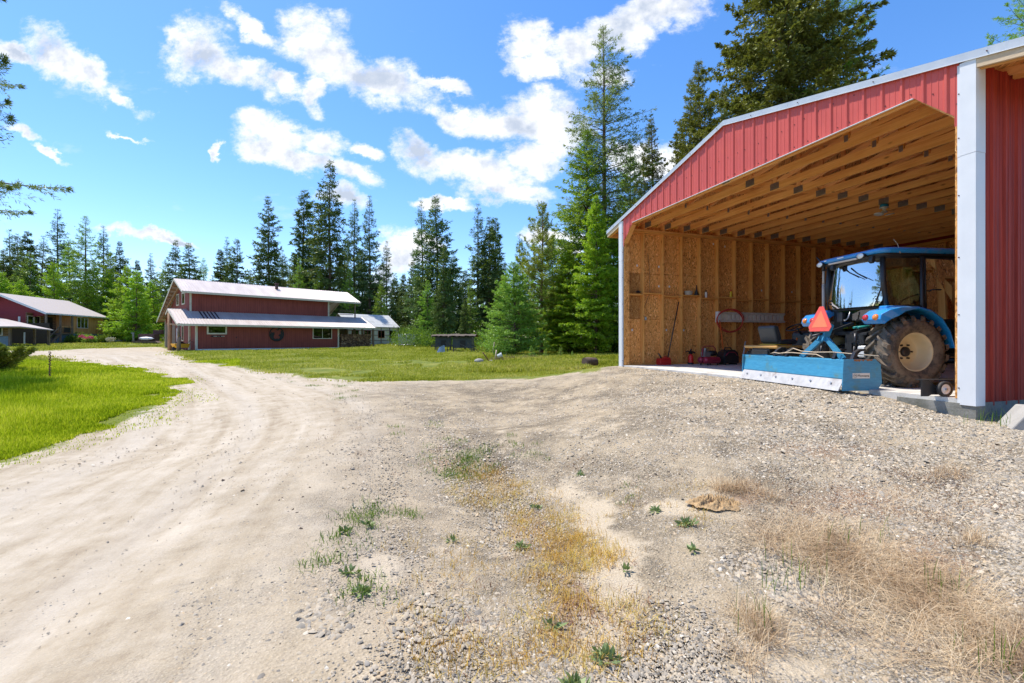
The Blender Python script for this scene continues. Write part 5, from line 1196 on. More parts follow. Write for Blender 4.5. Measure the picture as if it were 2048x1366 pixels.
# low carport roofs to the left front
cpt = MB(); 
def Wp(px, py, y): return lh.matrix_basis.inverted() @ at(px, py, y)
lh_m = Matrix.Translation(lh.location) @ Matrix.Rotation(lh.rotation_euler.z, 4, 'Z'); lhi = lh_m.inverted()
def Wp(px, py, y): return lhi @ at(px, py, y)
def quad_slab(par, name, P, mat, t=.10):
    P = [Vector(p) for p in P]; Q = [p-Vector((0, 0, t)) for p in P]
    return MB().add(Q+P, [(3,2,1,0),(4,5,6,7),(0,1,5,4),(1,2,6,5),(2,3,7,6),(3,0,4,7)]).build(name, mat, par)
quad_slab(lh, 'carport_roof', [Wp(-90, 652, 41), Wp(40, 652.5, 44), Wp(107, 659.5, 47.5), Wp(-60, 622, 54)], M['shingle'])
for px, yy in ((20, 44), (97.5, 48), (69, 48.5)):
    a, c_ = Wp(px, 692, yy), Wp(px, 656, yy); MB().bar(a, c_, .17, .17, up=(1, 0, 0)).build('carport_post', M['greywood'], lh)
quad_slab(lh, 'carport_wall', [Wp(-60, 653, 44.2), Wp(20, 654, 44.2), Wp(20, 692, 44.2), Wp(-60, 692, 44.2)], M['logs'], .0) if False else None
a = Wp(-70, 672, 44.3); c_ = Wp(19, 672, 44.3)
def wall_between(par, name, a, c_, zb, zt, mat, t=.08):
    d = Vector((c_.x-a.x, c_.y-a.y, 0)); n = Vector((-d.y, d.x, 0)).normalized()*t
    P = [(a.x, a.y, zb), (c_.x, c_.y, zb), (c_.x+n.x, c_.y+n.y, zb), (a.x+n.x, a.y+n.y, zb)]
    return MB().add(P+[(x, y, zt) for x, y, _ in P], [(3,2,1,0),(4,5,6,7),(0,1,5,4),(1,2,6,5),(2,3,7,6),(3,0,4,7)]).build(name, mat, par)
zt_ = Wp(0, 653, 44.3).z; zm = Wp(0, 672.5, 44.3).z; zb_ = Wp(0, 695, 44.3).z
wall_between(lh, 'carport_wall', a, c_, zm, zt_, M['logs']); wall_between(lh, 'carport_skirt', a, c_, zb_, zm, M['tarp'])
wfr = MB().box(0, 0, 0, .9, .06, .85); wo = wfr.build('window', M['white'], lh); pw = Wp(-2, 671.5, 44.25); wo.location = (pw.x, pw.y, pw.z); wo.rotation_euler = (0, 0, atan2(c_.y-a.y, c_.x-a.x)); 
wo.location = Wp(-14, 671, 44.22); MB().box(.07, -.01, .07, .83, -.002, .78).build('pane', M['wglass'], wo)
a2 = Wp(20, 680, 51); c2 = Wp(98, 680, 51.5); wall_between(lh, 'carport_back', a2, c2, zb_+.1, zt_+.6, simple('shaded_boards', (.06, .042, .03), .9))  # boards coloured dark to stand for the shade inside the carport
a3 = Wp(49, 680, 50.8); MB().box(a3.x-.05, a3.y-.05, zb_+.3, a3.x+.05, a3.y+.05, zb_+1.6).build('white_post', M['white'], lh)

# ================================================================ CHICKEN COOPS AND YARD THINGS
M['coopw'] = simple('dark_blue_panel', (.035, .05, .065), .6, 0., .3, 5., dirt=((.10, .09, .08), .3)); M['oldroof'] = simple('mossy_roof', (.11, .085, .065), .95, 0., .45, 14., bump=.8, bscale=30.)
def coop(px, py, y, w, h, rz, label, seed):
    g = empty('chicken_coop', at(px, py, y), rz, label, 'coop', 'coops on the lawn')
    g.location.z = th2(g.location.x, g.location.y)
    MB().box(-w/2, -.6, .35, w/2, .6, h).build('hutch', M['coopw'], g, bevel=.01)
    for x in (-w/2+.05, w/2-.05):
        for yy in (-.5, .5): MB().box(x-.04, yy-.04, -.05, x+.04, yy+.04, .4).build('leg', M['greywood'], g)
    MB().box(-.18, -.625, .45, .30, -.602, h-.35).build('door', M['iron'], g)
    r = MB(); rd = random.Random(seed); vs = []; n = 12
    for i in range(n+1):
        for j in range(5):
            x = -w/2-.35+(w+.7)*i/n; yy = -.95+.475*j; vs.append((x, yy, h+.22-.16*abs(j-2)/2+rd.uniform(-.035, .035)-.03*(x/w)**2))
    r.add(vs, [(i*5+j, (i+1)*5+j, (i+1)*5+j+1, i*5+j+1) for i in range(n) for j in range(4)], False)
    vs2 = [(x, yy, z-.09) for x, yy, z in vs]; r.add(vs2, [(i*5+j, i*5+j+1, (i+1)*5+j+1, (i+1)*5+j) for i in range(n) for j in range(4)], False)
    r.build('roof', M['oldroof'], g)
    return g
coop(927, 705, 40, 1.7, 1.35, -.1, 'larger dark hutch with shaggy flat roof and lifted side rails on the lawn', 1); coop(887, 704, 43, 1.4, 1.30, .05, 'smaller dark hutch set behind the larger one, its rails to the left', 2)
def rail_frame(pts, label, nm='timber_rack'):
    mb = MB()
    for a, c_ in pts: mb.bar(at(*a), at(*c_), .05, .05)
    tag(mb.build(nm, M['darksteel']), label, 'rack')
rail_frame([((862, 691, 41), (897, 691.5, 41)), ((862, 691, 41), (877, 687, 42)), ((870, 691, 41), (870, 706, 41)), ((878, 688, 42), (878, 704, 42)), ((862, 693.5, 41), (890, 693.5, 41))], 'low dark pipe rack standing left of the smaller hutch')
rail_frame([((890, 686, 38.5), (905, 692, 38.5)), ((920, 688, 38.3), (936, 696, 38)), ((936, 696, 38), (957, 696.5, 38)), ((944, 690, 39.5), (959, 696.5, 38)), ((938, 699, 38), (954, 699, 38)),  ((949, 696, 38), (949, 704, 38)), ((895, 690, 38.5), (895, 708, 38.5)), ((908, 692, 38.5), (908, 706, 38.5))], 'dark pipe rack with long tilted rails around the larger hutch')
g = empty('metal_sheet', at(882, 708, 37.5), .5, 'crumpled bluish metal sheet leaning in the grass before the hutches', 'sheet'); g.location.z = th2(g.location.x, g.location.y)
MB().add([(-.4, 0, 0), (.1, -.12, 0), (.38, .1, 0), (-.1, .15, .45), (.28, .22, .62), (.40, .25, .60)], [(0, 1, 3), (1, 4, 3), (1, 2, 5, 4)], True).build('sheet', simple('pale_blue_sheet', (.38, .46, .58), .3, .3, .1, 9.), g)
def boulder(px, py, r, label, flat=.55, seed=0, col='rockm', nm='boulder', grp=None):
    x, y = gp(px, py); g = MB().ball((0, 0, 0), r, r*.7, r*flat, 14, 9, .10, seed).build(nm, M[col]); g.location = (x, y, th2(x, y)+r*flat*.45); g.rotation_euler = (0, 0, seed); tag(g, label, 'rock', grp); return g
M['rockm'] = simple('pale_rock', (.30, .29, .27), .85, 0., .2, 5., bump=.5, bscale=15.); M['bark'] = simple('bark', (.13, .085, .06), .95, 0., .35, 12., bump=.9, bscale=26., stretch=(1, 1, .3)); M['barkr'] = simple('red_bark', (.20, .10, .06), .95, 0., .35, 10., bump=.9, bscale=26., stretch=(1, 1, .3))
boulder(264, 683.5, .95, 'long pale boulder on the far lawn behind the white-topped crate', .5, 1); boulder(103, 686.8, .8, 'bluish rounded boulder by the foot of the porch stairs', .6, 2)
boulder(958, 725, .22, 'grey rock on the lawn left of the leaning stick', .6, 3); boulder(238, 684, .5, 'small pale boulder at the edge of the flower bed', .4, 4)
boulder(982, 724, .14, 'small stone at the foot of the leaning stick', .5, 7)
x, y = gp(1180, 733); g = empty('cut_log', (x, y, th2(x, y)+.16), .45, 'short thick cut log with dark end lying in the grass by the gravel', 'log')
MB().tube([(-.26, 0, 0), (-.1, 0, .01), (.26, 0, 0)], [.20, .21, .19], 14).build('log_bark', M['bark'], g); Mx = Matrix.Translation((.262, 0, 0)) @ Matrix.Rotation(pi/2, 4, 'Y'); MB().lathe([(.18, .0), (.12, .004), (0, .006)], 16, Mx).build('cut_end', M['dark'], g)
def stick(p0, p1, r, mat, label, nm='stick', cat='stick'):
    tag(MB().tube([at(*p0), at(*p1)], r, 8).build(nm, M[mat]), label, cat)
stick((981, 726, 20.8), (965.5, 705, 20.5), .028, 'barkr', 'thin brown stick leaning left out of the lawn')
stick((989, 684, 26), (986, 705, 26), .03, 'palewood', 'pale upright stake left of the young fir')
stick((993, 700, 22), (990, 721, 22), .03, 'palewood', 'short pale stake beside the white bucket')
p = at(995, 713, 22.5); g = empty('bucket', p, 0, 'white bucket lying on its side under the young fir', 'bucket'); Mx = Matrix.Rotation(1.2, 4, 'Y'); MB().lathe([(0, 0), (.09, 0), (.12, .24), (.13, .24), (.115, .22), (.085, .02)], 18, Mx).build('shell', M['white'], g)
g = empty('planter_crate', at(302, 683.8, 57), .1, 'old reddish wooden crate topped with a white cover beyond the drive', 'crate'); MB().box(-1.2, -.5, -.1, .7, .5, 1.0).box(.1, .2, 1.0, 1.0, .8, 1.5).build('crate', simple('old_red_box', (.10, .05, .045), .9, 0., .3, 6.), g, bevel=.02)
MB().ball((-.1, -.7, .40), .8, .4, .22, 14, 8, .2, 3).build('cover', M['white'], g); MB().prism([(-1.4, -.1), (-1.3, .12), (1.3, .12), (1.6, -.1)], -1.3, -.5).build('base', M['bark'], g)
g = empty('tap_post', at(267, 683, 58), 0, 'slim grey standpipe post behind the pale boulder', 'post'); MB().box(-.07, -.07, -.1, .07, .07, 1.1).box(-.25, -.05, 1.0, .1, .05, 1.15).build('post', M['steel'], g)
# ================================================================ TREES
def tubes_np(paths, radii, n=4):
    """paths (B,K,3), radii (B,K) -> verts, quads"""
    P = np.asarray(paths, float); B, K, _ = P.shape; T = np.gradient(P, axis=1); T /= np.linalg.norm(T, axis=2, keepdims=True)+1e-9
    up = np.tile(np.array([.13, .21, .97]), (B, K, 1)); a = np.cross(T, up); a /= np.linalg.norm(a, axis=2, keepdims=True)+1e-9; b_ = np.cross(T, a)
    th_ = np.arange(n)*2*np.pi/n
    V = P[:, :, None]+(a[:, :, None]*np.cos(th_)[None, None, :, None]+b_[:, :, None]*np.sin(th_)[None, None, :, None])*np.asarray(radii)[:, :, None, None]
    idx = np.arange(B*K*n).reshape(B, K, n); q = np.stack([idx[:, :-1], np.roll(idx[:, :-1], -1, 2), np.roll(idx[:, 1:], -1, 2), idx[:, 1:]], -1)
    return V.reshape(-1, 3), q.reshape(-1, 4)
def conifer(H=20., R=3., seed=0, z0=.08, levels=46, per=6, twigs=11, blades=7, blen=.34, bw=.075, up_top=.7, droop=.35, low_el=-.15, mid_el=.12, pw=.85, twl=.42, gap=.12, ragged=.25, tr=.22, lift=.12, bare=0., bushy=1., dn=1.):
    r = np.random.default_rng(seed)
    zf = np.sort(np.clip(np.linspace(0, 1, levels)+r.normal(0, .008, levels), 0, .995)); zf = np.repeat(zf, per); zf = np.clip(zf+r.normal(0, .016, len(zf)), 0, .995)
    keep = r.random(len(zf)) > gap*(1+bare*(1-zf)*2); zf = zf[keep]; Bn = len(zf)
    z = H*(z0+(1-z0)*zf); prof = np.minimum(1, (zf+.06)*6)*(1-zf)**pw+.012
    L = R*prof*r.uniform(1-ragged*1.6, 1+ragged*.6, Bn); az = r.uniform(0, 2*np.pi, Bn)
    L *= np.where(r.random(Bn) < .10, r.uniform(.25, .6, Bn), 1.)*(1+.16*np.sin(zf*23+seed*1.7)*(1-zf))
    # lopsided crown
    L *= 1+.18*np.sin(az*1+seed)+.10*np.sin(az*2+3*zf*6+seed)
    el = np.where(zf > .5, mid_el+(up_top-mid_el)*((zf-.5)*2)**1.5, low_el+(mid_el-low_el)*(zf*2)); el = el+r.normal(0, .09, Bn)
    K = 6; s = np.linspace(0, 1, K)[None]; rad = s*L[:, None]*np.cos(el)[:, None]
    hz = np.sin(el)[:, None]*s*L[:, None]-droop*L[:, None]*s**2*(1-zf[:, None]*.7)+lift*L[:, None]*s**3.5
    lean = r.normal(0, .006, 2); tx = lambda zz: lean[0]*zz+.05*np.sin(zz*.5+seed); ty = lambda zz: lean[1]*zz+.05*np.cos(zz*.4+seed)
    bend = r.normal(0, .12, Bn)[:, None]*s
    P = np.stack([tx(z)[:, None]+rad*np.cos(az[:, None]+bend), ty(z)[:, None]+rad*np.sin(az[:, None]+bend), z[:, None]+hz], 2)
    # trunk + limbs
    tk = np.linspace(0, 1, 14); tp = np.stack([tx(tk*H), ty(tk*H), tk*H], 1)[None]; trr = tr*.85*(1-tk)**.85+.012; trr[0] *= 1.25
    V1, Q1 = tubes_np(tp, trr[None], 9); br = (.010+.014*L)[:, None]*(1-s*.85)*.75
    V2, Q2 = tubes_np(P, br, 3)
    TV = np.concatenate([V1, V2]); TQ = np.concatenate([Q1, Q2+len(V1)])
    # twigs
    L *= 1.22; nt = np.maximum(3, (twigs*dn*(L/R)**.45*1.45)).astype(int); bi = np.repeat(np.arange(Bn), nt); Tn = len(bi)
    st = np.clip(.22+.80*r.random(Tn)**.85, 0, 1); st = np.where(r.random(Tn) < .12, 1., st)
    fi = st*(K-1); i0 = np.minimum(fi.astype(int), K-2); f = (fi-i0)[:, None]; base = P[bi, i0]*(1-f)+P[bi, i0+1]*f
    d = P[bi, i0+1]-P[bi, i0]; d /= np.linalg.norm(d, axis=1, keepdims=True)+1e-9
    side = np.cross(d, [0, 0, 1.]); side /= np.linalg.norm(side, axis=1, keepdims=True)+1e-9
    sg = r.choice([-1., 1.], Tn); sp = np.where(st > .985, 0., r.uniform(.5, 1.15, Tn))*sg
    td = d*np.cos(sp)[:, None]+side*np.sin(sp)[:, None]; td[:, 2] += r.normal(-.10, .16, Tn)-.10*bushy; td /= np.linalg.norm(td, axis=1, keepdims=True)
    tl = np.maximum(L[bi]*twl*(1.08-st)*r.uniform(.6, 1.2, Tn), blen*.7)+.02
    # blades on twigs
    nb = np.maximum(2, blades*np.clip(tl/(R*twl*.6), .45, 1.6)).astype(int); ti = np.repeat(np.arange(Tn), nb); N_ = len(ti)
    q = r.random(N_); cb = base[ti]+td[ti]*(tl[ti]*q)[:, None]+r.normal(0, .02, (N_, 3))
    rv = r.normal(0, 1, (N_, 3)); rv -= td[ti]*(rv*td[ti]).sum(1)[:, None]; rv /= np.linalg.norm(rv, axis=1, keepdims=True)+1e-9
    spread = r.uniform(.35, .95, N_)[:, None]; bd = td[ti]*(1-spread*.45)+rv*spread; bd[:, 2] -= .06; bd /= np.linalg.norm(bd, axis=1, keepdims=True)
    tops = np.clip(.35+1.3*L[bi][ti]/R, .35, 1.)[:, None]; bl_ = blen*r.uniform(.55, 1.25, N_)[:, None]*tops; ww = np.cross(bd, r.normal(0, 1, (N_, 3))); ww /= np.linalg.norm(ww, axis=1, keepdims=True)+1e-9
    w_ = bw*r.uniform(.6, 1.3, N_)[:, None]*tops
    a = cb-ww*w_*.35; b2 = cb+ww*w_*.35; m1 = cb+bd*bl_*.5+ww*w_*.5; m2 = cb+bd*bl_*.5-ww*w_*.5; tip = cb+bd*bl_
    V = np.stack([cb, m1, tip, m2], 1).reshape(-1, 3)
    ttint = np.repeat(np.clip(r.normal(.45, .22, Bn)[bi][ti]*.5+r.random(N_)*.5+.10*(q > .8), 0, 1), 4)
    Fq = np.arange(N_*4).reshape(-1, 4)
    return (TV, TQ), (V, Fq, ttint)
LM = {'spruce': leafmat('spruce_needles', (0.046, 0.092, 0.024, 1), (0.138, 0.204, 0.039, 1), .22, (0.297, 0.369, 0.066, 1)),
      'fir': leafmat('fir_needles', (0.050, 0.106, 0.039, 1), (0.149, 0.243, 0.072, 1), .25, (0.274, 0.388, 0.105, 1)),
      'larch': leafmat('larch_needles', (0.138, 0.282, 0.024, 1), (0.309, 0.524, 0.046, 1), .45, (0.458, 0.620, 0.066, 1)),
      'bright': leafmat('bright_larch_needles', (0.216, 0.456, 0.016, 1), (0.435, 0.620, 0.033, 1), .5, (0.620, 0.620, 0.053, 1)),
      'yfir': leafmat('young_fir_needles', (0.135, 0.278, 0.038, 1), (0.356, 0.542, 0.078, 1), .35, (0.595, 0.620, 0.093, 1)),
      'pine': leafmat('pine_needles', (0.171, 0.243, 0.029, 1), (0.435, 0.456, 0.060, 1), .3, (0.620, 0.620, 0.066, 1)),
      'old': leafmat('old_spruce_needles', (0.091, 0.117, 0.024, 1), (0.286, 0.271, 0.046, 1), .22, (0.595, 0.485, 0.093, 1)),
      'grey': leafmat('sparse_larch_needles', (0.115, 0.174, 0.053, 1), (0.274, 0.369, 0.093, 1), .35, (0.458, 0.582, 0.093, 1))}
PROTO = {}
def proto(key, mat, bark='bark', **kw):
    (TV, TQ), (V, Fq, t) = conifer(**kw)
    a = mesh_np('trunk', TV, TQ, M[bark], smooth=True); c = mesh_np('crown', V, Fq, LM[mat], attrs=dict(tint=t))
    PROTO[key] = (a.data, c.data, kw.get('H', 20.)); bpy.data.objects.remove(a); bpy.data.objects.remove(c)
for sd_ in (0, 1, 2):
    proto(f'spruce{sd_}', 'spruce', H=20, R=3.3, seed=10+sd_, levels=56, per=8, twigs=13, blades=8, blen=.40, bw=.12, droop=.45, low_el=-.25, mid_el=-.05, lift=.20, ragged=.30, pw=.80)
    proto(f'fir{sd_}', 'fir', H=20, R=2.9, seed=20+sd_, levels=54, per=7, twigs=12, blades=8, blen=.38, bw=.10, droop=.18, low_el=-.10, mid_el=.18, ragged=.28, pw=.9, gap=.2, z0=.12)
    proto(f'narrow{sd_}', 'spruce', H=20, R=2.2, seed=30+sd_, levels=60, per=7, twigs=11, blades=8, blen=.38, bw=.11, droop=.5, low_el=-.35, mid_el=-.15, lift=.15, ragged=.38, pw=.6, gap=.16, z0=.10)
    proto(f'larch{sd_}', 'larch', H=20, R=3.4, seed=40+sd_, levels=50, per=7, twigs=13, blades=8, blen=.36, bw=.09, droop=.20, low_el=-.05, mid_el=.2, ragged=.35, pw=.75, gap=.24, z0=.14, up_top=.9)
    proto(f'bright{sd_}', 'bright', H=10, R=2.5, seed=50+sd_, levels=44, per=7, twigs=14, blades=9, blen=.26, bw=.075, droop=.22, low_el=-.05, mid_el=.15, ragged=.3, pw=.75, gap=.12, z0=.06, tr=.09, up_top=.9)
proto('yfir', 'yfir', H=9, R=3.0, seed=61, levels=40, per=9, twigs=22, blades=14, blen=.17, bw=.05, droop=.28, low_el=-.12, mid_el=.15, lift=.28, ragged=.2, pw=.75, gap=.06, z0=.03, tr=.14)
proto('pine', 'pine', 'barkr', H=10.5, R=2.5, seed=62, levels=26, per=6, twigs=16, blades=30, blen=.20, bw=.034, droop=.05, low_el=.15, mid_el=.35, lift=.38, ragged=.3, pw=.65, gap=.10, z0=.12, tr=.14, twl=.30, up_top=1.1)
proto('tall_larch', 'grey', H=24, R=3.4, seed=63, levels=64, per=7, twigs=18, blades=12, blen=.19, bw=.042, droop=.12, low_el=-.15, mid_el=.12, lift=.10, ragged=.30, pw=.62, gap=.26, z0=.28, tr=.24, up_top=.7)
proto('green_larch', 'larch', H=16, R=3.0, seed=64, levels=64, per=8, twigs=18, blades=13, blen=.20, bw=.055, droop=.16, low_el=-.1, mid_el=.22, ragged=.28, pw=.75, gap=.12, z0=.05, tr=.16, up_top=.9)
proto('bright_near', 'bright', H=11, R=1.7, seed=65, levels=56, per=8, twigs=17, blades=14, blen=.17, bw=.045, droop=.22, low_el=-.1, mid_el=.2, ragged=.35, pw=.7, gap=.08, z0=.04, tr=.08, up_top=1.0)
proto('big_spruce', 'old', H=27, R=6.6, seed=66, levels=80, per=10, twigs=32, blades=24, blen=.23, bw=.08, droop=.30, low_el=-.15, mid_el=-.02, lift=.20, ragged=.30, pw=.72, gap=.10, z0=.05, tr=.38, twl=.34, bushy=2.6)
proto('near_larch', 'larch', H=20, R=4.4, seed=67, levels=60, per=7, twigs=24, blades=18, blen=.16, bw=.032, droop=.10, low_el=.0, mid_el=.25, lift=.12, ragged=.35, pw=.6, gap=.18, z0=.08, tr=.22, up_top=.8)
proto('edge_larch', 'grey', H=20, R=4.2, seed=71, levels=40, per=6, twigs=30, blades=30, blen=.15, bw=.026, droop=.10, low_el=-.05, mid_el=.2, lift=.12, ragged=.4, pw=.55, gap=.3, z0=.27, tr=.22, up_top=.8)
proto('near_spruce', 'old', H=18, R=2.6, seed=68, levels=64, per=8, twigs=20, blades=14, blen=.19, bw=.055, droop=.40, low_el=-.2, mid_el=-.05, lift=.22, ragged=.28, pw=.75, gap=.10, z0=.05, tr=.2)
proto('sapling', 'yfir', H=2.2, R=.85, seed=69, levels=14, per=6, twigs=9, blades=10, blen=.10, bw=.026, droop=.15, low_el=.1, mid_el=.3, lift=.1, ragged=.25, pw=.8, gap=.05, z0=.02, tr=.03, up_top=1.)
def tree(kind, px, ytop, dep, label, nm='conifer', wide=1., rz=None, cat='tree', group=None, base=None):
    x = (px-CX)/F*dep; zb = th2(x, dep) if base is None else base; H = EYE+(HY-ytop)/F*dep-zb
    md, cd, H0 = PROTO[kind]; k = H/H0
    e = empty(nm, (x, dep, zb-.05), random.uniform(0, 6.28) if rz is None else rz, label, cat, group); e.scale = (k*wide, k*wide, k)
    for n_, d_ in (('trunk', md), ('crown', cd)):
        o_ = bpy.data.objects.new(n_, d_); COL.objects.link(o_); o_.parent = e
    return e
random.seed(21)
TREES = [
 # left forest, back row
 ('fir0', 20, 459, 82, 1.2, 'tall grey-green fir at the far left end of the forest'), ('spruce0', 36, 468, 78, .9, 'dark spruce just right of the far left fir'), ('narrow0', 53, 463, 76, 1.1, 'dark narrow spruce over the peak of the log house roof'),
 ('fir1', 82, 471, 80, 1.2, 'blue-green fir left of the tallest pine behind the log house'), ('fir2', 116, 420, 79, 1.15, 'tallest blue-green fir over the log house roof'),
 ('larch0', 169, 432, 69, 1.15, 'tall airy larch with bare visible trunk by the right end of the log house'), ('fir0', 207, 452, 77, 1.1, 'blue-green fir close behind the trunk-showing larch'),
 ('spruce1', 243, 483, 78, 1., 'pointed fir midway between log house and barn'), ('narrow1', 275, 521, 84, 1., 'low distant spruce tip between two firs left of the barn'), ('fir1', 301, 507, 80, 1., 'slim blue-green fir a little left of the barn ridge'),
 ('larch1', 331, 519, 79, 1., 'dull green conifer behind the left tip of the barn roof'), ('spruce2', 352, 481, 70, 1.0, 'dark spruce rising straight over the barn gable'), ('spruce0', 380, 486, 68, 1.35, 'broad dark fir over the left end of the barn ridge'),
 ('larch2', 408, 516, 70, 1., 'light green conifer just right of the broad dark fir'), ('narrow2', 441, 499, 72, 1.2, 'short dark spruce left of a taller pair behind the barn'), ('fir2', 454, 475, 78, 1.0, 'grey-green fir with a thin tip above the barn roof'),
 ('spruce1', 474, 478, 70, 1.15, 'olive spruce with ragged sides above the barn roof'), ('spruce2', 540, 393, 70, 1.0, 'tall even spruce standing directly behind the barn chimney'), ('fir0', 566, 500, 76, 1., 'lower grey fir right of the tall even spruce'),
 ('narrow0', 605, 381, 72, 1.15, 'tall slim shaggy spruce, left neighbour of the tallest one behind the barn'), ('spruce0', 658, 322, 68, 1.0, 'tallest drooping dark spruce behind the barn'), ('fir1', 708, 398, 72, .95, 'tall fir left of a matching one near the barn balcony'),
 ('fir2', 740, 393, 71, .95, 'tall fir with full tip right of its twin beyond the barn'), ('fir0', 773, 482, 72, 1.05, 'shorter fir standing alone against white cloud above the greenhouse'), ('narrow1', 790, 556, 76, 1.2, 'low dark spruce behind the greenhouse end'),
 ('narrow2', 808, 548, 74, 1.2, 'small spruce with thin tip right of the greenhouse'), ('fir1', 846, 403, 62, 1.0, 'tall grey-green fir, left of the dark pair in the centre'), ('spruce1', 876, 393, 60, 1.25, 'tall broad dark spruce in the centre of the view'),
 ('fir2', 956, 409, 58, 1.1, 'tall fir with bare lower trunk behind the hutches'), ('spruce2', 979, 433, 57, 1.1, 'very dark spruce right of the bare-trunked fir'), ('narrow0', 993, 435, 62, 1.1, 'slim dark spruce tight behind the very dark one'),
 ('fir0', 1040, 468, 52, 1.1, 'grey fir tip showing left of the yellowish pine'), ('spruce0', 828, 520, 66, 1.3, 'mid-height spruce filling the edge of the wood right of the pen'), ('fir1', 905, 500, 64, 1.3, 'mid-height fir behind the broad central spruce'),
 ('spruce1', 725, 500, 80, 1.5, 'bushy spruce low between the twin firs'), ('spruce2', 630, 470, 78, 1.3, 'bushy spruce low left of the tallest one behind the barn'), ('fir2', 500, 540, 82, 1.3, 'low fir showing between the olive spruce and the chimney spruce'),
 ('larch0', 140, 480, 76, 1.3, 'green larch filling the gap left of the trunk-showing larch'), ('larch1', 222, 505, 72, 1.3, 'bushy larch low right of the trunk-showing larch'), ('larch2', 62, 505, 74, 1.3, 'bushy larch behind the log house peak'),
 ('spruce1', 8, 500, 76, 1.3, 'dark bushy spruce cut by the left edge of the photo'), ('fir1', -20, 470, 78, 1.3, 'tall fir just off the left edge, only its branches in view'),
 ('spruce0', 320, 545, 84, 1.4, 'low dark spruce behind the bright larches by the barn'), ('spruce2', 285, 560, 88, 1.4, 'low dark spruce deep in the wood left of the barn'), ('fir0', 425, 550, 84, 1.4, 'low fir in the notch right of the barn gable'),
 ('fir2', 690, 480, 84, 1.2, 'grey fir filling the gap right of the tallest spruce'), ('spruce0', 590, 530, 84, 1.3, 'low spruce in the gap left of the slim shaggy one'), ('fir1', 1010, 520, 60, 1.2, 'lower fir between the very dark spruce and the young fir'),
 ('spruce1', 930, 540, 66, 1.3, 'low dark spruce between the central spruce and bare-trunked fir'), ('narrow1', 745, 560, 78, 1.5, 'low spruce over the greenhouse ridge'), ('fir0', 1130, 480, 48, 1.2, 'grey-green fir behind the pine and green larch'),
 # front row larches on the left
 ('bright0', 109, 526, 66, 1.0, 'bright green larch behind the middle of the log house roof'), ('bright1', 175, 556, 67, 1.0, 'low bright larch at the right end of the log house roof'), ('bright2', 214, 540, 71, 1.0, 'slim bright larch just right of the log house'),
 ('bright0', 254, 533, 64, 1.1, 'broad bright larch midway to the barn'), ('bright1', 272, 541, 61, 1.15, 'brightest broad larch left of the barn gable'), ('bright2', 306, 560, 66, 1.0, 'small light larch next to the barn gable'), ('bright2', 45, 560, 68, 1.2, 'light green larch left behind the log house peak'), ('bright1', 5, 545, 66, 1.2, 'light green larch at the left edge behind the log house'),
 ('larch0', 598, 516, 66, 1.0, 'yellow-green young larch just over the barn ridge'), ('larch1', 640, 545, 66, 1.2, 'low green larch behind the right half of the barn'), ('larch2', 700, 535, 66, 1.1, 'low green larch under the twin firs'), ('larch0', 762, 560, 66, 1.2, 'green larch above the greenhouse roof'),
 ('larch1', 855, 560, 56, 1.2, 'light feathery larch at the wood edge right of the pen'), ('larch2', 940, 560, 54, 1.1, 'light green larch behind the hutches'), ('spruce2', 886, 490, 50, .95, 'yellow-olive spruce with bare trunk behind the smaller hutch'), ('narrow2', 930, 598, 45, 1.3, 'short pale spruce right behind the larger hutch'),
 # right of centre, nearer
 ('yfir', 1030, 524, 26.5, 1.25, 'full light green fir with branches to the grass right of the stakes'), ('pine', 1084, 408, 29.5, 1.0, 'yellowish sparse pine with a rusty dead spray'), ('tall_larch', 1209, 56, 33, 1.2, 'very tall thin-crowned larch left of the garage'),
 ('green_larch', 1172, 262, 31, 1.3, 'dense green larch in front of the very tall one'), ('bright_near', 1194, 392, 27, 1.15, 'vivid green young larch nearest the garage corner'), ('near_spruce', 1307, 236, 34, 1.0, 'slim dark spruce over the garage eave'), ('green_larch', 1262, 288, 37, .85, 'pale thin larch between the tall larch and the slim spruce'),
 ('near_spruce', 1402, 126, 34, 1.15, 'tall dark spruce over the garage ridge, left of the huge one'), ('near_spruce', 1380, 158, 37, 1.0, 'thin spruce tip close left of the tall dark one over the ridge'), ('near_spruce', 1452, 172, 40, .9, 'small spruce tip between the tall dark and the huge spruce'), ('near_larch', 1480, 215, 36, 1.0, 'light larch low above the garage ridge'),
 ('big_spruce', 1556, -210, 24, 1.15, 'huge olive spruce above the garage roof, top out of frame'), ('near_larch', 1668, -60, 25, 1.0, 'feathery larch right of the huge spruce above the roof'), ('near_larch', 2068, -60, 21, 1.0, 'feathery larch in the top right corner above the garage'),
 ('bright_near', 1138, 500, 29, 1.9, 'bushy bright young larch between pine and vivid larch'), ('bright_near', 1228, 440, 31, 1.7, 'bright larch half hidden by the garage corner trim'), ('green_larch', 1105, 470, 36, 1.5, 'dense green larch behind the pine'),
 ('edge_larch', -150, -400, 15, 1.0, 'near larch at the left edge, only long branch tips in view'), 
]
for (k, px, yt, dp, wd, lab) in TREES:
    nm = {'spruce': 'spruce_tree', 'narrow': 'spruce_tree', 'near_s': 'spruce_tree', 'big_sp': 'spruce_tree', 'fir': 'fir_tree', 'yfir': 'fir_tree', 'pine': 'pine_tree'}
    n_ = 'spruce_tree' if 'spruce' in k or 'narrow' in k else ('fir_tree' if 'fir' in k else ('pine_tree' if 'pine' in k else 'larch_tree'))
    tree(k, px, yt, dp, lab, n_, wd)
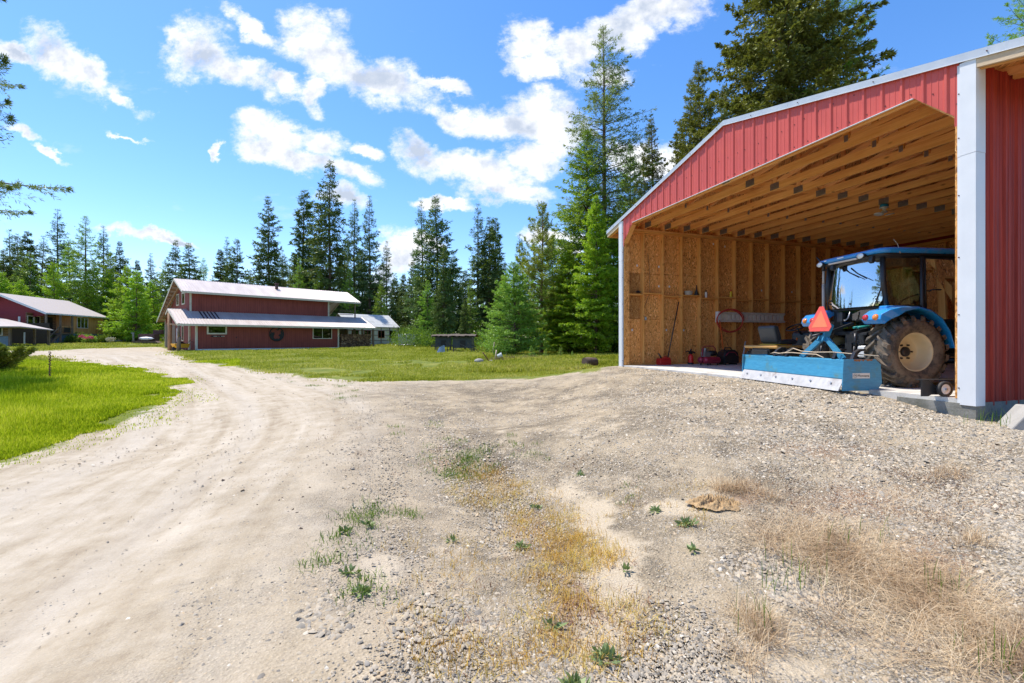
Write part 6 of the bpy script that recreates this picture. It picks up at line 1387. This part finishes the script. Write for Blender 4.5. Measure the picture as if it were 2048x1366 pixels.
for i, (px, y, d_, lab) in enumerate(((1062, 690, 23.5, 'small fir sapling at the foot of the pine'), (1090, 697, 24, 'small fir sapling right of the pine trunk'), (1121, 690, 24.5, 'knee-high light fir sapling right of its neighbours'), (1145, 700, 24, 'little sapling in front of the bushy bright larch'), (1046, 706, 23, 'tiny fir sapling nearest the brush pile'))):
    tree('sapling', px, y, d_, lab, 'fir_sapling', 1., group='fir saplings at the wood edge')
# deep wood behind, reads as one mass
rs = np.random.default_rng(5); VV = []; QQ = []; TT = []; off = 0
(cTV, cTQ), (cV, cF, cT) = conifer(H=20, R=3.2, seed=77, levels=30, per=6, twigs=6, blades=5, blen=.7, bw=.22, droop=.35, ragged=.3)
for k in range(330):
    a = rs.uniform(-1.0, 1.25) if k < 170 else rs.uniform(1.2, 5.3); dd = rs.uniform(92, 150) if k < 170 else rs.uniform(70, 130); x, y = dd*np.sin(a), dd*np.cos(a); h = rs.uniform(.42, .72)*dd/110*(1.3 if -.5 < a < .15 else 1.); zb = th(x, y); ph = rs.uniform(0, 6.28); c, s_ = np.cos(ph), np.sin(ph)
    P_ = cV*[h, h, h]; P_ = np.stack([P_[:, 0]*c-P_[:, 1]*s_+x, P_[:, 0]*s_+P_[:, 1]*c+y, P_[:, 2]+zb], 1); VV.append(P_); QQ.append(cF+off); off += len(cV); TT.append(cT)
fo = mesh_np('distant_wood', np.concatenate(VV), np.concatenate(QQ), LM['spruce'], attrs=dict(tint=np.concatenate(TT))); tag(fo, 'dark mass of distant conifers closing the gaps between the nearer trees', 'forest', kind='stuff')

# ================================================================ UNDERGROWTH
def leafcloud(name, blobs, n, blen, bw, mat, label, cat, kind='stuff', seed=1, upb=.6, group=None):
    r = np.random.default_rng(seed); C_ = np.array([b[:3] for b in blobs]); S_ = np.array([b[3:6] for b in blobs]); w = S_.prod(1)**.67; bi = r.choice(len(blobs), n, p=w/w.sum())
    u = r.normal(0, 1, (n, 3)); u /= np.linalg.norm(u, axis=1, keepdims=True); rr = r.random(n)[:, None]**.4; q = C_[bi]+u*rr*S_[bi]*(1+.25*np.sin(u[:, :1]*7+u[:, 1:2]*9+bi[:, None]))
    d = u+r.normal(0, .6, (n, 3)); d[:, 2] += upb; d /= np.linalg.norm(d, axis=1, keepdims=True); w_ = np.cross(d, r.normal(0, 1, (n, 3))); w_ /= np.linalg.norm(w_, axis=1, keepdims=True)
    l = blen*r.uniform(.6, 1.3, n)[:, None]; b_ = bw*r.uniform(.6, 1.3, n)[:, None]
    V = np.stack([q, q+d*l*.5+w_*b_*.5, q+d*l, q+d*l*.5-w_*b_*.5], 1).reshape(-1, 3); t = np.repeat(np.clip(r.random(n)*.9+.1*u[:, 2], 0, 1), 4)
    o_ = mesh_np(name, V, np.arange(n*4).reshape(-1, 4), mat, attrs=dict(tint=t)); return tag(o_, label, cat, group, kind)
LM['shrub'] = leafmat('shrub_leaves', (.055, .13, .015, 1), (.15, .28, .03, 1), .4); LM['weed'] = leafmat('weed_leaves', (.03, .07, .015, 1), (.085, .15, .03, 1), .3)
LM['dryl'] = leafmat('dry_brush', (.10, .06, .035, 1), (.28, .19, .11, 1), .1)
bl_ = []; rs = np.random.default_rng(9)
for k in range(170):
    px = rs.uniform(-40, 1260); dp = rs.uniform(60, 74) if px < 800 else rs.uniform(48, 62) if px < 1000 else rs.uniform(29, 40)
    if 340 < px < 700: dp += 6
    x = (px-CX)/F*dp; z = th2(x, dp); r_ = rs.uniform(.7, 1.5)*(1 if px < 1000 else .8); bl_.append((x, dp, z+r_*.5, r_*1.3, r_*1.2, r_))
leafcloud('undergrowth', bl_, 90000, .22, .10, LM['shrub'], 'mixed green undergrowth along the foot of the wood', 'undergrowth', seed=2)
def shrub(blobs, n, blen, bw, mat, label, nm='shrub', seed=1, group=None):
    return leafcloud(nm, blobs, n, blen, bw, mat, label, 'shrub', None, seed, group=group)
def gblob(px, py, dep, r, s=1.):
    p = at(px, py, dep); return (p.x, p.y, p.z, r, r*.8, r*s)
# flower bed by the log house
fl = [(112, 676, 61, .75, 'dark green shrub under the stair rail'), (142, 683, 60, .7, 'light green shrub left of the pink flowers'), (160, 679, 61, .9, 'green shrub with yellow-green top in the flower bed'), (180, 681, 60.5, .7, 'dark green shrub under the pink flowers'), (206, 680, 62, .75, 'rounded green shrub at the right end of the flower bed')]
for i, (px, py, dp, r_, lab) in enumerate(fl): shrub([gblob(px, py, dp-4, r_, .9), gblob(px+4, py+2, dp-4, r_*.7, .8)], 1600, .20, .09, LM['shrub'] if i != 0 and i != 3 else LM['yfir'], lab, seed=i+3, group='shrubs along the log house')
pinkm = simple('pink_petals', (.75, .22, .30), .7); 
shrub([gblob(163, 673, 55, .28, .5), gblob(170, 676, 55, .24, .5)], 260, .12, .09, pinkm, 'pale pink flower cluster in the middle of the bed', 'flower_cluster', 21); shrub([gblob(182, 675, 55, .26, .5)], 260, .12, .09, pinkm, 'deeper pink flower cluster right of the pale one', 'flower_cluster', 22)
shrub([gblob(221, 679, 57, .4, .6)], 300, .14, .12, M['ivory'], 'cream blossoms at the right corner of the log house', 'flower_cluster', 23)
# leaning juniper in the left grass
jx, jy = gp(35, 752); jz = th2(jx, jy); rj = np.random.default_rng(4); PV = []; 
jn = MB(); br = []
for k in range(44):
    f = k/43; a = Vector((jx-2.6+1.5*f+rj.uniform(-.5, .5), jy+rj.uniform(-.5, .6), jz+.05)); ln = rj.uniform(.8, 1.35)*(.75+.30*f); d = Vector((rj.uniform(.45, .85), rj.uniform(-.3, .25), rj.uniform(.5, .85))).normalized()
    P = [a+d*ln*s+Vector((.12*s*s*ln, 0, -.06*s*s*ln)) for s in (0, .25, .5, .75, 1.)]; br.append(P)
root = empty('juniper_bush', (jx-1.4, jy, jz), 0, 'leaning dark juniper bush in the tall grass at the left edge', 'bush')
st_ = MB()
for P in br: st_.tube([p-root.location for p in P], [.02, .016, .012, .008, .004], 5)
st_.build('stem', M['bark'], root)
n_ = 42000; r = np.random.default_rng(8); BP = np.array([[list(p-root.location) for p in P] for P in br]); bi = r.integers(0, len(br), n_); s_ = r.random(n_)**.75*.96+.06; s_ = np.minimum(s_, 1); fi = s_*4; i0 = np.minimum(fi.astype(int), 3); f = (fi-i0)[:, None]
c0_ = BP[bi, i0]*(1-f)+BP[bi, i0+1]*f; dd = BP[bi, i0+1]-BP[bi, i0]; dd /= np.linalg.norm(dd, axis=1, keepdims=True)
rv = r.normal(0, 1, (n_, 3)); rv -= dd*(rv*dd).sum(1)[:, None]; rv /= np.linalg.norm(rv, axis=1, keepdims=True); off_ = r.random(n_)[:, None]**1.3*.24*(1.15-s_)[:, None]
c0_ = c0_+rv*off_+dd*off_*.9; bd = dd*.6+rv*.9; bd /= np.linalg.norm(bd, axis=1, keepdims=True); ww = np.cross(bd, r.normal(0, 1, (n_, 3))); ww /= np.linalg.norm(ww, axis=1, keepdims=True); l = r.uniform(.05, .12, n_)[:, None]
V = np.stack([c0_, c0_+bd*l*.5+ww*.016, c0_+bd*l, c0_+bd*l*.5-ww*.016], 1).reshape(-1, 3)
mesh_np('foliage', V, np.arange(n_*4).reshape(-1, 4), LM['pine'], parent=root, attrs=dict(tint=np.repeat(np.clip(r.random(n_), 0, 1), 4)))
# dead stalk
x, y = gp(97, 768); sk = MB(); z_ = th2(x, y); sk.tube([(x, y, z_), (x+.03, y, z_+.4), (x+.05, y, z_+.95)], [.012, .010, .006], 5)
for k in range(26): q = .25+.7*k/26; a = k*2.4; sk.ball((x+.04+.02*cos(a), y+.02*sin(a), z_+q), .016, .016, .02, 5, 4)
tag(sk.build('dead_stalk', M['barkr']), 'brown dried seed stalk standing in the bright grass right of the juniper', 'stalk')
# brush pile near the leaning stick
leafcloud('brush_pile', [gblob(1020, 726, 22.5, .9, .25), gblob(1000, 728, 22, .8, .15), gblob(1055, 724, 23, .8, .2)], 2600, .30, .02, LM['dryl'], 'low pile of dead twigs at the edge of the trees', 'brush pile', None, 5, .1)

# ================================================================ GRASS AND STONES
def blades(name, X, Y, h, w, mat, label, cat='grass', lean=.35, seed=0, kind='stuff', tint=None, seg=2, flat=0.):
    r = np.random.default_rng(seed); n = len(X); Z = TH2(X, Y)-.005; h = h*np.ones(n)*r.uniform(.55, 1.3, n); a = r.uniform(0, 2*np.pi, n); ln = np.abs(r.normal(0, lean, n))+flat
    dx, dy = np.cos(a)*ln, np.sin(a)*ln; b_ = a+np.pi/2+r.normal(0, .5, n); wx, wy = np.cos(b_)*w*.5, np.sin(b_)*w*.5
    hz = h/np.sqrt(1+ln**2)
    P0a = np.stack([X-wx, Y-wy, Z], 1); P0b = np.stack([X+wx, Y+wy, Z], 1)
    mx, my = X+dx*h*.35, Y+dy*h*.35; P1a = np.stack([mx-wx*.8, my-wy*.8, Z+hz*.62], 1); P1b = np.stack([mx+wx*.8, my+wy*.8, Z+hz*.62], 1)
    T = np.stack([X+dx*h, Y+dy*h, Z+hz], 1); V = np.stack([P0a, P0b, P1b, P1a, T], 1).reshape(-1, 3)
    i = np.arange(n)[:, None]*5; F1 = np.concatenate([i+[0, 1, 2], i+[0, 2, 3], i+[3, 2, 4]], 0)
    tn = r.random(n) if tint is None else tint
    o_ = mesh_np(name, V, F1, mat, attrs=dict(tint=np.repeat(tn, 5))); return tag(o_, label, cat, None, kind)
def grassmat(name, c0, c1, c2, trans=.4, patch=.5):
    m_, N, b, o = mk(name); N.n.remove(b); tint = N('ShaderNodeAttribute', p_attribute_name='tint').outputs['Fac']; tc = N('ShaderNodeTexCoord').outputs['Object']
    pn = N.rng(N.noise(tc, patch, 6., .65), .35, .65); f = N.math('ADD', N.math('MULTIPLY', tint, .55), N.math('MULTIPLY', pn, .5)); c = N.ramp(f, [(.1, c0), (.5, c1), (.95, c2)])
    d = N('ShaderNodeBsdfDiffuse', Color=c); t = N('ShaderNodeBsdfTranslucent', Color=c); mx = N('ShaderNodeMixShader', i0=trans, i1=d.outputs[0], i2=t.outputs[0]); N.l.new(mx.outputs[0], o.inputs[0]); return m_
GM_l = grassmat('lush_grass', (.17, .26, .008), (.44, .54, .015), (.70, .70, .08), .45)
GM_m = grassmat('mown_grass', (.20, .24, .02), (.44, .47, .05), (.68, .62, .20), .4, .35)
GM_d = grassmat('dry_straw', (.34, .22, .13), (.60, .45, .28), (.82, .70, .50), .25, 3.)
GM_g = grassmat('golden_grass', (.42, .23, .05), (.70, .47, .13), (.62, .52, .12), .3, 3.)
GM_w = grassmat('weed_grass', (.05, .12, .012), (.12, .24, .02), (.24, .34, .04), .35, 3.)
def scatter(poly_fn, n, y0, y1, xr, seed, power=1.):
    """points spread so that nearer ground gets more of them"""
    r = np.random.default_rng(seed); y = np.exp(r.uniform(np.log(y0), np.log(y1), n)); x = r.uniform(xr[0], xr[1], n)*y
    k = poly_fn(x, y); return x[k], y[k]
def edge(x, y): return poly_sd(x, y, BARE)+(value_noise(x, y, .9, 8)-.5)*1.3+(value_noise(x, y, .25, 9)-.5)*.5
def sparse(x, y, p=.06): return (edge(x, y) < .55) & (np.random.default_rng(77).random(len(x)) < p)
def lawn_l(x, y): return ((edge(x, y) < -.10) | sparse(x, y)) & (x < -3.0) & (x > -26) & (y < 42)
x, y = scatter(lawn_l, 700000, 4.6, 24, (-2.2, -.60), 1)
hh = np.clip(np.where(edge(x, y) > -.1, -.02, .05)+.16*np.clip(-poly_sd(x, y, BARE)/2.2, 0, 1)+.10*value_noise(x, y, 1.3, 12)*np.clip(-poly_sd(x, y, BARE)/3, 0, 1), .03, .4); w_ = np.clip(.0016*y, .007, .05)
blades('tall_grass', x, y, hh, w_, GM_l, 'lush bright green grass left of the gravel road', seed=1)
def lawn_m(x, y): return ((edge(x, y) < -.05) | sparse(x, y, .10)) & ~((x > -38) & (x < -13) & (gloc(x, y)[0]*0 > 1))
x, y = scatter(lambda a, b_: lawn_m(a, b_) & ~((b_ < 24) & (a/b_ < -.60)), 330000, 13, 75, (-1.22, .34), 2)
# keep blades out of the buildings
bi_ = np.array((BM.inverted().to_3x3())); Bx = (x+27.9)*.673+(y-40)*.740; By = -(x+27.9)*.740+(y-40)*.673
k = ~((Bx > -1.6) & (Bx < 17.2) & (By > -.15) & (By < 12)); gu, gv = gloc(x, y); k &= ~((gu > -.1) & (gv > -.1)); x, y = x[k], y[k]; k = value_noise(x, y, 2.6, 51)*.6+value_noise(x, y, .7, 52)*.4 > .34; x, y = x[k], y[k]
blades('lawn_grass', x, y, np.clip(.035+.0016*y+.05*value_noise(x, y, 2.2, 5)**2, .03, .2), np.clip(.0013*y, .01, .07), GM_m, 'rough mown lawn beyond the gravel road', seed=2)
# tall growth at the wood edge on the right and under barn wall
x, y = scatter(lambda a, b_: (edge(a, b_) < -.3) & (value_noise(a, b_, 1.1, 14)+np.clip((a/b_+.06)*4, 0, .3) > .62), 60000, 16, 34, (-.10, .30), 3)
k = ~((gloc(x, y)[0] > -.1) & (gloc(x, y)[1] > -.1)); x, y = x[k], y[k]
blades('rank_grass', x, y, .15, .03, GM_m, 'taller tufty grass along the edge of the trees', seed=3)
# tufts among the gravel
def tufts(L, per, h, w, mat, name, label, seed, lean=.6, flat=0., rr=.07):
    r = np.random.default_rng(seed); XX = []; YY = []
    for (px, py, rx, ry, n) in L:
        for _ in range(n):
            a = r.uniform(0, 6.28); q = np.sqrt(r.random()); cx, cy = gp(px+rx*q*np.cos(a), max(py+ry*q*np.sin(a), 700)); s = r.uniform(.4, 1.3); m_ = max(3, int(per*s)); XX.append(cx+r.normal(0, rr*s, m_)); YY.append(cy+r.normal(0, rr*s, m_))
    return blades(name, np.concatenate(XX), np.concatenate(YY), h, w, mat, label, seed=seed, lean=lean, flat=flat)
tufts([(1090,1060,90,60,60),(1160,1110,70,40,46),(1000,985,110,35,44),(1120,1180,80,50,24),(960,950,60,15,18),(1180,1250,140,70,26),(900,1300,90,50,8),(1370,1000,60,60,9),(1240,1010,40,40,5),(870,1150,120,90,12),(1100,1320,160,40,16)], 40, .045, .0032, GM_g, 'golden_grass', 'low golden dry grass patches in the gravel', 11, .9)
tufts([(930,935,70,22,26),(965,910,25,12,8),(900,900,60,30,10),(1000,880,80,20,8),(735,1025,40,18,10),(815,1028,12,8,4),(640,1125,25,10,4),(700,1060,50,30,6),(1250,990,40,20,3),(660,770,50,6,10),(780,760,60,5,10),(700,790,40,10,6),(560,760,40,6,4),(790,860,30,10,3),(880,845,20,10,2),(730,1180,60,30,5),(1060,920,40,14,5)], 34, .05, .0045, GM_w, 'green_weeds', 'small green grass tufts among the gravel', 12, .8)
tufts([(1630,1090,100,36,46),(1720,1140,110,40,56),(1830,1180,110,40,50),(1930,1240,100,40,36),(1560,1070,50,30,10),(1760,1240,120,50,14),(1900,1320,130,40,18),(1990,1330,70,40,10),(1750,1010,200,60,16)], 20, .19, .0026, GM_d, 'straw_grass', 'long pinkish dead grass lying over the gravel at lower right', 13, 1.2, .9, .085)
tufts([(1465,972,36,8,14),(1520,990,30,10,5),(1510,1235,22,10,8),(1530,1270,18,10,6),(1890,950,30,8,5),(1930,1085,28,12,6),(2030,1290,30,50,8),(1480,1310,30,20,3)], 44, .13, .0026, GM_d, 'straw_tufts', 'upright dead grass tufts in the gravel', 14, .9, .3, .04)
tufts([(1700,960,260,30,46),(1850,1010,200,40,36),(1650,1010,160,40,30),(1300,960,140,60,16),(1150,930,60,20,9),(1210,1200,120,90,20),(1000,1200,200,120,26),(1450,870,200,40,10),(950,960,160,90,20),(1980,900,80,40,8),(760,900,120,60,10)], 26, .032, .003, grassmat('brown_litter', (.10, .04, .025), (.22, .10, .06), (.38, .22, .13), .15, 3.), 'dead_weeds', 'low reddish brown dead weeds scattered over the gravel', 15, 1.1, .2, .06)
tufts([(1960,850,60,10,6),(1560,1150,60,60,3),(1900,1190,60,30,3),(1990,1330,50,30,3),(1500,1240,20,20,2),(1740,1080,100,30,3)], 8, .17, .004, GM_w, 'green_stalks', 'single green grass stalks in the dead grass', 16, .35, 0., .05)
# loose stones
def stones(name, X, Y, S, mat, label, seed):
    r = np.random.default_rng(seed); n = len(X); base = np.array([(0,0,1),(1,0,.1),(.45,.9,-.05),(-.5,.85,.1),(-1,.05,-.05),(-.5,-.9,.1),(.5,-.88,0)], float)
    f = np.array([(0,1,2),(0,2,3),(0,3,4),(0,4,5),(0,5,6),(0,6,1)]); V = np.tile(base, (n, 1, 1))*r.uniform(.6, 1.25, (n, 7, 1)); V[:, 0, :2] += r.normal(0, .3, (n, 2))
    V[:, 0, 2] = r.uniform(.35, .8, n); V[:, 1:, 2] -= .15
    a = r.uniform(0, 6.28, n); c, s = np.cos(a)[:, None], np.sin(a)[:, None]; ex = r.uniform(.55, 1., n)[:, None]; x_ = V[:, :, 0]; y_ = V[:, :, 1]*ex
    tx_, ty_ = r.normal(0, .25, n)[:, None], r.normal(0, .25, n)[:, None]
    Vx = (x_*c-y_*s); Vy = (x_*s+y_*c); Vz = V[:, :, 2]+Vx*tx_+Vy*ty_
    Z = TH2(X, Y); P = np.stack([X[:, None]+Vx*S[:, None], Y[:, None]+Vy*S[:, None], Z[:, None]+Vz*S[:, None]], 2).reshape(-1, 3)
    F_ = (np.arange(n)[:, None, None]*7+f[None]).reshape(-1, 3); o_ = mesh_np(name, P, F_, mat, attrs=dict(tint=np.repeat(r.random(n), 7))); return tag(o_, label, 'gravel', None, 'stuff')
m_, N, b, o = mk('loose_stone'); tint = N('ShaderNodeAttribute', p_attribute_name='tint').outputs['Fac']; tc = N('ShaderNodeTexCoord').outputs['Object']
N.put(b.inputs['Base Color'], N.mix(N.rng(N.noise(tc, 60., 3.), .3, .7, 0., .5), N.ramp(tint, [(0., (.10, .09, .075)), (.2, (.24, .215, .175)), (.45, (.42, .36, .27)), (.62, (.52, .43, .30)), (.8, (.32, .29, .245)), (.93, (.52, .38, .22)), (1., (.70, .65, .55))]), (.30, .27, .23))); b.inputs['Roughness'].default_value = .85; M['stone'] = m_
def gfield(x, y): 
    s = ellmask(x, y, SAND); g = poly_sd(x, y, GRAV); r = np.random.default_rng(1).random(len(x)); gu, gv = gloc(x, y)
    dens_ = np.clip(.4+g/3.5, .02, 1)*(1-np.clip((s+(value_noise(x, y, .3, 22)-.5)*.5)*2.6, 0, .93)); dens_ *= np.clip(value_noise(x, y, .9, 21)*1.6-.25+.35*sstep(2.5, 5.5, x+.35*y), .08, 1)
    return (r < dens_) & ~((gu > -.02) & (gv > -.06)) & (poly_sd(x, y, BARE) > .1)
x, y = scatter(gfield, 380000, 1.4, 13, (-.75, 1.18), 31); r = np.random.default_rng(3); S = np.clip(r.lognormal(-5.15, .45, len(x)), .003, .020)*np.clip(y/4, .9, 1.35)*(1+.55*sstep(1.2, 3.6, x))
stones('loose_gravel', x, y, S, M['stone'], 'loose crushed stone spread before the garage', 32)
r = np.random.default_rng(6); cx, cy = [], []
for (px, py, rx, ry, n) in ((1620,1170,90,40,700),(1480,1130,60,30,130),(1560,1110,60,30,300),(1850,1280,80,20,150),(880,1240,100,60,160),(650,1240,60,40,100)):
    for _ in range(n): a = r.uniform(0, 6.28); q = np.sqrt(r.random()); p = gp(px+rx*q*np.cos(a), py+ry*q*np.sin(a)); cx.append(p[0]); cy.append(p[1])
stones('coarse_gravel', np.array(cx), np.array(cy), r.uniform(.010, .023, len(cx)), M['stone'], 'heap of coarser grey stones beside the dead grass', 33)
x, y = scatter(lambda a, b_: (poly_sd(a, b_, BARE) > .2) & (np.random.default_rng(2).random(len(a)) < .12+.5*(value_noise(a, b_, 1.4, 33) > .66)), 16000, 2, 26, (-1.15, .2), 41); S = np.clip(np.random.default_rng(3).lognormal(-4.9, .4, len(x)), .004, .02)*np.clip(y/5, .8, 2.2)
stones('road_stones', x, y, S, M['stone'], 'scattered pebbles on the gravel road', 34)
leafcloud('broadleaf_weeds', [(*gp(px, py), 0, .027*k, .024*k, .008*k) for px, py, k in ((1310,1022,1.2),(1372,1046,1.6),(1385,1098,1.),(690,1062,1.6),(722,1190,1.5),(1210,1312,1.6),(1072,1020,1.2),(1040,1096,1.3),(1150,1372,1.4),(735,1050,1.2),(1105,1250,1.),(700,1150,1.3),(905,1085,1.),(1250,1140,.9),(1160,950,1.))], 520, .042, .018, leafmat('rosette_leaves', (.10, .15, .05, 1), (.26, .30, .12, 1), .2), 'low broadleaf weeds dotted over the gravel', 'weeds', 'stuff', 61, .5)
wd_ = bpy.data.objects['broadleaf_weeds']; co = np.empty(len(wd_.data.vertices)*3, np.float32); wd_.data.vertices.foreach_get('co', co); co = co.reshape(-1, 3); co[:, 2] = np.abs(co[:, 2])+TH2(co[:, 0], co[:, 1])+.004; wd_.data.vertices.foreach_set('co', co.ravel()); wd_.data.update()
rk_ = np.random.default_rng(15); kx = []; 
for (px, py, rx, ry, n) in ((1550,900,420,70,26),(1200,960,160,70,10),(1750,870,200,40,14),(640,880,60,60,10),(480,1000,140,60,14),(1150,900,100,30,8)):
    for _ in range(n): kx.append(gp(px+rk_.uniform(-rx, rx), py+rk_.uniform(-ry, ry)))
kx = np.array(kx); stones('dark_clods', kx[:, 0], kx[:, 1], rk_.uniform(.010, .022, len(kx)), simple('dark_clod', (.05, .035, .025), .95, 0., .3, 40.), 'dark clods and fallen cones scattered on the gravel', 35)
# crumpled dry plant clump
x, y = gp(1430, 1005); rc = np.random.default_rng(2); mb = MB(); n = 60; vs = []
U = np.linspace(-1, 1, n)
for i in range(n):
    for j in range(n):
        a, c = U[i], U[j]; rr = sqrt(a*a+c*c); fall = max(0, 1-rr**2.5); ang_ = atan2(c, a)
        h_ = .070*fall*(.25+.75*abs(sin(23*a+7*sin(6*c))*cos(17*c+5*sin(9*a))))+.02*fall*sin(9*ang_+8*rr)
        vs.append((a*.20*(1+.12*sin(5*ang_)), c*.115*(1+.12*sin(7*ang_+1)), h_-(.02 if rr > 1 else 0)))
fs = [(i*n+j, (i+1)*n+j, (i+1)*n+j+1, i*n+j+1) for i in range(n-1) for j in range(n-1) if U[i]**2+U[j]**2 < .97]
cl_ = mb.add(vs, fs, True).build('dry_clump', simple('dry_clump', (.40, .27, .14), .95, 0., .35, 30., bump=.5, bscale=80.)); cl_.location = (x, y, th2(x, y)); cl_.rotation_euler = (0, 0, -.15); tag(cl_, 'crumpled tan withered plant clump at the foot of a dead grass tuft', 'plant clump')
